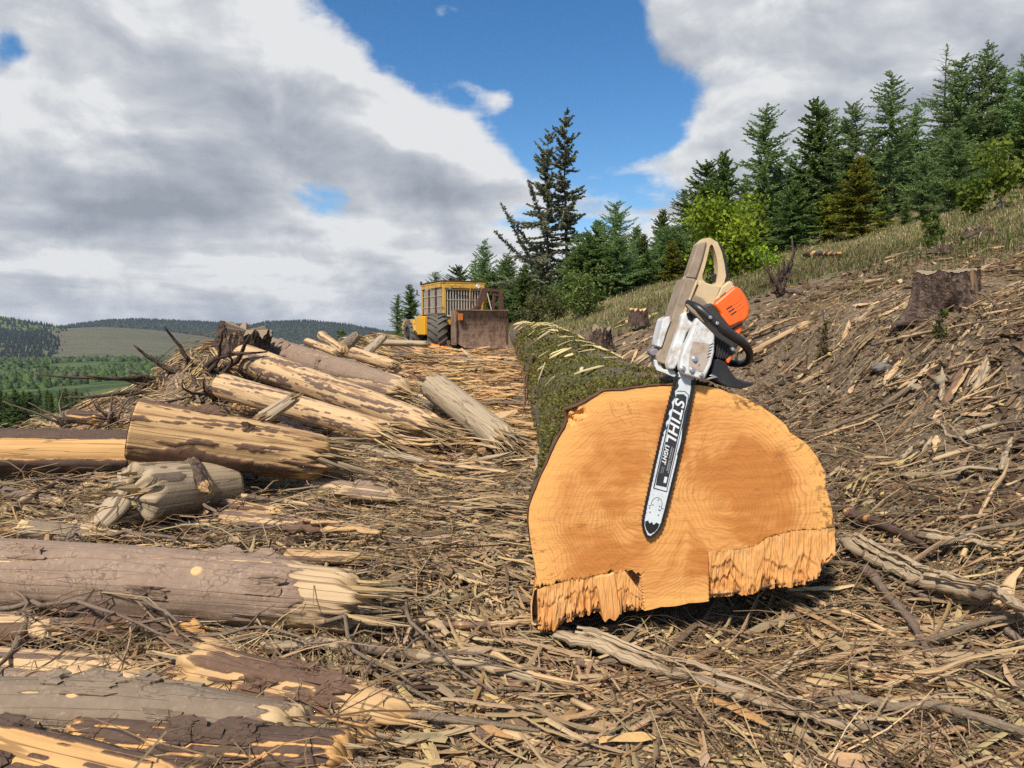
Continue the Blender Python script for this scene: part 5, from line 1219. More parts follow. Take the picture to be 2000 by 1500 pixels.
for i in range(13):
    y = -cw + .09 + i * (2 * cw - .18) / 12; kbar("guard_bar", (cx1 + .035, y, z0 + .04), (cx1 + .035, y, z1 - .16), .018, .018, MK_B, fg, 0)
kbar("guard_bar", (cx1 + .05, -cw + .06, z0 + .5), (cx1 + .05, cw - .06, z0 + .5), .012, .012, MK_B, fg, 0)
for p in range(3):
    xa = cx0 + .10 + p * .62; xb = xa + .52
    sg = kb("side_guard", (xa, -cw - .03, z0 + .02), (xb, -cw - .012, z0 + .05), MK_B, None, .003)
    kbar("guard_frame", (xa, -cw - .02, z0 - .02), (xa, -cw - .02, z1 - .11), .04, .04, MK_RD, sg, .004); kbar("guard_frame", (xb, -cw - .02, z0 - .02), (xb, -cw - .02, z1 - .11), .04, .04, MK_RD, sg, .004)
    for i in range(5): kbar("guard_bar", (xa + .08 + i * .09, -cw - .022, z0), (xa + .08 + i * .09, -cw - .022, z1 - .12), .016, .016, MK_B, sg, 0)
    for zz in (z0 + .3, z0 + .62): kbar("guard_bar", (xa, -cw - .034, zz), (xb, -cw - .034, zz), .014, .014, MK_B, sg, 0)
# bonnet, side tank, rear fenders
kb("bonnet", (.98, -.25, .95), (1.65, .45, 1.24), MK_Y, None, .04)
tank = kb("side_tank", (-.62, -.92, .56), (.12, -.55, 1.12), MK_Y, None, .03)
kb("tank_cap", (-.45, -.80, 1.12), (-.33, -.68, 1.17), MK_D, tank, .01)
kb("tank_corner", (-.90, -.90, .62), (-.625, -.58, 1.10), MK_YD, None, .03)
prof = [(-2.05, .60), (-2.05, .92), (-1.75, 1.04), (-.95, 1.04), (-.78, .70), (-.86, .66), (-1.02, .93), (-1.72, .93), (-1.96, .86), (-1.96, .58)]
for side in (-1, 1):
    y0, y1 = (-.95, -.50) if side < 0 else (.50, .95)
    V = [(x, y0, z) for x, z in prof] + [(x, y1, z) for x, z in prof]; n = len(prof)
    F = [(0, 1, 8, 9), (1, 2, 7, 8), (2, 3, 6, 7), (3, 4, 5, 6)]
    F = F + [tuple(a + n for a in reversed(f)) for f in F] + [(i, i + n, (i + 1) % n + n, (i + 1) % n) for i in range(n)]
    g = Geo(); g.add(V, F); g.build("rear_fender", MK_YD, SK)
kb("rear_deck", (-2.0, -.5, .85), (-.95, .5, 1.10), MK_YD, None, .03)
kb("exhaust_box", (-1.5, -.35, 1.10), (-1.1, .0, 1.22), MK_YD, None, .03)
# wheels
def wheel(x, y, r_, w_, tilt=0):
    root = empty("wheel", (x, y, r_), (0, 0, tilt)); root.parent = SK
    K = 40; prof = [(-.5, .56), (-.5, .78), (-.46, .92), (-.30, .985), (0, 1.0), (.30, .985), (.46, .92), (.5, .78), (.5, .56), (.36, .54), (-.36, .54)]
    a = np.linspace(0, 2 * math.pi, K, endpoint=False)
    V = np.array([[math.cos(t) * r_ * rr * .94, ww * w_, math.sin(t) * r_ * rr * .94] for t in a for ww, rr in prof]); m = len(prof)
    idx = np.arange(K * m).reshape(K, m); b = np.roll(idx, -1, 0)
    q = np.stack([idx, b, np.roll(b, -1, 1), np.roll(idx, -1, 1)], -1).reshape(-1, 4)
    ty = mk("tyre", V, q, None, MK_T, root, smooth=True)
    lug = Geo()
    for i in range(18):
        for sd in (-1, 1):
            t0 = (i + (.5 if sd > 0 else 0)) / 18 * 2 * math.pi; rows = []
            for f in (0, .35, .7, 1.0):
                t = t0 + f * .34; yy = sd * w_ * (.04 + .48 * f); rr = r_ * (.94 if f < .8 else .90)
                for dt, dr in ((-.055, -.02), (-.04, .06), (.04, .06), (.055, -.02)):
                    rows.append((math.cos(t + dt) * (rr + dr * r_), yy, math.sin(t + dt) * (rr + dr * r_)))
            q = []
            for s_ in range(3):
                for j in range(3): q.append((s_ * 4 + j, s_ * 4 + j + 1, s_ * 4 + j + 5, s_ * 4 + j + 4))
            q += [(0, 3, 2, 1), (12, 13, 14, 15)]
            if i == 0 and sd == -1: first = None
            g = Geo(); g.add(rows, q); o = g.build("tread_lug", MK_T, ty)
    rim = Geo(); sd = -1 if y < 0 else 1
    rim.tube([(0, -w_ * .42, 0), (0, w_ * .42, 0)], r_ * .53, 28); rm = rim.build("rim", MK_D, root, smooth=False)
    hub = Geo(); hub.tube([(0, sd * w_ * .40, 0), (0, sd * w_ * .52, 0)], r_ * .20, 16); hub.build("hub", MK_D, rm)
    for i in range(8):
        t = i / 8 * 2 * math.pi; g = Geo(); g.tube([(math.cos(t) * r_ * .33, sd * w_ * .41, math.sin(t) * r_ * .33), (math.cos(t) * r_ * .33, sd * w_ * .46, math.sin(t) * r_ * .33)], r_ * .03, 6); g.build("wheel_nut", MK_D, rm)
wheel(1.08, -.86, .60, .54, -.32); wheel(1.12, .80, .60, .50); wheel(-1.35, -.78, .52, .46); wheel(-1.35, .78, .52, .46)
# blade: curved rusty plate with end plates, arms and the lattice frame above it
zz = np.linspace(.17, 1.24, 12); xc = 1.98 + .13 * ((zz - .62) / .6) ** 2
ys = np.linspace(-.62, .88, 15)
zz = zz + 0
V = [(x, y, max(z, .17 + max(0, -.30 - y) * .6)) for x, z in zip(xc, zz) for y in ys] + [(x - .05, y, max(z, .17 + max(0, -.30 - y) * .6)) for x, z in zip(xc, zz) for y in ys]
n1 = len(zz) * len(ys); idx = np.arange(n1).reshape(len(zz), len(ys))
q = np.stack([idx[:-1, :-1], idx[:-1, 1:], idx[1:, 1:], idx[1:, :-1]], -1).reshape(-1, 4)
q = np.vstack([q, q[:, ::-1] + n1])
edge = list(idx[0]) + list(idx[1:, -1]) + list(idx[-1, -2::-1]) + list(idx[-2:0:-1, 0])
q = np.vstack([q, [(edge[i], edge[i] + n1, edge[(i + 1) % len(edge)] + n1, edge[(i + 1) % len(edge)]) for i in range(len(edge))]])
bl = mk("blade", V, q, None, MK_R, SK, smooth=False)
kb("blade_top_flange", (1.82, -.64, 1.242), (2.16, .90, 1.275), MK_R, bl, .006)
kb("blade_end_plate", (1.72, -.675, .30), (2.06, -.625, 1.24), MK_R, bl, .01); kb("blade_end_plate", (1.72, .885, .30), (2.06, .935, 1.24), MK_RD, bl, .01)
kb("marker_plate", (2.085, -.60, .98), (2.12, -.46, 1.18), MK_O, bl, .008)
kb("cutting_edge", (2.06, -.28, .12), (2.115, .86, .20), MK_RD, bl, .006)
kbar("blade_arm", (1.3, -.3, .55), (1.97, -.45, .6), .12, .12, MK_RD); kbar("blade_arm", (1.3, .3, .55), (1.97, .45, .6), .12, .12, MK_RD)
fr = kbar("lattice_frame", (1.75, .10, 1.26), (1.70, .34, 1.86), .16, .10, MK_RD, None, .012)
kbar("frame_post", (1.72, .86, 1.26), (1.70, .84, 1.84), .13, .10, MK_RD, fr, .012)
kbar("frame_top_bar", (1.70, .30, 1.85), (1.70, .88, 1.82), .10, .09, MK_RD, fr, .01)
kbar("frame_brace", (1.72, .60, 1.27), (1.70, .66, 1.82), .09, .05, MK_RD, fr, .008)
kbar("frame_rung", (1.71, .62, 1.70), (1.70, .84, 1.70), .06, .05, MK_RD, fr, .006); kbar("frame_rung", (1.71, .38, 1.50), (1.70, .64, 1.52), .05, .05, MK_RD, fr, .006)
kbar("hydraulic_ram", (1.60, .36, 1.24), (1.60, .44, 1.72), .07, .07, MK_Y, fr, .01)
kbar("winch_rope", (1.74, .42, 1.75), (1.90, .50, 1.20), .018, .018, MK_B, fr, 0)
kbar("frame_foot", (1.78, -.05, 1.26), (1.76, .16, 1.40), .10, .10, MK_RD, fr, .01)
lm = Geo(); lm.tube([(1.06, .40, 1.98), (1.14, .40, 1.97)], .055, 14); lm.build("work_light", plain("lamp_glass", (0.8, 0.8, 0.76), 0.15, 0, 0.05, 10, 0), SK)
for pth in ([(1.10, -.45, 2.02), (1.16, -.40, 2.0), (1.16, .0, 1.93)], [(1.10, .15, 1.62), (1.12, .15, 1.97), (1.12, .52, 1.95), (1.10, .55, 1.80)]):
    g = Geo(); g.tube(pth, .014, 6); g.build("grab_rail", MK_YD, SK)
g = Geo(); g.tube([(-.95, -.66, 2.10), (-.95, -.66, 2.20)], .035, 8); g.build("marker_lamp", MK_D, SK)
g = Geo(); g.tube([(-1.0, -.70, 1.78), (-1.0, -.78, 1.80), (-1.0, -.78, 1.95)], .02, 6); g.build("mirror_bracket", MK_D, SK)
# ------------------------------------------------------------------ far hills and the valley
def hill_sheet(name, pxs, crest, d0, d1, ybot, mat, seed, bumps=2.0, kind="structure"):
    px = np.arange(pxs[0], pxs[1] + 1, 6.0); cr = np.interp(px, *zip(*crest)) + 1.2 * (fbm(px / 40, px * 0 + seed, 3, seed=seed) - .5)
    T = np.concatenate([np.linspace(0, 1, 26), [1.12, 1.3, 1.6]])
    V = np.empty((len(px), len(T), 3))
    for i, (x, c) in enumerate(zip(px, cr)):
        a = P(x, ybot, d0); b = P(x, c, d1)
        for j, t in enumerate(T):
            if t <= 1:
                e = math.sin(t * math.pi / 2) ** 0.9
                d = d0 + (d1 - d0) * t; z = a[2] + (b[2] - a[2]) * e
                r = ray(x, 640); V[i, j] = (r[0] / r[1] * d, d, z)
            else:
                d = d0 + (d1 - d0) * t; r = ray(x, 640); V[i, j] = (r[0] / r[1] * d, d, b[2] - (t - 1) * (d1 - d0) * .25)
    V[..., 2] += (fbm(V[..., 0] * .006, V[..., 1] * .006, 4, seed=seed + 1) - .5) * bumps * 2 * np.sin(np.clip(T, 0, 1) * math.pi)[None, :]
    idx = np.arange(V.shape[0] * V.shape[1]).reshape(V.shape[:2])
    q = np.stack([idx[:-1, :-1], idx[1:, :-1], idx[1:, 1:], idx[:-1, 1:]], -1).reshape(-1, 4)
    o = mk(name, V.reshape(-1, 3), q, None, mat, smooth=True); tag(o, kind=kind)
    return px, T, V
def mat_hill(name, c1, c2, c3, rows=0.0):
    m, k = new_mat(name)
    co = k.n('ShaderNodeNewGeometry').outputs['Position']
    n1 = k.noise(co, 0.0045, 6, 0.6); n2 = k.noise(co, 0.03, 5, 0.65); n3 = k.noise(k.vm('MULTIPLY', co, (0.012, 0.05, 0.12)), 1.0, 4, 0.6)
    c = k.mix(k.step(n1, .4, .62), c1, c2); c = k.mix(k.m('MULTIPLY', n2, .6), c, c3)
    c = k.mix(k.m('MULTIPLY', k.step(n3, .5, .66), rows), c, tuple(x * .55 for x in c1))
    finish(k, c, 1.0, n2, .5, 4.0, spec=0.05); return m
CLEAR = [(-500, 640), (0, 646), (60, 650), (120, 642), (200, 638), (300, 644), (420, 660), (520, 676), (620, 700), (760, 716), (1000, 730)]
RIDGE = [(-600, 646), (0, 646), (100, 641), (150, 634), (210, 626), (260, 624), (330, 626), (450, 632), (492, 636), (520, 629), (600, 627), (680, 634), (745, 646), (820, 660), (900, 680), (1100, 705)]
GREEN = [(-700, 590), (-300, 598), (-100, 606), (0, 617), (40, 624), (90, 634), (140, 642), (200, 650), (320, 680)]
hp1 = hill_sheet("clearcut_hill", (-480, 1000), CLEAR, 1350, 2300, 716, mat_hill("clearcut_hillside", (0.105, 0.105, 0.062), (0.085, 0.10, 0.05), (0.15, 0.125, 0.095), 0.5), 51, 6)
hp2 = hill_sheet("forested_ridge", (-580, 1100), RIDGE, 2700, 3500, 705, mat_hill("ridge_ground", (0.022, 0.036, 0.02), (0.03, 0.045, 0.02), (0.05, 0.06, 0.03)), 53, 8)
hp3 = hill_sheet("grassy_hill", (-680, 320), GREEN, 2050, 2600, 690, mat_hill("pasture", (0.07, 0.12, 0.025), (0.11, 0.17, 0.04), (0.13, 0.15, 0.05)), 55, 4)
def on_sheet(hp, px, t):
    xs, T, V = hp
    fi = np.interp(px, xs, np.arange(len(xs))); fj = np.interp(t, T, np.arange(len(T)))
    i = np.clip(fi.astype(int), 0, len(xs) - 2); j = np.clip(fj.astype(int), 0, len(T) - 2); a = (fi - i)[:, None]; b = (fj - j)[:, None]
    return (V[i, j] * (1 - a) + V[i + 1, j] * a) * (1 - b) + (V[i, j + 1] * (1 - a) + V[i + 1, j + 1] * a) * b
def cones(name, base, h, r, cols, mat):
    n = len(base); k = 5
    a = np.linspace(0, 2 * math.pi, k, endpoint=False)[None] + rng.uniform(0, 6, n)[:, None]
    ring = np.stack([base[:, None, 0] + r[:, None] * np.cos(a), base[:, None, 1] + r[:, None] * np.sin(a), base[:, None, 2] + 0 * a], -1)
    top = (base + np.stack([0 * h, 0 * h, h], -1))[:, None]
    V = np.concatenate([ring, top], 1).reshape(-1, 3); o = np.arange(n)[:, None, None] * 6
    t = (o + np.array([(i, (i + 1) % k, 5) for i in range(k)])[None]).reshape(-1, 3)
    C = np.repeat(cols[:, None], 6, 1); C[:, 5] *= 1.25
    ob = mk(name, V, None, t, mat, col=C.reshape(-1, 3)); tag(ob, kind="stuff")
M_FAR, kk = new_mat("far_foliage"); finish(kk, attr(kk, "tint"), 1.0, spec=0.05)
n = 9000; px = rng.uniform(-150, 900, n); t = rng.random(n) ** .8
b2 = on_sheet(hp2, px, t); cone_b = [b2]; ch = [rng.uniform(8, 13, n)]
n = 3200; px = rng.uniform(-300, 150, n); t = rng.random(n)
edge = 112 + 30 * (fbm(t * 4, t * 0 + 2, 3, seed=58) - .5) - 40 * np.abs(t - .35)
k = (px < edge) & (t < .93); cone_b.append(on_sheet(hp1, px[k], t[k])); ch.append(rng.uniform(9, 16, k.sum()))
n = 60; px = np.concatenate([rng.uniform(85, 130, 26), rng.uniform(120, 420, 34)]); t = np.concatenate([rng.uniform(.15, .9, 26), np.full(34, .985)]); cone_b.append(on_sheet(hp1, px, t)); ch.append(rng.uniform(6, 13, n))
n = 1800; px = rng.uniform(-200, 300, n); t = rng.random(n)
k = t < .80 + .25 * (fbm(px / 60, px * 0, 2, seed=59) - .5) - .25 * sstep(-px, 0, 100); cone_b.append(on_sheet(hp3, px[k], t[k])); ch.append(rng.uniform(9, 15, k.sum()))
cb = np.vstack(cone_b); chh = np.concatenate(ch)
cc = np.array([0.018, 0.028, 0.021])[None] * rng.uniform(.6, 1.5, (len(cb), 1)) * (1 + .1 * rng.standard_normal((len(cb), 3)))
cones("distant_forest", cb - np.array([0, 0, 1.0]), chh, chh * .26, np.abs(cc), M_FAR)
def woodland():
    n = 9500
    a = np.radians(rng.uniform(-38, -8, n)); r = rng.uniform(430, 1380, n)
    x, y = r * np.sin(a), r * np.cos(a)
    dens = fbm(x * .006, y * .006, 3, seed=61); k = (dens > .40) & (r > 300 + 60 * dens); x, y, r, dens = x[k], y[k], r[k], dens[k]; n = len(x)
    R_ = rng.uniform(1.3, 3.0, n) * (1 + .5 * (r > 800)); H = R_ * rng.uniform(.9, 1.5, n)
    nu, nv = 7, 4
    th = np.linspace(0, 2 * math.pi, nu, endpoint=False); ph = np.linspace(.0, 1, nv) * math.pi * .5
    TH, PHh = np.meshgrid(th, ph, indexing='ij')
    jit = 1 + .22 * rng.standard_normal((n, nu, nv))
    X = x[:, None, None] + R_[:, None, None] * jit * np.cos(PHh) * np.cos(TH); Y = y[:, None, None] + R_[:, None, None] * jit * np.cos(PHh) * np.sin(TH)
    Z = G(x, y)[:, None, None] + H[:, None, None] * (.1 + 1.2 * np.sin(PHh) * jit)
    V = np.stack([X, Y, Z], -1).reshape(-1, 3)
    ii = np.arange(nu * nv).reshape(nu, nv); b = np.roll(ii, -1, 0)
    f = np.stack([ii[:, :-1], b[:, :-1], b[:, 1:], ii[:, 1:]], -1).reshape(-1, 4)
    q = (np.arange(n)[:, None, None] * nu * nv + f[None]).reshape(-1, 4)
    base = np.where(rng.random((n, 1)) < .7, np.array([[.050, .085, .024]]), np.array([[.07, .09, .045]])) * rng.uniform(.6, 1.4, (n, 1))
    C = np.repeat(base[:, None], nu * nv, 1).reshape(-1, 3)
    tag(mk("valley_woodland", V, q, None, M_FAR, col=C, smooth=True), kind="stuff")
woodland()

# ------------------------------------------------------------------ the air over the valley
hz = Geo(); hz.box((-5200, -60, -75), (3200, 5200, 110))
hm = bpy.data.materials.new("haze"); hm.use_nodes = True; hk = NT(hm.node_tree)
pv = hk.n('ShaderNodeVolumePrincipled', {'Color': (0.72, 0.82, 1.0, 1), 'Density': 0.00006, 'Anisotropy': 0.2})
hk.t.links.new(pv.outputs[0], hk.n('ShaderNodeOutputMaterial').inputs['Volume'])
tag(hz.build("haze", hm), kind="stuff")
# ------------------------------------------------------------------ conifers
def mat_leaf(name, trans=0.25):
    m, k = new_mat(name)
    t = attr(k, "tint"); oi = k.n('ShaderNodeObjectInfo').outputs['Random']
    c = k.n('ShaderNodeHueSaturation', {'Hue': k.lin(oi, 0, 1, 0.485, 0.515), 'Saturation': 1.0, 'Value': k.lin(oi, 0, 1, 0.8, 1.2), 'Color': t}).outputs[0]
    d = k.n('ShaderNodeBsdfDiffuse', {0: c}); tr = k.n('ShaderNodeBsdfTranslucent', {0: c})
    k.n('ShaderNodeOutputMaterial', {0: k.n('ShaderNodeMixShader', {0: trans, 1: d.outputs[0], 2: tr.outputs[0]}).outputs[0]})
    return m
M_NEED = mat_leaf("needles", 0.35); M_LEAF = mat_leaf("leaves", 0.4)
M_TRUNK = plain("conifer_bark", (0.095, 0.072, 0.055), 0.95, 0, 0.4, 12, 0.4, 0.1)
M_PALEB = plain("pale_stem_bark", (0.27, 0.24, 0.20), 0.9, 0, 0.3, 20, 0.2, 0.1)
def conifer_meshes(seed, h=7.0, kind='spruce', lmax=None, bare_top=0.0, base_z=0.05, sparse=1.0, cols=None, lean_side=None, spire=0.5):
    r = np.random.default_rng(seed)
    larch = kind == 'larch'
    lmax = lmax or (h * (.20 if not larch else .19))
    tz = np.linspace(0, h, 12); wob = np.cumsum(r.standard_normal((12, 2)) * .02, 0)
    tp = np.stack([wob[:, 0], wob[:, 1], tz], -1); tr_ = np.interp(tz, [0, h * .5, h], [h * .011, h * .006, h * .0012])
    trunk = Geo(); trunk.tube(tp, tr_, 7)
    B, D, L, W, C = [], [], [], [], []
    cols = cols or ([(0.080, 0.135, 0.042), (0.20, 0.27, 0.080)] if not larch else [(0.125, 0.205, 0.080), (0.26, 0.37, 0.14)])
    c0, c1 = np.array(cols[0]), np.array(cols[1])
    z = h * base_z
    while z < h * .985:
        f = z / h
        prof = (1 - f) ** (.62 if not larch else .55) * min(1, .55 + f * 3)
        nb = 6 if f < .8 else 5
        for b in range(nb):
            a = r.uniform(0, 6.28); zz = z + r.uniform(-.2, .2)
            ln = lmax * prof * r.uniform(.45, 1.3) + .06
            if lean_side is not None: ln *= 1 + .9 * max(0, math.cos(a - lean_side)) * (1 - f)
            if r.random() > sparse: continue
            up = (-.18 + .75 * f) if not larch else (.05 + .5 * f)
            up += r.normal(0, .2); droop = (.35 * (1 - f)) if not larch else .22
            n = 7; t = np.linspace(0, 1, n); hx, hy = math.cos(a), math.sin(a)
            ax = np.stack([np.interp(zz, tz, tp[:, 0]) + hx * t * ln, np.interp(zz, tz, tp[:, 1]) + hy * t * ln, zz + ln * (up * t - droop * t * t + .22 * t ** 3)], -1)
            trunk.tube(ax, np.linspace(.010, .003, n) * (h / 7) * (.5 + ln), 3)
            if f > 1 - bare_top: 
                continue
            per = (.030 if not larch else .045) * (h / 7) ** .5
            nt = max(4, int(ln / per)); tt = (np.arange(nt) + .6) / nt
            p = np.stack([np.interp(tt, t, ax[:, j]) for j in range(3)], -1)
            fw = norm(ax[-1] - ax[0]); sd = norm(np.cross(fw, [0, 0, 1.0]))
            tl = (.07 + .26 * ln * (1 - tt * .75)) * (1 if not larch else .85)
            for s in (-1, 1):
                dirn = norm(fw * .75 + sd * s * .8 + r.standard_normal((nt, 3)) * (.28 if not larch else .45) + np.array([0, 0, -.14 if not larch else -.05]))
                k = r.random(nt) < (.95 if not larch else .85)
                B.append(p[k]); D.append(dirn[k]); l_ = tl[k] * r.uniform(.6, 1.2, k.sum()); L.append(l_); W.append(np.full(k.sum(), .036 if not larch else .026) * (h / 7) ** .7)
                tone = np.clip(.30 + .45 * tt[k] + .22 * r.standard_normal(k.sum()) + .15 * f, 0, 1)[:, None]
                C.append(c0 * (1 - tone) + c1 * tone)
            k = np.arange(nt)
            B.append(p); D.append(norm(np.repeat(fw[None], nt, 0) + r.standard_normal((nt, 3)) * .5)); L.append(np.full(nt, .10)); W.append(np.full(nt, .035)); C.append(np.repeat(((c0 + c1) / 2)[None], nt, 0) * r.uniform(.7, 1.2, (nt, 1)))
        z += (.21 if not larch else .20) * (h / 7) * (1 - .45 * f)
    # leader
    nt = 40; zt = h - spire * r.random(nt) * h / 7; B.append(np.stack([np.interp(zt, tz, tp[:, 0]), np.interp(zt, tz, tp[:, 1]), zt], -1)); D.append(norm(np.stack([r.standard_normal(nt), r.standard_normal(nt), np.full(nt, .9)], -1))); L.append(np.full(nt, .10)); W.append(np.full(nt, .02)); C.append(np.repeat(c1[None], nt, 0))
    B, D, L, W, C = np.vstack(B), np.vstack(D), np.concatenate(L), np.concatenate(W), np.vstack(C)
    n = len(B); sdv = norm(np.cross(D, r.standard_normal((n, 3)))) * W[:, None]
    V = np.stack([B - sdv * .35, B + sdv * .35, B + D * (L * .6)[:, None] + sdv, B + D * L[:, None] - np.array([0, 0, .03]) * L[:, None], B + D * (L * .6)[:, None] - sdv], 1).reshape(-1, 3)
    o = np.arange(n)[:, None] * 5
    q = o + np.array([[0, 1, 2, 4]]); t = o + np.array([[4, 2, 3]])
    return trunk, (V, q, t, np.repeat(C, 5, 0))
PROT = {}
def proto(key, **kw):
    trunk, (V, q, t, C) = conifer_meshes(**kw)
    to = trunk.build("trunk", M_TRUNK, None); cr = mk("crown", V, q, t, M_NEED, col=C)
    to.hide_render = cr.hide_render = False
    tm, cm = to.data, cr.data
    bpy.data.objects.remove(to); bpy.data.objects.remove(cr)
    PROT[key] = (tm, cm, kw.get('h', 7.0))
for i in range(4): proto(('spruce', i), seed=100 + i, h=7.0, kind='spruce', lmax=1.5 + .25 * i, spire=.5 + .3 * (i % 2))
for i in range(4): proto(('larch', i), seed=120 + i, h=7.0, kind='larch', lmax=1.45 + .22 * i, sparse=.74)
proto(('yellow', 0), seed=140, h=7.0, kind='spruce', lmax=1.9, cols=[(0.11, 0.13, 0.03), (0.32, 0.33, 0.05)])
proto(('bare', 0), seed=141, h=7.0, kind='larch', lmax=1.15, sparse=1.0, bare_top=.62)
proto(('old', 0), seed=142, h=8.5, kind='spruce', lmax=1.45, sparse=.42, cols=[(0.12, 0.135, 0.085), (0.27, 0.27, 0.18)], lean_side=math.pi, base_z=.12)
proto(('old', 1), seed=143, h=8.5, kind='spruce', lmax=1.4, sparse=.48, cols=[(0.11, 0.13, 0.08), (0.24, 0.255, 0.165)], base_z=.10)
_cnt = {}
def tree(key, px, d, top_y, label, group, name, dx=0.0, widen=1.0):
    b = P(px, 640, d); x, y = float(b[0]) + dx, float(b[1]); z = float(G(x, y)) - .05
    topz = P(px, top_y, d)[2]; tm, cm, h0 = PROT[key]; s = max(.08, (topz - z) / h0)
    e = empty(name, (x, y, z), (0, 0, rng.uniform(0, 6.28) if key[0] != 'old' else 0.0)); e.scale = (s * widen, s * widen, s)
    for nm, me in (("trunk", tm), ("crown", cm)):
        o = link(bpy.data.objects.new(nm, me)); o.parent = e
    tag(e, label, "tree", group); return e
GRP = "young conifers along the forest edge"
front = [  # px, depth, top y, kind, label
 (800, 34, 558, 'spruce', "small spruce at the left end of the tree line behind the yellow machine's rear"),
 (776, 37, 575, 'larch', "smallest feathery conifer left of the yellow machine's cab"),
 (852, 40, 533, 'larch', "narrow conifer tip rising just behind the yellow cab roof's left half"),
 (893, 42, 520, 'spruce', "narrow spruce tip rising above the yellow cab roof's right corner"),
 (945, 38, 470, 'larch', "pale green larch left of the old twin-stemmed spruce"),
 (990, 36, 495, 'larch', "low green larch tucked against the old twin-stemmed spruce"),
 (1165, 34, 430, 'spruce', "dark spruce just right of the old twin-stemmed spruce"),
 (1200, 33, 394, 'larch', "bright green larch standing in the gap right of the twin-stemmed spruce"),
 (1243, 33, 440, 'larch', "thin larch between the bright green larch and the leafy bush"),
 (1292, 32, 412, 'spruce', "mid-height spruce behind the left side of the chainsaw"),
 (1335, 31, 372, 'larch', "larch rising behind the leafy bush's left side"),
 (1372, 31, 318, 'spruce', "spruce behind the top of the chainsaw handle"),
 (1405, 30, 300, 'spruce', "dark pointed spruce above the leafy bush"),
 (1445, 31, 345, 'larch', "larch behind the leafy bush's right side"),
 (1488, 29, 212, 'larch', "tall feathery larch right of the leafy bush"),
 (1545, 30, 300, 'larch', "shorter larch right of the tall feathery larch"),
 (1580, 29, 198, 'spruce', "tall narrow dark spruce with a thin spire in the middle of the right stand"),
 (1607, 29, 212, 'larch', "larch touching the tall narrow dark spruce on its right"),
 (1650, 28, 204, 'larch', "larch above the small yellow-green spruce"),
 (1692, 28, 262, 'larch', "lower larch left of the tallest central larch"),
 (1728, 27, 142, 'larch', "tall larch with a clear pointed top standing above its neighbours"),
 (1766, 28, 205, 'larch', "larch just left of the leafless larch"),
 (1826, 29, 88, 'bare', "leafless grey-topped larch, the tallest tree on the right"),
 (1852, 28, 112, 'larch', "larch immediately right of the leafless larch"),
 (1896, 28, 92, 'larch', "tall larch with spreading top, second right of the leafless larch"),
 (1938, 28, 128, 'larch', "larch third right of the leafless larch"),
 (1978, 27, 112, 'larch', "tall dense larch near the right edge"),
 (2030, 27, 130, 'spruce', "dark spruce cut by the right edge"),
 (1990, 24, 200, 'spruce', "dark spruce at the right edge behind the leafy sapling"),
 (1664, 23, 308, 'yellow', "small yellow-green spruce in front of the right stand"),
 (1543, 25, 352, 'spruce', "dark green spruce left of the yellow-green spruce"),
 (1610, 25, 380, 'yellow', "low olive spruce beside the yellow-green spruce's left"),
 (1480, 26, 400, 'spruce', "dark spruce half hidden behind the leafy bush"),
 (1718, 24, 385, 'spruce', "dark low spruce right of the yellow-green spruce"),
 (1790, 23, 300, 'larch', "wide green larch in front of the leafless larch"),
 (1850, 23, 250, 'larch', "broad green larch left of the leafy sapling"),
 (1760, 22, 395, 'spruce', "small bluish spruce seedling on the grass in front of the right stand"),
 (1262, 28, 490, 'spruce', "dark low spruce behind the chainsaw's left casing"),
 (1215, 29, 505, 'spruce', "round dark spruce above the grassy bank"),
 (1310, 27, 470, 'yellow', "olive spruce left of the leafy bush"),
 (1155, 30, 520, 'spruce', "dark low spruce at the foot of the twin-stemmed spruce"),
 (1020, 33, 525, 'spruce', "low dark spruce right behind the rusty frame of the machine"),
 (960, 34, 530, 'spruce', "low dark spruce behind the machine's rusty frame"),
]
for i, (px, d, ty, kd, lab) in enumerate(front):
    key = (kd, i % 4) if kd in ('spruce', 'larch') else (kd, 0)
    tree(key, px, d, ty, lab, GRP, {'spruce': "spruce_tree", 'larch': "larch_tree", 'yellow': "spruce_tree", 'bare': "larch_tree"}[kd], widen=1.4 if d < 27 else 1.2)
# the shaded second and third rows
for i in range(46):
    px = 1150 + i * 21 + rng.uniform(-8, 8); base = np.interp(px, [930, 1000, 1150, 1300, 1480, 1600, 1730, 1850, 2000, 2150], [545, 520, 470, 430, 330, 300, 265, 205, 190, 185])
    tree(('spruce' if i % 3 else 'larch', i % 4), px, rng.uniform(30, 37), base + rng.uniform(-10, 60), "shaded conifer inside the forest edge, " + ("between the twin-stemmed spruce and the leafy bush" if px < 1330 else "behind the leafy bush" if px < 1500 else "behind the small yellow-green spruce" if px < 1720 else "behind the leafless larch" if px < 1880 else "behind the leafy sapling"), "conifers inside the forest edge", "conifer_tree", widen=1.4)
for i in range(12):
    px = 925 + i * 19 + rng.uniform(-6, 6)
    tree(('spruce' if i % 2 else 'larch', i % 4), px, rng.uniform(38, 46), rng.uniform(500, 545), "conifer in the dark rows behind the twin-stemmed spruce", "conifers behind the twin-stemmed spruce", "conifer_tree", widen=1.2)
for i in range(18):
    px = 1120 + i * 13 + rng.uniform(-5, 5)
    tree(('larch' if i % 2 else 'spruce', i % 4), px, rng.uniform(27, 31), rng.uniform(455, 515) - max(0, px - 1250) * .35, "bushy young conifer low in the gap between the twin-stemmed spruce and the leafy bush", "young conifers in the gap", "young_conifer", widen=1.7)
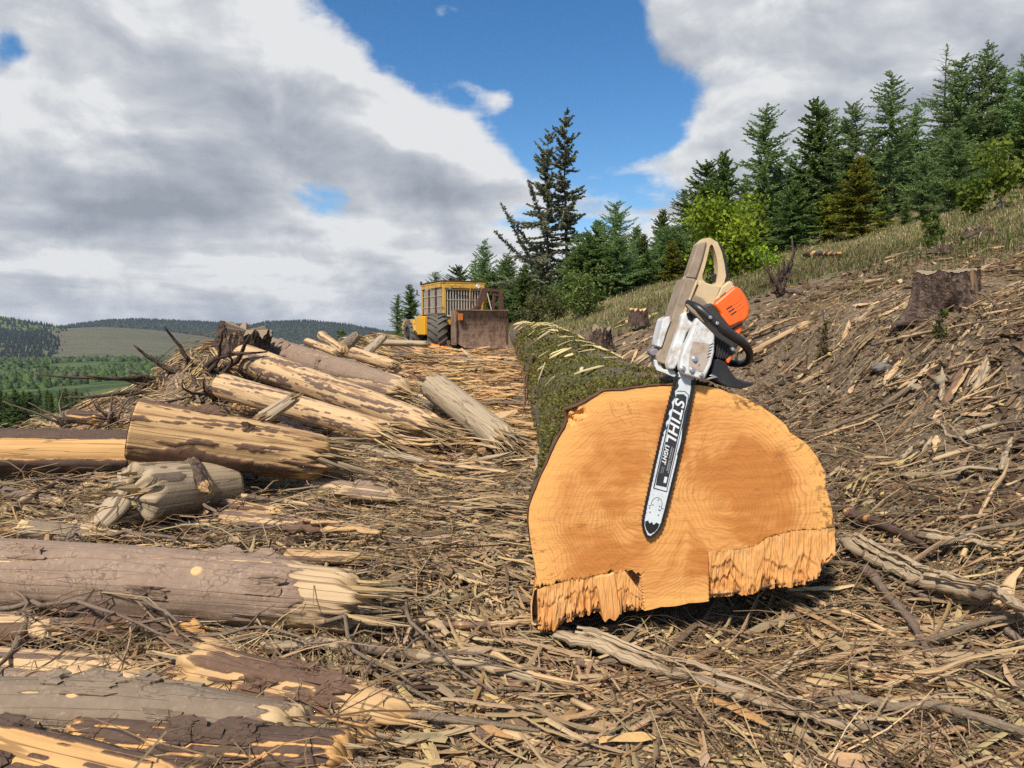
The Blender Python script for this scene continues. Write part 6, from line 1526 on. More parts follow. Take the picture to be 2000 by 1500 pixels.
# old twin-stemmed spruce
e = empty("old_spruce"); bx = P(1092, 640, 33.5); e.location = (bx[0], bx[1], float(G(bx[0], bx[1])) - .1)
tag(e, "old sparse twin-stemmed spruce with long bare lower branches, standing alone", "tree")
for key, dx, ty in ((('old', 0), -.55, 258), (('old', 1), .40, 218)):
    tm, cm, h0 = PROT[key]; s = (P(1092, ty, 33.5)[2] - e.location.z) / h0
    t_ = link(bpy.data.objects.new("trunk", tm)); t_.parent = e; t_.location = (dx, 0, 0); t_.scale = (s, s, s)
    c_ = link(bpy.data.objects.new("crown", cm)); c_.parent = e; c_.location = (dx, 0, 0); c_.scale = (s, s, s)
# long reaching lower limbs on its left
g = Geo(); B, D, L = [], [], []
for (x1, y1, z0) in [(968, 452, 540), (978, 398, 520), (1032, 352, 470), (1000, 440, 560), (1060, 300, 430)]:
    a = np.array([-.3, 0, P(1080, z0, 33.5)[2] - e.location.z]); p1 = P(x1, y1, 33.5) - np.array(e.location)
    t = np.linspace(0, 1, 12)[:, None]; ax = a + (p1 - a) * t + np.array([0, 0, -.35]) * np.sin(t * math.pi) * .6
    g.tube(ax, np.linspace(.035, .008, 12), 5)
    m_ = 420; tt = rng.uniform(.15, 1, m_); pp = np.stack([np.interp(tt, t[:, 0], ax[:, j]) for j in range(3)], -1)
    B.append(pp); D.append(norm(rng.standard_normal((m_, 3)) + norm(p1 - a) * .6 + np.array([0, 0, -.4]))); L.append(rng.uniform(.10, .30, m_) * (1.15 - .5 * tt))
g.build("limb", M_TRUNK, e)
B, D, L = np.vstack(B), np.vstack(D), np.concatenate(L); n = len(B); sd = norm(np.cross(D, rng.standard_normal((n, 3)))) * .035
V = np.stack([B, B + D * (L * .5)[:, None] + sd, B + D * L[:, None], B + D * (L * .5)[:, None] - sd], 1).reshape(-1, 3)
mk("limb_foliage", V, np.arange(n * 4).reshape(-1, 4), None, M_NEED, e, col=np.repeat(np.array([[.12, .13, .085]]) * rng.uniform(.6, 1.6, (n, 1)), 4, 0))
# plantation below the brow, left
for i in range(30):
    px = -40 + i * 8.6 + rng.uniform(-5, 5); d = rng.uniform(165, 250)
    if px < 55: d = rng.uniform(120, 150)
    ty = np.interp(px, [-60, 0, 60, 100, 160, 200, 222], [760, 762, 768, 760, 766, 776, 800]) + rng.uniform(-6, 8)
    tree(('spruce', i % 4), px, d, ty, ("spruce at the near left end of the valley plantation" if px < 60 else "spruce in the middle of the valley plantation" if px < 150 else "spruce at the right end of the valley plantation"), "plantation spruces in the valley", "plantation_spruce")
# ------------------------------------------------------------------ broadleaf bush, sapling, shrubs
def leafy(name, label, cat, px, d, y_top, px_w, seed, n, leaf, cols, stems, base_frac=.15, upright=.6, base_y=None, pale=False, blob=1.0):
    r = np.random.default_rng(seed); b = P(px, 640, d); x, y = b[0], b[1]; z = float(G(x, y)) - .03
    H = P(px, y_top, d)[2] - z; W = pxw(px_w, d) / 2
    e = empty(name, (x, y, z)); tag(e, label, cat)
    lim = []; 
    for i in range(stems):
        a = r.uniform(0, 6.28); rr = W * r.uniform(.2, .95); hh = H * r.uniform(.6, .98)
        t = np.linspace(0, 1, 8)[:, None]; tip = np.array([math.cos(a) * rr, math.sin(a) * rr, hh])
        path = tip * t * np.array([1, 1, 0]) * t ** (upright) + np.array([0, 0, 1]) * hh * t + r.standard_normal((8, 3)) * .02 * H
        path[0] = (math.cos(a) * .03, math.sin(a) * .03, 0); lim.append(path)
        s_ = Geo(); s_.tube(path, np.linspace(.014, .003, 8) * max(1, H / 2), 5); s_.build("stem", M_PALEB if pale else M_TRUNK, e)
    # leaves in clumps near the stem ends
    per = n // (stems * 6); B, tone = [], []
    for path in lim:
        for j in range(6):
            f = r.uniform(base_frac, 1); c = np.array([np.interp(f, np.linspace(0, 1, 8), path[:, k]) for k in range(3)]) + r.standard_normal(3) * W * .22 * blob * np.array([1, 1, .7])
            m_ = per; pts = c + r.standard_normal((m_, 3)) * W * .15 * blob; B.append(pts); tone.append(np.full(m_, r.uniform(.15, .8)) + .2 * r.standard_normal(m_))
    B = np.vstack(B); tone = np.clip(np.concatenate(tone) , 0, 1)[:, None]; B[:, 2] = np.maximum(B[:, 2], .04)
    m_ = len(B); D = norm(r.standard_normal((m_, 3)) + np.array([0, 0, .3])); L = r.uniform(.6, 1.3, m_) * leaf; sd = norm(np.cross(D, r.standard_normal((m_, 3)))) * (L * .33)[:, None]
    V = np.stack([B, B + D * (L * .5)[:, None] + sd, B + D * L[:, None], B + D * (L * .5)[:, None] - sd], 1).reshape(-1, 3)
    C = np.array(cols[0]) * (1 - tone) + np.array(cols[1]) * tone
    mk("leaves", V, np.arange(m_ * 4).reshape(-1, 4), None, M_LEAF, e, col=np.repeat(C, 4, 0))
    return e
LG = [(0.12, 0.21, 0.022), (0.38, 0.52, 0.06)]
leafy("leafy_bush", "bright yellow-green leafy bush behind the chainsaw handle", "bush", 1412, 17, 388, 165, 201, 9000, .10, LG, 16, .25, .5)
leafy("low_bush", "small leafy bush trailing right of the bright bush", "bush", 1490, 16.5, 478, 70, 202, 1400, .08, LG, 6, .2)
leafy("rowan_sapling", "thin pale-stemmed leafy sapling near the right edge", "sapling", 1942, 13.5, 262, 120, 203, 850, .10, [(0.08, 0.13, 0.02), (0.24, 0.29, 0.05)], 6, .45, .7, pale=True)
leafy("rowan_sapling", "shorter leafy sapling left of the pale-stemmed one", "sapling", 1890, 13.8, 352, 70, 204, 700, .09, [(0.07, 0.12, 0.02), (0.20, 0.25, 0.045)], 4, .3, .7, pale=True)
leafy("willow_shrub", "light green shrub on the grass bank left of the chainsaw", "shrub", 1140, 23, 528, 90, 205, 2600, .10, [(0.07, 0.10, 0.025), (0.20, 0.23, 0.07)], 14, .2, .4)
leafy("willow_shrub", "upright pale green shoots right of the rusty blade", "shrub", 1040, 23, 562, 90, 206, 1600, .09, [(0.09, 0.11, 0.035), (0.21, 0.22, 0.09)], 22, .2, .3, blob=.5)
leafy("willow_shrub", "green shrub behind the grass crest left of the light green shrub", "shrub", 1085, 25, 560, 70, 207, 1200, .09, [(0.06, 0.09, 0.025), (0.16, 0.19, 0.06)], 12, .2, .4)
leafy("birch_seedling", "small green seedling on the slope above the large stump", "seedling", 1805, 10, 420, 46, 208, 420, .07, [(0.06, 0.10, 0.02), (0.16, 0.21, 0.05)], 4, .2, .4)
leafy("spruce_seedling", "tiny green seedling in front of the large stump", "seedling", 1842, 4.3, 590, 26, 209, 260, .025, [(0.06, 0.08, 0.02), (0.15, 0.17, 0.05)], 3, .1, .3)
leafy("heather_tuft", "little yellowish plant tuft beside the pale slab on the bank", "tuft", 1608, 5.6, 600, 34, 210, 240, .03, [(0.12, 0.10, 0.03), (0.22, 0.20, 0.06)], 4, .1, .3)
leafy("skyline_bush", "small green bush on the skyline left of the leaning grey log", "bush", 664, 17, 645, 30, 211, 300, .07, [(0.05, 0.08, 0.015), (0.14, 0.18, 0.04)], 4, .2, .4)
leafy("brow_bush", "pale olive bush on the brow at the left edge", "bush", 60, 15, 805, 60, 212, 500, .08, [(0.07, 0.09, 0.03), (0.16, 0.18, 0.07)], 5, .2, .4)
# ------------------------------------------------------------------ grass
def grass(name, n, zone, a0, a1, r0, r1, power, lo, hi, wd, cols, wts, bow=.5):
    x, y, r = in_frame_polar(n, r0, r1, power, a0, a1)
    k = zone(x, y); x, y, r = x[k], y[k], r[k]; n = len(x)
    L = rng.uniform(lo, hi, n) * np.maximum(1, r / 14) ** .3; a = rng.uniform(0, 6.28, n); b = rng.uniform(.15, 1.0, n) * bow
    z = G(x, y)
    w = wd * np.maximum(1, r / 9) ** .8
    hx, hy = np.cos(a), np.sin(a)
    p0 = np.stack([x, y, z - .02], -1); p1 = p0 + np.stack([hx * b * L * .35, hy * b * L * .35, L * .62], -1); p2 = p0 + np.stack([hx * b * L, hy * b * L, L * (1 - .45 * b)], -1)
    s = np.stack([-hy, hx, 0 * hx], -1) * (w * .5)[:, None]
    V = np.stack([p0 - s, p0 + s, p1 + s * .8, p2, p1 - s * .8], 1).reshape(-1, 3); o = np.arange(n)[:, None] * 5
    C = np.array(cols)[rng.choice(len(cols), n, p=np.array(wts) / sum(wts))] * rng.uniform(.7, 1.3, (n, 1))
    patch = fbm(x * .35, y * .35, 3, seed=71)[:, None]
    C = C * (1 + 1.1 * (patch - .5))
    tag(mk(name, V, o + np.array([[0, 1, 2, 4]]), o + np.array([[4, 2, 3]]), M_LEAF, col=np.repeat(C, 5, 0)), kind="stuff")
TAN = [(0.29, 0.23, 0.125), (0.21, 0.16, 0.085), (0.17, 0.185, 0.055), (0.11, 0.15, 0.035), (0.38, 0.32, 0.20)]
grass("moorland_grass", 60000, lambda x, y: rng.random(len(x)) < grassy(x, y), -2, 42, 8, 34, 1.5, .06, .22, .009, TAN, [4, 4, 2.6, 1.8, 2.5], 1.9)
grass("bank_tufts", 6000, lambda x, y: (bank_s(x, y) > 1.3) & (fbm(x * .8, y * .8, 2, seed=72) > .58) & (grassy(x, y) < .6), 15, 42, 4.2, 14, 1.3, .06, .2, .007, TAN, [4, 4, 2, 1.5, 2], .9)
_gp = P(1965, 490, 8.0)
grass("green_grass", 5000, lambda x, y: np.exp(-((x - _gp[0]) / 1.1) ** 2 - ((y - 8.0) / .9) ** 2) > rng.random(len(x)) * .9, 26, 46, 6, 11, 1.2, .08, .2, .010, [(0.06, 0.12, 0.02), (0.10, 0.17, 0.03), (0.15, 0.19, 0.05)], [3, 3, 1], .8)
grass("brow_grass", 5000, lambda x, y: (x < -5.2) & (x > -9), -46, -18, 6, 16, 1.2, .04, .12, .010, TAN, [3, 3, 3, 3, 2], 1.5)
grass("track_end_grass", 3000, lambda x, y: (x < -1.5) & (x > -6), -18, -2, 20, 40, 1.2, .12, .3, .012, TAN, [3, 3, 3, 3, 2], .9)
# ------------------------------------------------------------------ stumps and roots
def stump(name, label, px, py, d, r_, h, seed, tilt=(0, 0), roots=5, flare=.9, end=ME_OLD, jag=.25, mat=ML_STUMP, lift=0.0, hole=None):
    b = P(px, py, d); x, y = b[0], b[1]; z = b[2] + lift
    rs = np.random.default_rng(seed); K, S = 170, 60
    th = np.linspace(0, 2 * math.pi, K, endpoint=False); u = np.linspace(0, 1, S); U, TH = np.meshgrid(u, th, indexing='ij')
    lob = np.zeros_like(TH)
    for i in range(roots):
        a = i / roots * 2 * math.pi + rs.uniform(-.4, .4); w = rs.uniform(.22, .42); dd = (TH - a + math.pi) % (2 * math.pi) - math.pi
        lob += rs.uniform(.7, 1.3) * np.exp(-(dd / w) ** 2)
    Z = U * h * (1 + jag * (fbm(np.cos(TH) * 3, np.sin(TH) * 3, 3, .7, seed=seed) - .5) * 2 * U ** 3)
    fl = np.exp(-U * 3.2)
    rad = r_ * (1 + .12 * (fbm(np.cos(TH) * 1.5, np.sin(TH) * 1.5 + U, 3, seed=seed + 1) - .5) + fl * flare * (.10 + lob))
    rad += r_ * .10 * (fbm(np.cos(TH) * 9 + U * 3, np.sin(TH) * 9 - U * 2, 3, seed=seed + 2) - .5)
    rad += r_ * .20 * (np.abs(fbm(np.cos(TH) * 11 + U * .8, np.sin(TH) * 11 - U * .6, 3, .6, seed=seed + 6) - .5) * 2 - .25) + r_ * .05 * (fbm(np.cos(TH) * 22 + U * 12, np.sin(TH) * 22 - U * 9, 2, seed=seed + 8) - .5)
    if hole is not None:
        dd = (TH - hole + math.pi) % (2 * math.pi) - math.pi
        rad *= 1 - .8 * np.exp(-(dd / .34) ** 2) * np.exp(-(U / .42) ** 2)
    V = np.stack([rad * np.cos(TH), rad * np.sin(TH), Z - .06], -1)
    idx = np.arange(S * K).reshape(S, K); a, bq = idx[:-1], idx[1:]
    q = np.stack([a, np.roll(a, -1, 1), np.roll(bq, -1, 1), bq], -1).reshape(-1, 4)
    bm = sstep(fbm(np.cos(TH) * 5 + U * 4, np.sin(TH) * 5 + U, 3, seed=seed + 3), .16, .24)
    lc = np.stack([Z, TH * r_, np.full_like(Z, seed)], -1).reshape(-1, 3)
    o = mk(name, V.reshape(-1, 3), q, None, mat, fat={"bark": bm.ravel()}, vat={"lc": lc}, smooth=True)
    o.location = (x, y, z); o.rotation_euler = (tilt[0], tilt[1], rs.uniform(0, .1)); tag(o, label, "stump")
    rows, lrow = [], []
    for f in np.linspace(0, 1, 10):
        ring = V[-1].copy(); c = ring.mean(0); p = c + (ring - c) * f * .97; p[:, 2] += .004 + .03 * h * (fbm(p[:, 0] * 20, p[:, 1] * 20, 3, seed=seed + 4) - .4); rows.append(p); lrow.append(p - c)
    CV = np.stack(rows).reshape(-1, 3); ii = np.arange(10 * K).reshape(10, K); a, bq = ii[:-1], ii[1:]
    mk("cut_top", CV, np.stack([a, np.roll(a, -1, 1), np.roll(bq, -1, 1), bq], -1).reshape(-1, 4)[:, ::-1], None, end, o, vat={"lc": np.stack(lrow).reshape(-1, 3)}, smooth=True)
    return o
stp = stump("stump", "large dark-barked stump with spreading roots on the right bank", 1845, 612, 4.9, .185, .34, 301, (.06, -.05), 6, 1.0, hole=-1.9, jag=.10)
# bare torn flank of the large stump
sc_ = Geo()
for i in range(4):
    a = -1.36 + i * .05 + rng.uniform(-.03, .03); rr = .195 + rng.uniform(-.01, .01)
    sc_.add(*tube([(rr * math.cos(a), rr * math.sin(a), rng.uniform(.18, .29)), (rr * 1.05 * math.cos(a), rr * 1.05 * math.sin(a), .12), (rr * 1.3 * math.cos(a), rr * 1.3 * math.sin(a), rng.uniform(.02, .1))], [.008, .018, .010], 5), c=WOODS[rng.choice([2, 6, 6])] * rng.uniform(.7, 1.1))
sc_.build("torn_wood", M_FIB, stp)
stump("stump", "tilted old stump standing on the mound above the golden log", 455, 742, 7.7, .27, .62, 303, (.10, .30), 6, .9)
stump("stump", "small brown stump on the bank left of the chainsaw", 1247, 630, 12.5, .16, .27, 305, (0, 0), 4, .4, end=ME_FRESH)
stump("stump", "grassy broken stump on the slope above the green grass patch", 1915, 462, 9.5, .17, .15, 307, (0, .1), 5, .8, jag=.4)
stump("stump", "dark ragged stump right of the trunk's far half", 1172, 668, 9.0, .12, .20, 309, (.1, .1), 4, .8, jag=.8)
stump("stump", "low straw-topped stump left of the grassy broken stump", 1838, 486, 8.6, .10, .08, 311, (0, 0), 5, .9, jag=.4)
def rooty(name, label, cat, px, py, d, n, spread, height, seed, mat, r0=.03, bias=(0, 0, .5)):
    rs = np.random.default_rng(seed); b = P(px, py, d); e = empty(name, b); tag(e, label, cat)
    for i in range(n):
        dirn = norm(rs.standard_normal(3) * np.array([1, .8, .6]) + np.array(bias)); L = rs.uniform(.5, 1.2) * spread; m_ = 11
        p = np.cumsum(np.vstack([[0, 0, 0], (dirn + np.cumsum(rs.standard_normal((m_ - 1, 3)) * .28, 0)) * L / m_]), 0); p[:, 2] *= height
        p += rs.standard_normal(3) * spread * .10
        V, q, t = tube(p, np.linspace(r0, r0 * .2, m_) * rs.uniform(.4, 1.1), 6)
        al = np.repeat(np.linspace(0, L, m_), 6); al = np.concatenate([al, [0, L]]); an = np.concatenate([np.tile(np.arange(6) * r0, m_), [0, 0]])
        mk("root", V, q, t, mat, e, fat={"bark": np.full(len(V), .9)}, vat={"lc": np.stack([al, an, 0 * al], -1)}, smooth=True)
    return e
rooty("root_tangle", "tangled brown roots and soil left of the tilted stump on the mound", "roots", 390, 755, 7.2, 46, .75, .6, 321, ML_STUMP, .05, (0, -.3, .1))
rooty("root_tangle", "low mat of roots spilling toward the thick half-peeled log", "roots", 430, 775, 6.8, 30, .6, .5, 322, ML_STUMP, .035, (.2, -.3, 0))
rooty("dead_root", "twisted dead root standing on the slope right of the chainsaw", "root", 1525, 575, 8.4, 9, .32, 1.6, 323, ML_STUMP, .04, (-.2, 0, 1.4))
rooty("splintered_stub", "pale splintered stub on the brow left of the thick log's sawn end", "stub", 218, 822, 5.9, 22, .22, 1.2, 324, ML_PALE, .018, (-.1, 0, .9))
rooty("brash_heap", "low heap of broken brash left of the splintered stub", "brash", 130, 830, 6.3, 16, .28, .7, 325, ML_WEATHER, .016, (0, 0, .5))
rooty("root_heap", "grey root heap on the bank below the large stump's right side", "roots", 1965, 690, 4.3, 16, .45, .6, 326, ML_BRANCH, .018, (0, -.2, .3))
def along(pts, r, lift=0.0):
    """centre line laid over the ground under a run of photograph points"""
    pts = np.array(pts, float); s = np.linspace(0, len(pts) - 1, (len(pts) - 1) * 9 + 1); k = np.arange(len(pts))
    px, py = np.interp(s, k, pts[:, 0]), np.interp(s, k, pts[:, 1])
    w = np.array([hit(a, b) for a, b in zip(px, py)]); md = np.median(w[:, 1])
    for j, (a, b) in enumerate(zip(px, py)):
        if not .75 * md < w[j, 1] < 1.3 * md:
            yj = float(np.clip(w[j, 1], .75 * md, 1.3 * md)); q_ = P(a, b, yj); w[j] = (q_[0], yj, float(G(q_[0], yj)))
    for _ in range(6): w[1:-1] = (w[:-2] + 2 * w[1:-1] + w[2:]) / 4
    w[:, 2] = np.maximum(w[:, 2], G(w[:, 0], w[:, 1]))
    for _ in range(3): w[1:-1] = (w[:-2] + 2 * w[1:-1] + w[2:]) / 4
    w[:, 2] += r * .8 + lift + .042
    return w
def stick(name, label, cat, pts, r, mat, seed, lift=0.0, flat=1.0, taper=.4, kinds=8, bark=.8, split=0):
    w = along(pts, r, lift); n = len(w); rs = np.random.default_rng(seed)
    w += np.cumsum(rs.standard_normal((n, 3)) * r * .10, 0)
    L = np.concatenate([[0], np.cumsum(np.linalg.norm(np.diff(w, axis=0), axis=1))])
    rad = r * np.interp(L / L[-1], [0, .06, .8, 1], [.75, 1, 1 - (1 - taper) * .7, taper * .6]) * (1 + .12 * rs.standard_normal(n))
    V, q, _ = batch_tubes(w[None], rad[None], kinds, flat); Vr = V.reshape(n, kinds, 3)
    Vr += rs.standard_normal(Vr.shape) * r * .08
    ang = np.arange(kinds) / kinds * 6.28 * r
    lc = np.stack([np.repeat(L, kinds), np.tile(ang, n), np.full(n * kinds, seed)], -1)
    V = np.vstack([V, w[0], w[-1]]); t = []
    for i in range(kinds): t += [(n * kinds, (i + 1) % kinds, i), (n * kinds + 1, (n - 1) * kinds + i, (n - 1) * kinds + (i + 1) % kinds)]
    fb_ = fbm(L * 6, L * 0 + seed, 3, seed=seed); qt_ = np.quantile(fb_, 1 - np.clip(bark, .01, .99)); bk = sstep(fb_, qt_ - .03, qt_ + .03) if bark > .02 else 0 * fb_; bk = np.concatenate([np.repeat(bk, kinds), [0, 0]])
    loc = w[n // 2] - np.array([0, 0, r])
    o = mk(name, V, q, np.array(t), mat, fat={"bark": bk}, vat={"lc": np.vstack([lc, [0, 0, 0], [0, 0, 0]])}, smooth=True, loc=loc); tag(o, label, cat)
    for j in range(split):                     # loose strips of its own wood peeling off
        i0 = int(rs.uniform(.05, .6) * n); i1 = min(n, i0 + int(rs.uniform(.2, .4) * n) + 3); ww = w[i0:i1] + (rs.standard_normal(3) * np.array([.6, .6, .2]) + np.array([0, 0, .9])) * r * .8 - loc
        Vs, qs, ts = tube(ww, np.linspace(r * .22, r * .06, len(ww)), 4); m_ = len(Vs)
        mk("loose_strip", Vs, qs, ts, mat, o, fat={"bark": np.zeros(m_)}, vat={"lc": np.stack([np.linspace(0, .5, m_), np.arange(m_) % 4 * .01, np.full(m_, seed + j)], -1)})
    return o
ST = [
 ("branch", "long pale curving branch across the lower middle", "branch", [(512, 1302), (640, 1296), (780, 1312), (920, 1332), (1050, 1360), (1160, 1392)], .013, ML_WEATHER, 1, .2, 3),
 ("stick", "orange-brown stick below the left corner of the cut face", "stick", [(800, 1246), (890, 1256), (980, 1250), (1060, 1246), (1120, 1260)], .010, ML_PALE, 1, .3, 1),
 ("split_plank", "grey split plank slanting over the logs at the bottom left", "plank", [(452, 1330), (540, 1362), (640, 1400), (740, 1436)], .024, ML_WEATHER, .35, .05, 4),
 ("split_plank", "long pale yellow split pole at the bottom edge left of centre", "plank", [(640, 1392), (740, 1420), (860, 1458), (1030, 1504)], .022, ML_PALE, .6, .05, 3),
 ("split_plank", "thin pale lath beside the yellow split pole", "plank", [(700, 1375), (780, 1415), (850, 1440)], .010, ML_PALE, .5, .05, 1),
 ("branch", "grey curved branch over the yellow split pole", "branch", [(700, 1424), (750, 1442), (800, 1436)], .008, ML_GREY, 1, .8, 0),
 ("splintered_pole", "long frayed tan pole slanting from under the cut face to the bottom right", "pole", [(1085, 1278), (1180, 1312), (1300, 1362), (1440, 1416), (1580, 1455), (1720, 1490)], .020, ML_WEATHER, .6, .1, 6),
 ("branch", "bark-covered branch slanting down right of the cut face", "branch", [(1688, 1140), (1720, 1190), (1770, 1255), (1805, 1310), (1828, 1372)], .011, ML_BRANCH, 1, .8, 0),
 ("branch", "grey-brown branch running to the right edge near the bottom", "branch", [(1792, 1292), (1850, 1320), (1920, 1358), (2010, 1396)], .010, ML_BRANCH, 1, .95, 0),
 ("branch", "thin grey branch forking in the twigs at the right edge", "branch", [(1940, 1240), (1975, 1275), (2010, 1310)], .011, ML_GREY, 1, .9, 0),
 ("splintered_pole", "bundle-like frayed grey pole right of the cut face", "pole", [(1655, 1100), (1740, 1142), (1830, 1190), (1920, 1240), (2010, 1300)], .030, ML_WEATHER, .6, .1, 9),
 ("split_plank", "weathered flat slab right of the dark branch log", "plank", [(1790, 1085), (1860, 1092), (1960, 1108)], .018, ML_WEATHER, .5, .1, 2),
 ("stick", "dark stick half buried right of the cut face's edge", "stick", [(1650, 1030), (1740, 1060), (1830, 1098)], .016, ML_DARK, 1, .9, 0),
 ("stick", "reddish stick lying on the right bank above the loose chips", "stick", [(1850, 742), (1900, 728), (1930, 722), (1970, 732)], .012, ML_PALE, .8, .3, 1),
 ("split_plank", "pale split wood lying among chips on the right", "plank", [(1730, 776), (1765, 770), (1805, 752)], .020, ML_PALE, .4, .02, 2),
 ("stick", "long grey stick running right across the bank", "stick", [(1700, 690), (1780, 672), (1880, 652), (1990, 640)], .010, ML_BRANCH, 1, .3, 0),
 ("branch", "arched pale root at the right edge below the large stump", "branch", [(1870, 880), (1920, 858), (1990, 850)], .014, ML_WEATHER, 1, .3, 1),
 ("branch", "light brown branch slanting up to the right edge", "branch", [(1820, 925), (1900, 900), (2005, 878)], .012, ML_BRANCH, 1, .3, 1),
 ("branch", "thin branch pointing up to the right edge below the arched root", "branch", [(1905, 990), (1960, 975), (2005, 955)], .010, ML_BRANCH, 1, .6, 0),
 ("split_plank", "grey slat standing among twigs at the right edge", "plank", [(1955, 945), (1968, 915), (1980, 880)], .016, ML_WEATHER, .4, .05, 0),
 ("branch", "long brown branch above the pinkish log", "branch", [(380, 985), (480, 992), (600, 1010), (700, 1030)], .016, ML_BRANCH, 1, .8, 0),
 ("branch", "grey branch in the twigs above the pinkish log's torn end", "branch", [(330, 1048), (460, 1046), (560, 1050)], .012, ML_BRANCH, 1, .7, 0),
 ("branch", "broken branch slanting up left of the weathered butt", "branch", [(20, 1020), (90, 978), (160, 942)], .018, ML_BRANCH, 1, .5, 0),
 ("split_plank", "white split plank lying behind the pinkish log", "plank", [(140, 1052), (220, 1066), (330, 1084), (400, 1090)], .022, ML_PALE, .5, .0, 1),
 ("split_plank", "flat bark-faced slab under the twigs above the pinkish log", "plank", [(560, 1072), (640, 1078), (730, 1086)], .035, ML_PEEL, .4, .4, 2),
 ("split_plank", "orange split plank between the weathered butt and the pinkish log", "plank", [(215, 1035), (270, 1030), (340, 1022)], .028, ML_PALE, .4, .05, 1),
 ("bark_slab", "grey bark slab lying right of the prop stick", "bark", [(425, 950), (455, 945), (490, 955)], .060, ML_WEATHER, .25, .6, 0),
 ("split_plank", "pale broken slab on the bank behind the chainsaw's handle", "plank", [(1465, 672), (1510, 650), (1560, 632)], .030, ML_PALE, .5, .05, 3),
 ("stick", "bent pale stick beside the orange cover of the chainsaw", "stick", [(1462, 652), (1478, 632), (1505, 628)], .014, ML_PALE, .9, .1, 0),
 ("split_plank", "weathered grey slab right of the chainsaw's front handle", "plank", [(1475, 690), (1500, 675), (1525, 665)], .045, ML_WEATHER, .4, .1, 0),
 ("log_chunk", "dark log chunk with a pale broken top on the upper slope", "log", [(1570, 508), (1600, 505), (1640, 512)], .075, ML_DARK, .9, .6, 0),
 ("stick", "thin pale stick lying over the trunk's right side", "stick", [(1205, 640), (1230, 625), (1250, 640)], .025, ML_PALE, .8, .1, 0),
 ("log_chunk", "pale cut chunk at the foot of the small brown stump", "log", [(1222, 640), (1232, 634), (1244, 636)], .07, ML_PALE, .9, .1, 0),
 ("branch", "long thin branch over the splinters in the middle of the track", "branch", [(640, 880), (740, 905), (860, 925), (960, 930)], .010, ML_BRANCH, 1, .6, 0),
 ("split_plank", "golden flat splinter sheet in the middle of the track", "plank", [(760, 880), (850, 895), (980, 905)], .045, ML_PALE, .25, .0, 5),
 ("split_plank", "tan splinter sheet beside the trunk's moss", "plank", [(900, 850), (960, 862), (1035, 868)], .040, ML_WEATHER, .25, .0, 4),
 ("split_plank", "tan flattened splintered pole behind the rotten log", "plank", [(870, 715), (940, 722), (1020, 730)], .05, ML_PALE, .3, .0, 4),
 ("split_plank", "flattened pale pole crossing the track before the machine", "plank", [(760, 705), (850, 706), (960, 712)], .05, ML_WEATHER, .3, .0, 3),
 ("upright_splinter", "forked grey splinter standing in the mat left of the cut face", "splinter", [(1046, 905), (1050, 940), (1052, 985)], .016, ML_WEATHER, .4, .0, 1),
 ("stick", "slim stick below the pinkish log's middle", "stick", [(560, 1225), (660, 1222), (760, 1230)], .012, ML_PEEL, 1, .9, 0),
 ("branch", "thin curved twig over the grey forking log", "branch", [(230, 1420), (330, 1430), (430, 1470)], .006, ML_BRANCH, 1, .9, 0),
 ("stick", "dark stick in the shadow of the cut face", "stick", [(1120, 1330), (1230, 1326), (1330, 1340)], .008, ML_BRANCH, 1, .7, 0),
 ("split_plank", "orange-tan wood shard at the bottom centre right", "plank", [(1600, 1330), (1680, 1345), (1790, 1366)], .009, ML_PALE, .5, .0, 1),
]
for i, (nm, lab, cat, pts, r_, m_, fl, bk, sp_) in enumerate(ST):
    r_ *= 1.45 if np.mean([p_[1] for p_ in pts]) > 1060 else 1.0
    stick(nm, lab, cat, pts, r_, m_, 400 + i, flat=fl, bark=bk, split=sp_)
# bent torn strip standing at the right edge
g0 = hit(1948, 1240); e = empty("torn_strip", g0); tag(e, "bent torn strip of orange wood standing up at the right edge", "wood strip")
for (pts, w_) in (([(1948, 1242), (1950, 1200), (1958, 1165), (1975, 1130), (1996, 1108)], .020), ([(1962, 1240), (1972, 1200), (1975, 1160), (1985, 1120)], .010), ([(1930, 1235), (1940, 1205), (1946, 1180)], .008)):
    w = np.array([P(a, b, g0[1] + .02 * j) for j, (a, b) in enumerate(pts)]); t = np.linspace(0, len(w) - 1, 20); w = np.stack([np.interp(t, np.arange(len(w)), w[:, j]) for j in range(3)], -1)
    V, q, _ = batch_tubes(w[None], (w_ * np.interp(t / t[-1], [0, .5, 1], [.7, 1, .25]))[None], 6, .35)
    mk("strip", V - g0, q, None, ML_PALE, e, fat={"bark": np.zeros(len(V))}, vat={"lc": np.stack([np.repeat(t, 6) * .02, np.tile(np.arange(6), 20) * .006, np.zeros(120)], -1)})
# orange wood blocks by the machine's wheel
for (px, py, s_, lab) in ((848, 684, .16, "orange wood block against the machine's front tyre"), (872, 690, .17, "flatter orange wood block right of the other at the tyre")):
    b = P(px, py, 20.0); g = Geo(); bm = np.random.default_rng(px)
    V = np.array([(i, j, k) for i in (-1, 1) for j in (-1, 1) for k in (0, 1.4)], float) * s_ * bm.uniform(.7, 1.1, (8, 3))
    g.add(V, [(0, 1, 3, 2), (4, 6, 7, 5), (0, 4, 5, 1), (2, 3, 7, 6), (0, 2, 6, 4), (1, 5, 7, 3)])
    o = g.build("wood_block", plain("orange_wood", (0.62, 0.20, 0.03), 0.8, 0, 0.4, 12), None, bevel=.02, loc=None); o.location = (b[0], b[1], b[2] - .02); tag(o, lab, "wood block")
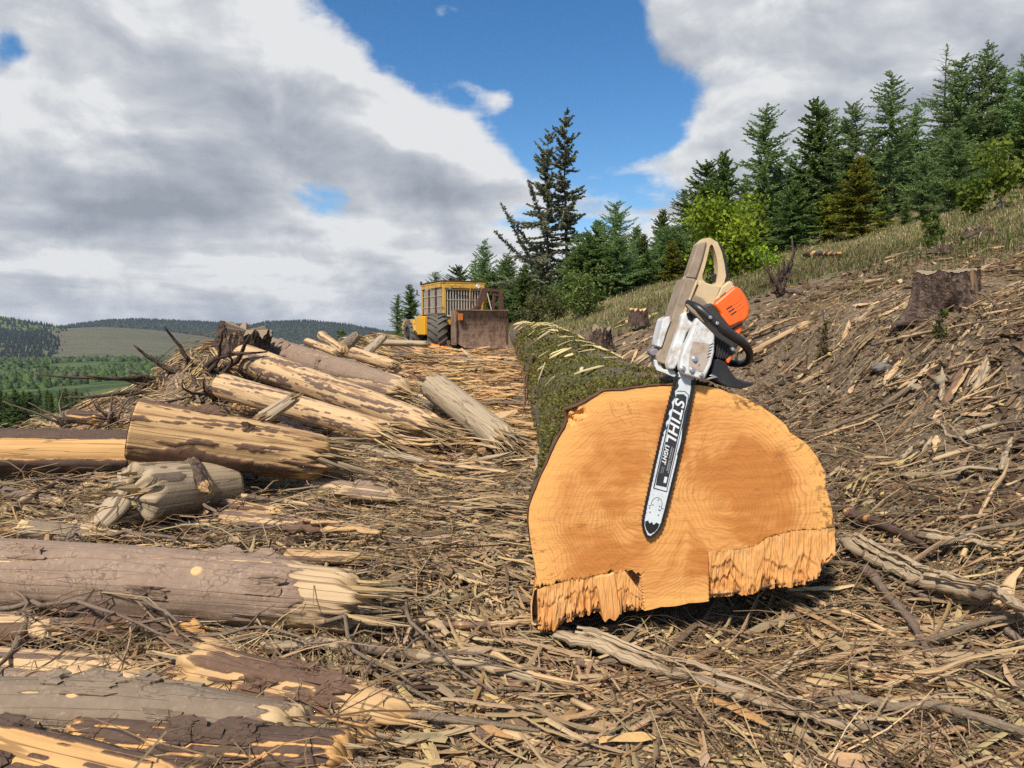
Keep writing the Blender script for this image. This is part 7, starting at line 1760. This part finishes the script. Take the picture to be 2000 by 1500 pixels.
# countable loose sticks: one kind, many individuals
protos = []
for i in range(8):
    rs = np.random.default_rng(500 + i); n = 10; L = 1.0
    p = np.stack([np.linspace(-.5, .5, n), np.cumsum(rs.standard_normal(n) * .02), np.cumsum(rs.standard_normal(n) * .008)], -1)
    V, q, t = tube(p, np.interp(np.linspace(0, 1, n), [0, .7, 1], [1, .8, .3]) * .017 * rs.uniform(.7, 1.2), 6); V += rs.standard_normal(V.shape) * .0012
    m_ = len(V); o = mk("loose_stick", V, q, t, (ML_WEATHER, ML_BRANCH, ML_PALE, ML_WEATHER)[i % 4], fat={"bark": np.full(m_, .5 if i % 2 else .1)}, vat={"lc": np.concatenate([np.stack([np.repeat(np.linspace(0, 1, n), 6), np.tile(np.arange(6) * .015, n), np.full(n * 6, float(i))], -1), np.zeros((2, 3))])}, smooth=True)
    protos.append(o.data); bpy.data.objects.remove(o)
placed = 0
while placed < 170:
    px, py = rng.uniform(20, 1990), rng.uniform(700, 1480)
    h_ = hit(px, py, 20)
    if h_[1] > 12 or not trunk_clear(h_[0:1], h_[1:2])[0] or grassy(h_[0], h_[1]) > .3 or h_[0] < -5: continue
    if 1030 < px < 1650 and 750 < py < 1230: continue
    L = rng.uniform(.22, .65) * (1 + h_[1] * .06); yaw = float(lane_yaw(h_[0:1], h_[1:2], 1)[0])
    o = link(bpy.data.objects.new("loose_stick", protos[placed % 8])); dx, dy = math.cos(yaw) * L / 2, math.sin(yaw) * L / 2
    za, zb = float(G(h_[0] - dx, h_[1] - dy)), float(G(h_[0] + dx, h_[1] + dy))
    o.location = (h_[0], h_[1], max((za + zb) / 2, h_[2]) + .018); o.rotation_euler = (rng.uniform(0, 6), -math.atan2(zb - za, L), yaw); o.scale = (L, L * .9, L * .9)
    zone = ("in front of the cut face" if py > 1230 and 900 < px < 1650 else "right of the cut face" if px > 1640 and py > 1000 else "on the churned bank right of the chainsaw" if px > 1300 else "beside the pinkish log" if py > 1040 else "in the twigs below the thick half-peeled log" if py > 900 and px < 700 else "on the track beside the trunk" if px > 700 else "on the mound by the golden log")
    tag(o, "loose weathered stick " + zone, "stick", "loose sticks " + zone); placed += 1
# pale slivers on the trunk
cp = []
for i in range(5):
    rs = np.random.default_rng(600 + i); V = np.array([(-.5, -.1, 0), (-.2, -.18, .03), (.3, -.15, .02), (.5, 0, 0), (.25, .16, .03), (-.25, .14, .02)]) * rs.uniform(.8, 1.2, (6, 3)); V = np.vstack([V, V - [0, 0, .06]])
    q = [(i_, (i_ + 1) % 6, (i_ + 1) % 6 + 6, i_ + 6) for i_ in range(6)]; t = [(0, i_, i_ + 1) for i_ in range(1, 5)] + [(6, 6 + i_ + 1, 6 + i_) for i_ in range(1, 5)]
    o = mk("wood_sliver", V, q, t, plain("pale_sliver_%d" % i, (0.52 + .04 * i, 0.43 + .03 * i, 0.24), .8, 0, .2, 30, .2)); cp.append(o.data); bpy.data.objects.remove(o)
for i in range(90):
    y = 3.0 + rng.random() ** 1.1 * 13.5; ph = -math.pi / 2 + rng.normal(.05, .42); r_ = float(trunk_radius(np.array([ph]), np.array([y]))[0]); a = trunk_axis(np.array([y]))[0]
    nrm = np.array([math.cos(ph), 0, -math.sin(ph)]); p = a + nrm * (r_ + .016)
    o = link(bpy.data.objects.new("wood_sliver", cp[i % 5])); o.location = tuple(p)
    qn = Vector(nrm).to_track_quat('Z', 'Y') @ Euler((rng.normal(0, .12), rng.normal(0, .12), rng.normal(.9, .5))).to_quaternion()
    o.rotation_mode = 'QUATERNION'; o.rotation_quaternion = qn; s_ = rng.uniform(.07, .17) * max(1, y / 5) ** .7; o.scale = (s_, s_ * .8, s_ * .6)
    tag(o, "pale sliver of wood lying on the mossy trunk", "wood sliver", "pale slivers scattered on the trunk")
# bark flakes hanging off the trunk's left flank
for i, (px, py, d) in enumerate([(1030, 690, 7.5), (1036, 705, 6.6), (1022, 672, 9.0), (1040, 730, 5.6)]):
    b = P(px, py, d); e = empty("bark_strip", b); tag(e, ["shredded red bark strip hanging by the trunk's far left flank", "longest shredded bark strip on the trunk's left flank", "short bark shred nearest the machine on the trunk's left flank", "thin bark shred low on the trunk's left flank"][i], "bark")
    for j in range(4):
        p = np.array([(0, 0, .05), (-.03, 0, -.05), (-.05, .0, -.16), (-.05, 0, -.28)]) * rng.uniform(.7, 1.2) + rng.standard_normal((4, 3)) * .02
        V, q, t = tube(p, [.006, .009, .007, .002], 4); mk("shred", V, q, t, M_FIB, e, col=np.repeat(np.array([[.20, .12, .08]]) * rng.uniform(.7, 1.4), len(V), 0))
# shards of fresh wood strewn over the bank and lane, one object each
sh = []
for i in range(8):
    rs = np.random.default_rng(700 + i); n = 7; t = np.linspace(-.5, .5, n); w = np.interp(t, [-.5, -.3, .2, .5], [.35, 1, .8, .1]) * rs.uniform(.7, 1.2) * (1 + .2 * rs.standard_normal(n)) * .10
    c = np.stack([t, rs.uniform(-.12, .12) * t * t * 2, .10 * rs.standard_normal() * t * t], -1)
    V, q, _ = batch_tubes(c[None], w[None], 6, rs.uniform(.25, .6)); V += rs.standard_normal(V.shape) * .006
    o = mk("wood_shard", V, q, None, (ML_PALE, ML_WEATHER, ML_PALE, ML_PEEL)[i % 4], fat={"bark": np.full(len(V), (0, 0, 0, .6)[i % 4])}, vat={"lc": np.stack([np.repeat(t, 6) * .3, np.tile(np.arange(6) * .01, n), np.full(n * 6, i * 3.)], -1)}, smooth=False)
    sh.append(o.data); bpy.data.objects.remove(o)
def shards(n, box, label, group, l0, l1, seed):
    rs = np.random.default_rng(seed); k = 0
    while k < n:
        px, py = rs.uniform(box[0], box[2]), rs.uniform(box[1], box[3]); h_ = hit(px, py, 16)
        if h_[1] > 15 or not trunk_clear(h_[0:1], h_[1:2])[0] or (1025 < px < 1660 and py > 745): continue
        L = rs.uniform(l0, l1) * (1 + .05 * h_[1]); yaw = rs.normal(.2, 1.0)
        dx, dy = math.cos(yaw) * L / 2, math.sin(yaw) * L / 2; za, zb = float(G(h_[0] - dx, h_[1] - dy)), float(G(h_[0] + dx, h_[1] + dy))
        o = link(bpy.data.objects.new("wood_shard", sh[k % 8])); o.location = (h_[0], h_[1], (za + zb) / 2 + .02); o.rotation_euler = (rs.normal(0, .5), -math.atan2(zb - za, L) + rs.normal(0, .12), yaw)
        o.scale = (L, L * rs.uniform(.5, 1.1), L * .7); tag(o, label, "wood shard", group); k += 1
shards(90, (1440, 590, 2000, 790), "broken pale wood shard on the right bank around the large stump", "wood shards on the right bank", .07, .26, 801)
shards(40, (1150, 620, 1330, 720), "small broken wood shard on the bank between the trunk and the small stump", "wood shards beside the trunk", .12, .35, 802)
shards(36, (1640, 740, 1990, 900), "fresh chip-like shard in the churned ground right of the cut face", "shards right of the cut face", .05, .16, 803)
shards(46, (560, 690, 1030, 900), "long splintered shard lying across the track left of the trunk", "shards on the track", .25, .7, 804)

# bent branches over the heap at the left, each its own
bp = []
for i in range(6):
    rs = np.random.default_rng(850 + i); n = 14; p = np.stack([np.linspace(-.5, .5, n), np.cumsum(rs.standard_normal(n) * .03), .10 * np.sin(np.linspace(0, 3.1, n)) * rs.random() + np.cumsum(rs.standard_normal(n) * .012)], -1)
    g = Geo(); g.tube(p, np.linspace(.012, .004, n), 6)
    for j in range(4):
        k0 = rs.integers(3, 12); d_ = norm(np.array([rs.uniform(.3, 1), rs.normal(0, .8), abs(rs.normal(.3, .4))])); Ls = rs.uniform(.10, .3); g.tube([p[k0], p[k0] + d_ * Ls * .5, p[k0] + d_ * Ls + [0, 0, -.03]], [.006, .004, .002], 4)
    V = np.vstack(g.V); o = g.build("brash_branch", ML_BRANCH, None, smooth=True, fat={"bark": np.full(len(V), .9)}, vat={"lc": V * 1.0}); bp.append(o.data); bpy.data.objects.remove(o)
rs = np.random.default_rng(860); k = 0
while k < 44:
    px, py = rs.uniform(0, 820), rs.uniform(900, 1330)
    if 560 < px and py < 960: continue
    h_ = hit(px, py, 12); L = rs.uniform(.35, .9); yaw = rs.normal(-.1, .7)
    o = link(bpy.data.objects.new("brash_branch", bp[k % 6])); o.location = (h_[0], h_[1], h_[2] + .03 + rs.random() * .05); o.rotation_euler = (rs.normal(0, .5), rs.normal(0, .10), yaw); o.scale = (L, L, L)
    tag(o, "thin forked dead branch lying in the twig heap at the left", "branch", "dead branches in the left twig heap"); k += 1

for i, (px, py, s_, lab) in enumerate([(1722, 728, .055, "grey stone in the churned soil right of the chainsaw"), (1758, 742, .03, "small pale stone right of the grey stone"), (1790, 765, .035, "flat tan stone among the chips right of the cut face"), (1842, 750, .045, "blocky tan stone above the pale split wood"), (1620, 690, .04, "brown stone on the cut bank below the pale slab")]):
    h_ = hit(px, py); rs = np.random.default_rng(900 + i); K, S = 14, 9; th = np.linspace(0, 2 * math.pi, K, endpoint=False); ph = np.linspace(-1.5, 1.5, S); TH, PH_ = np.meshgrid(th, ph, indexing='ij')
    rr = s_ * (1 + .5 * (fbm(np.cos(TH) * 1.5 + np.sin(PH_), np.sin(TH) * 1.5 + np.sin(PH_) * 1.3, 3, seed=i + 90) - .5)); V = np.stack([rr * np.cos(PH_) * np.cos(TH) * 1.3, rr * np.cos(PH_) * np.sin(TH), rr * np.sin(PH_) * .7], -1)
    idx = np.arange(K * S).reshape(K, S); b_ = np.roll(idx, -1, 0); q = np.stack([idx[:, :-1], b_[:, :-1], b_[:, 1:], idx[:, 1:]], -1).reshape(-1, 4)
    o = mk("stone", V.reshape(-1, 3), q, None, plain("stone_%d" % i, [(0.17, 0.155, 0.135), (0.34, 0.29, 0.2), (0.32, 0.26, 0.17), (0.30, 0.25, 0.17), (0.2, 0.14, 0.09)][i], .9, 0, .35, 25, .5, .2)); o.location = (h_[0], h_[1], h_[2] + s_ * .35); o.rotation_euler = (0, 0, rs.uniform(0, 6)); tag(o, lab, "stone")
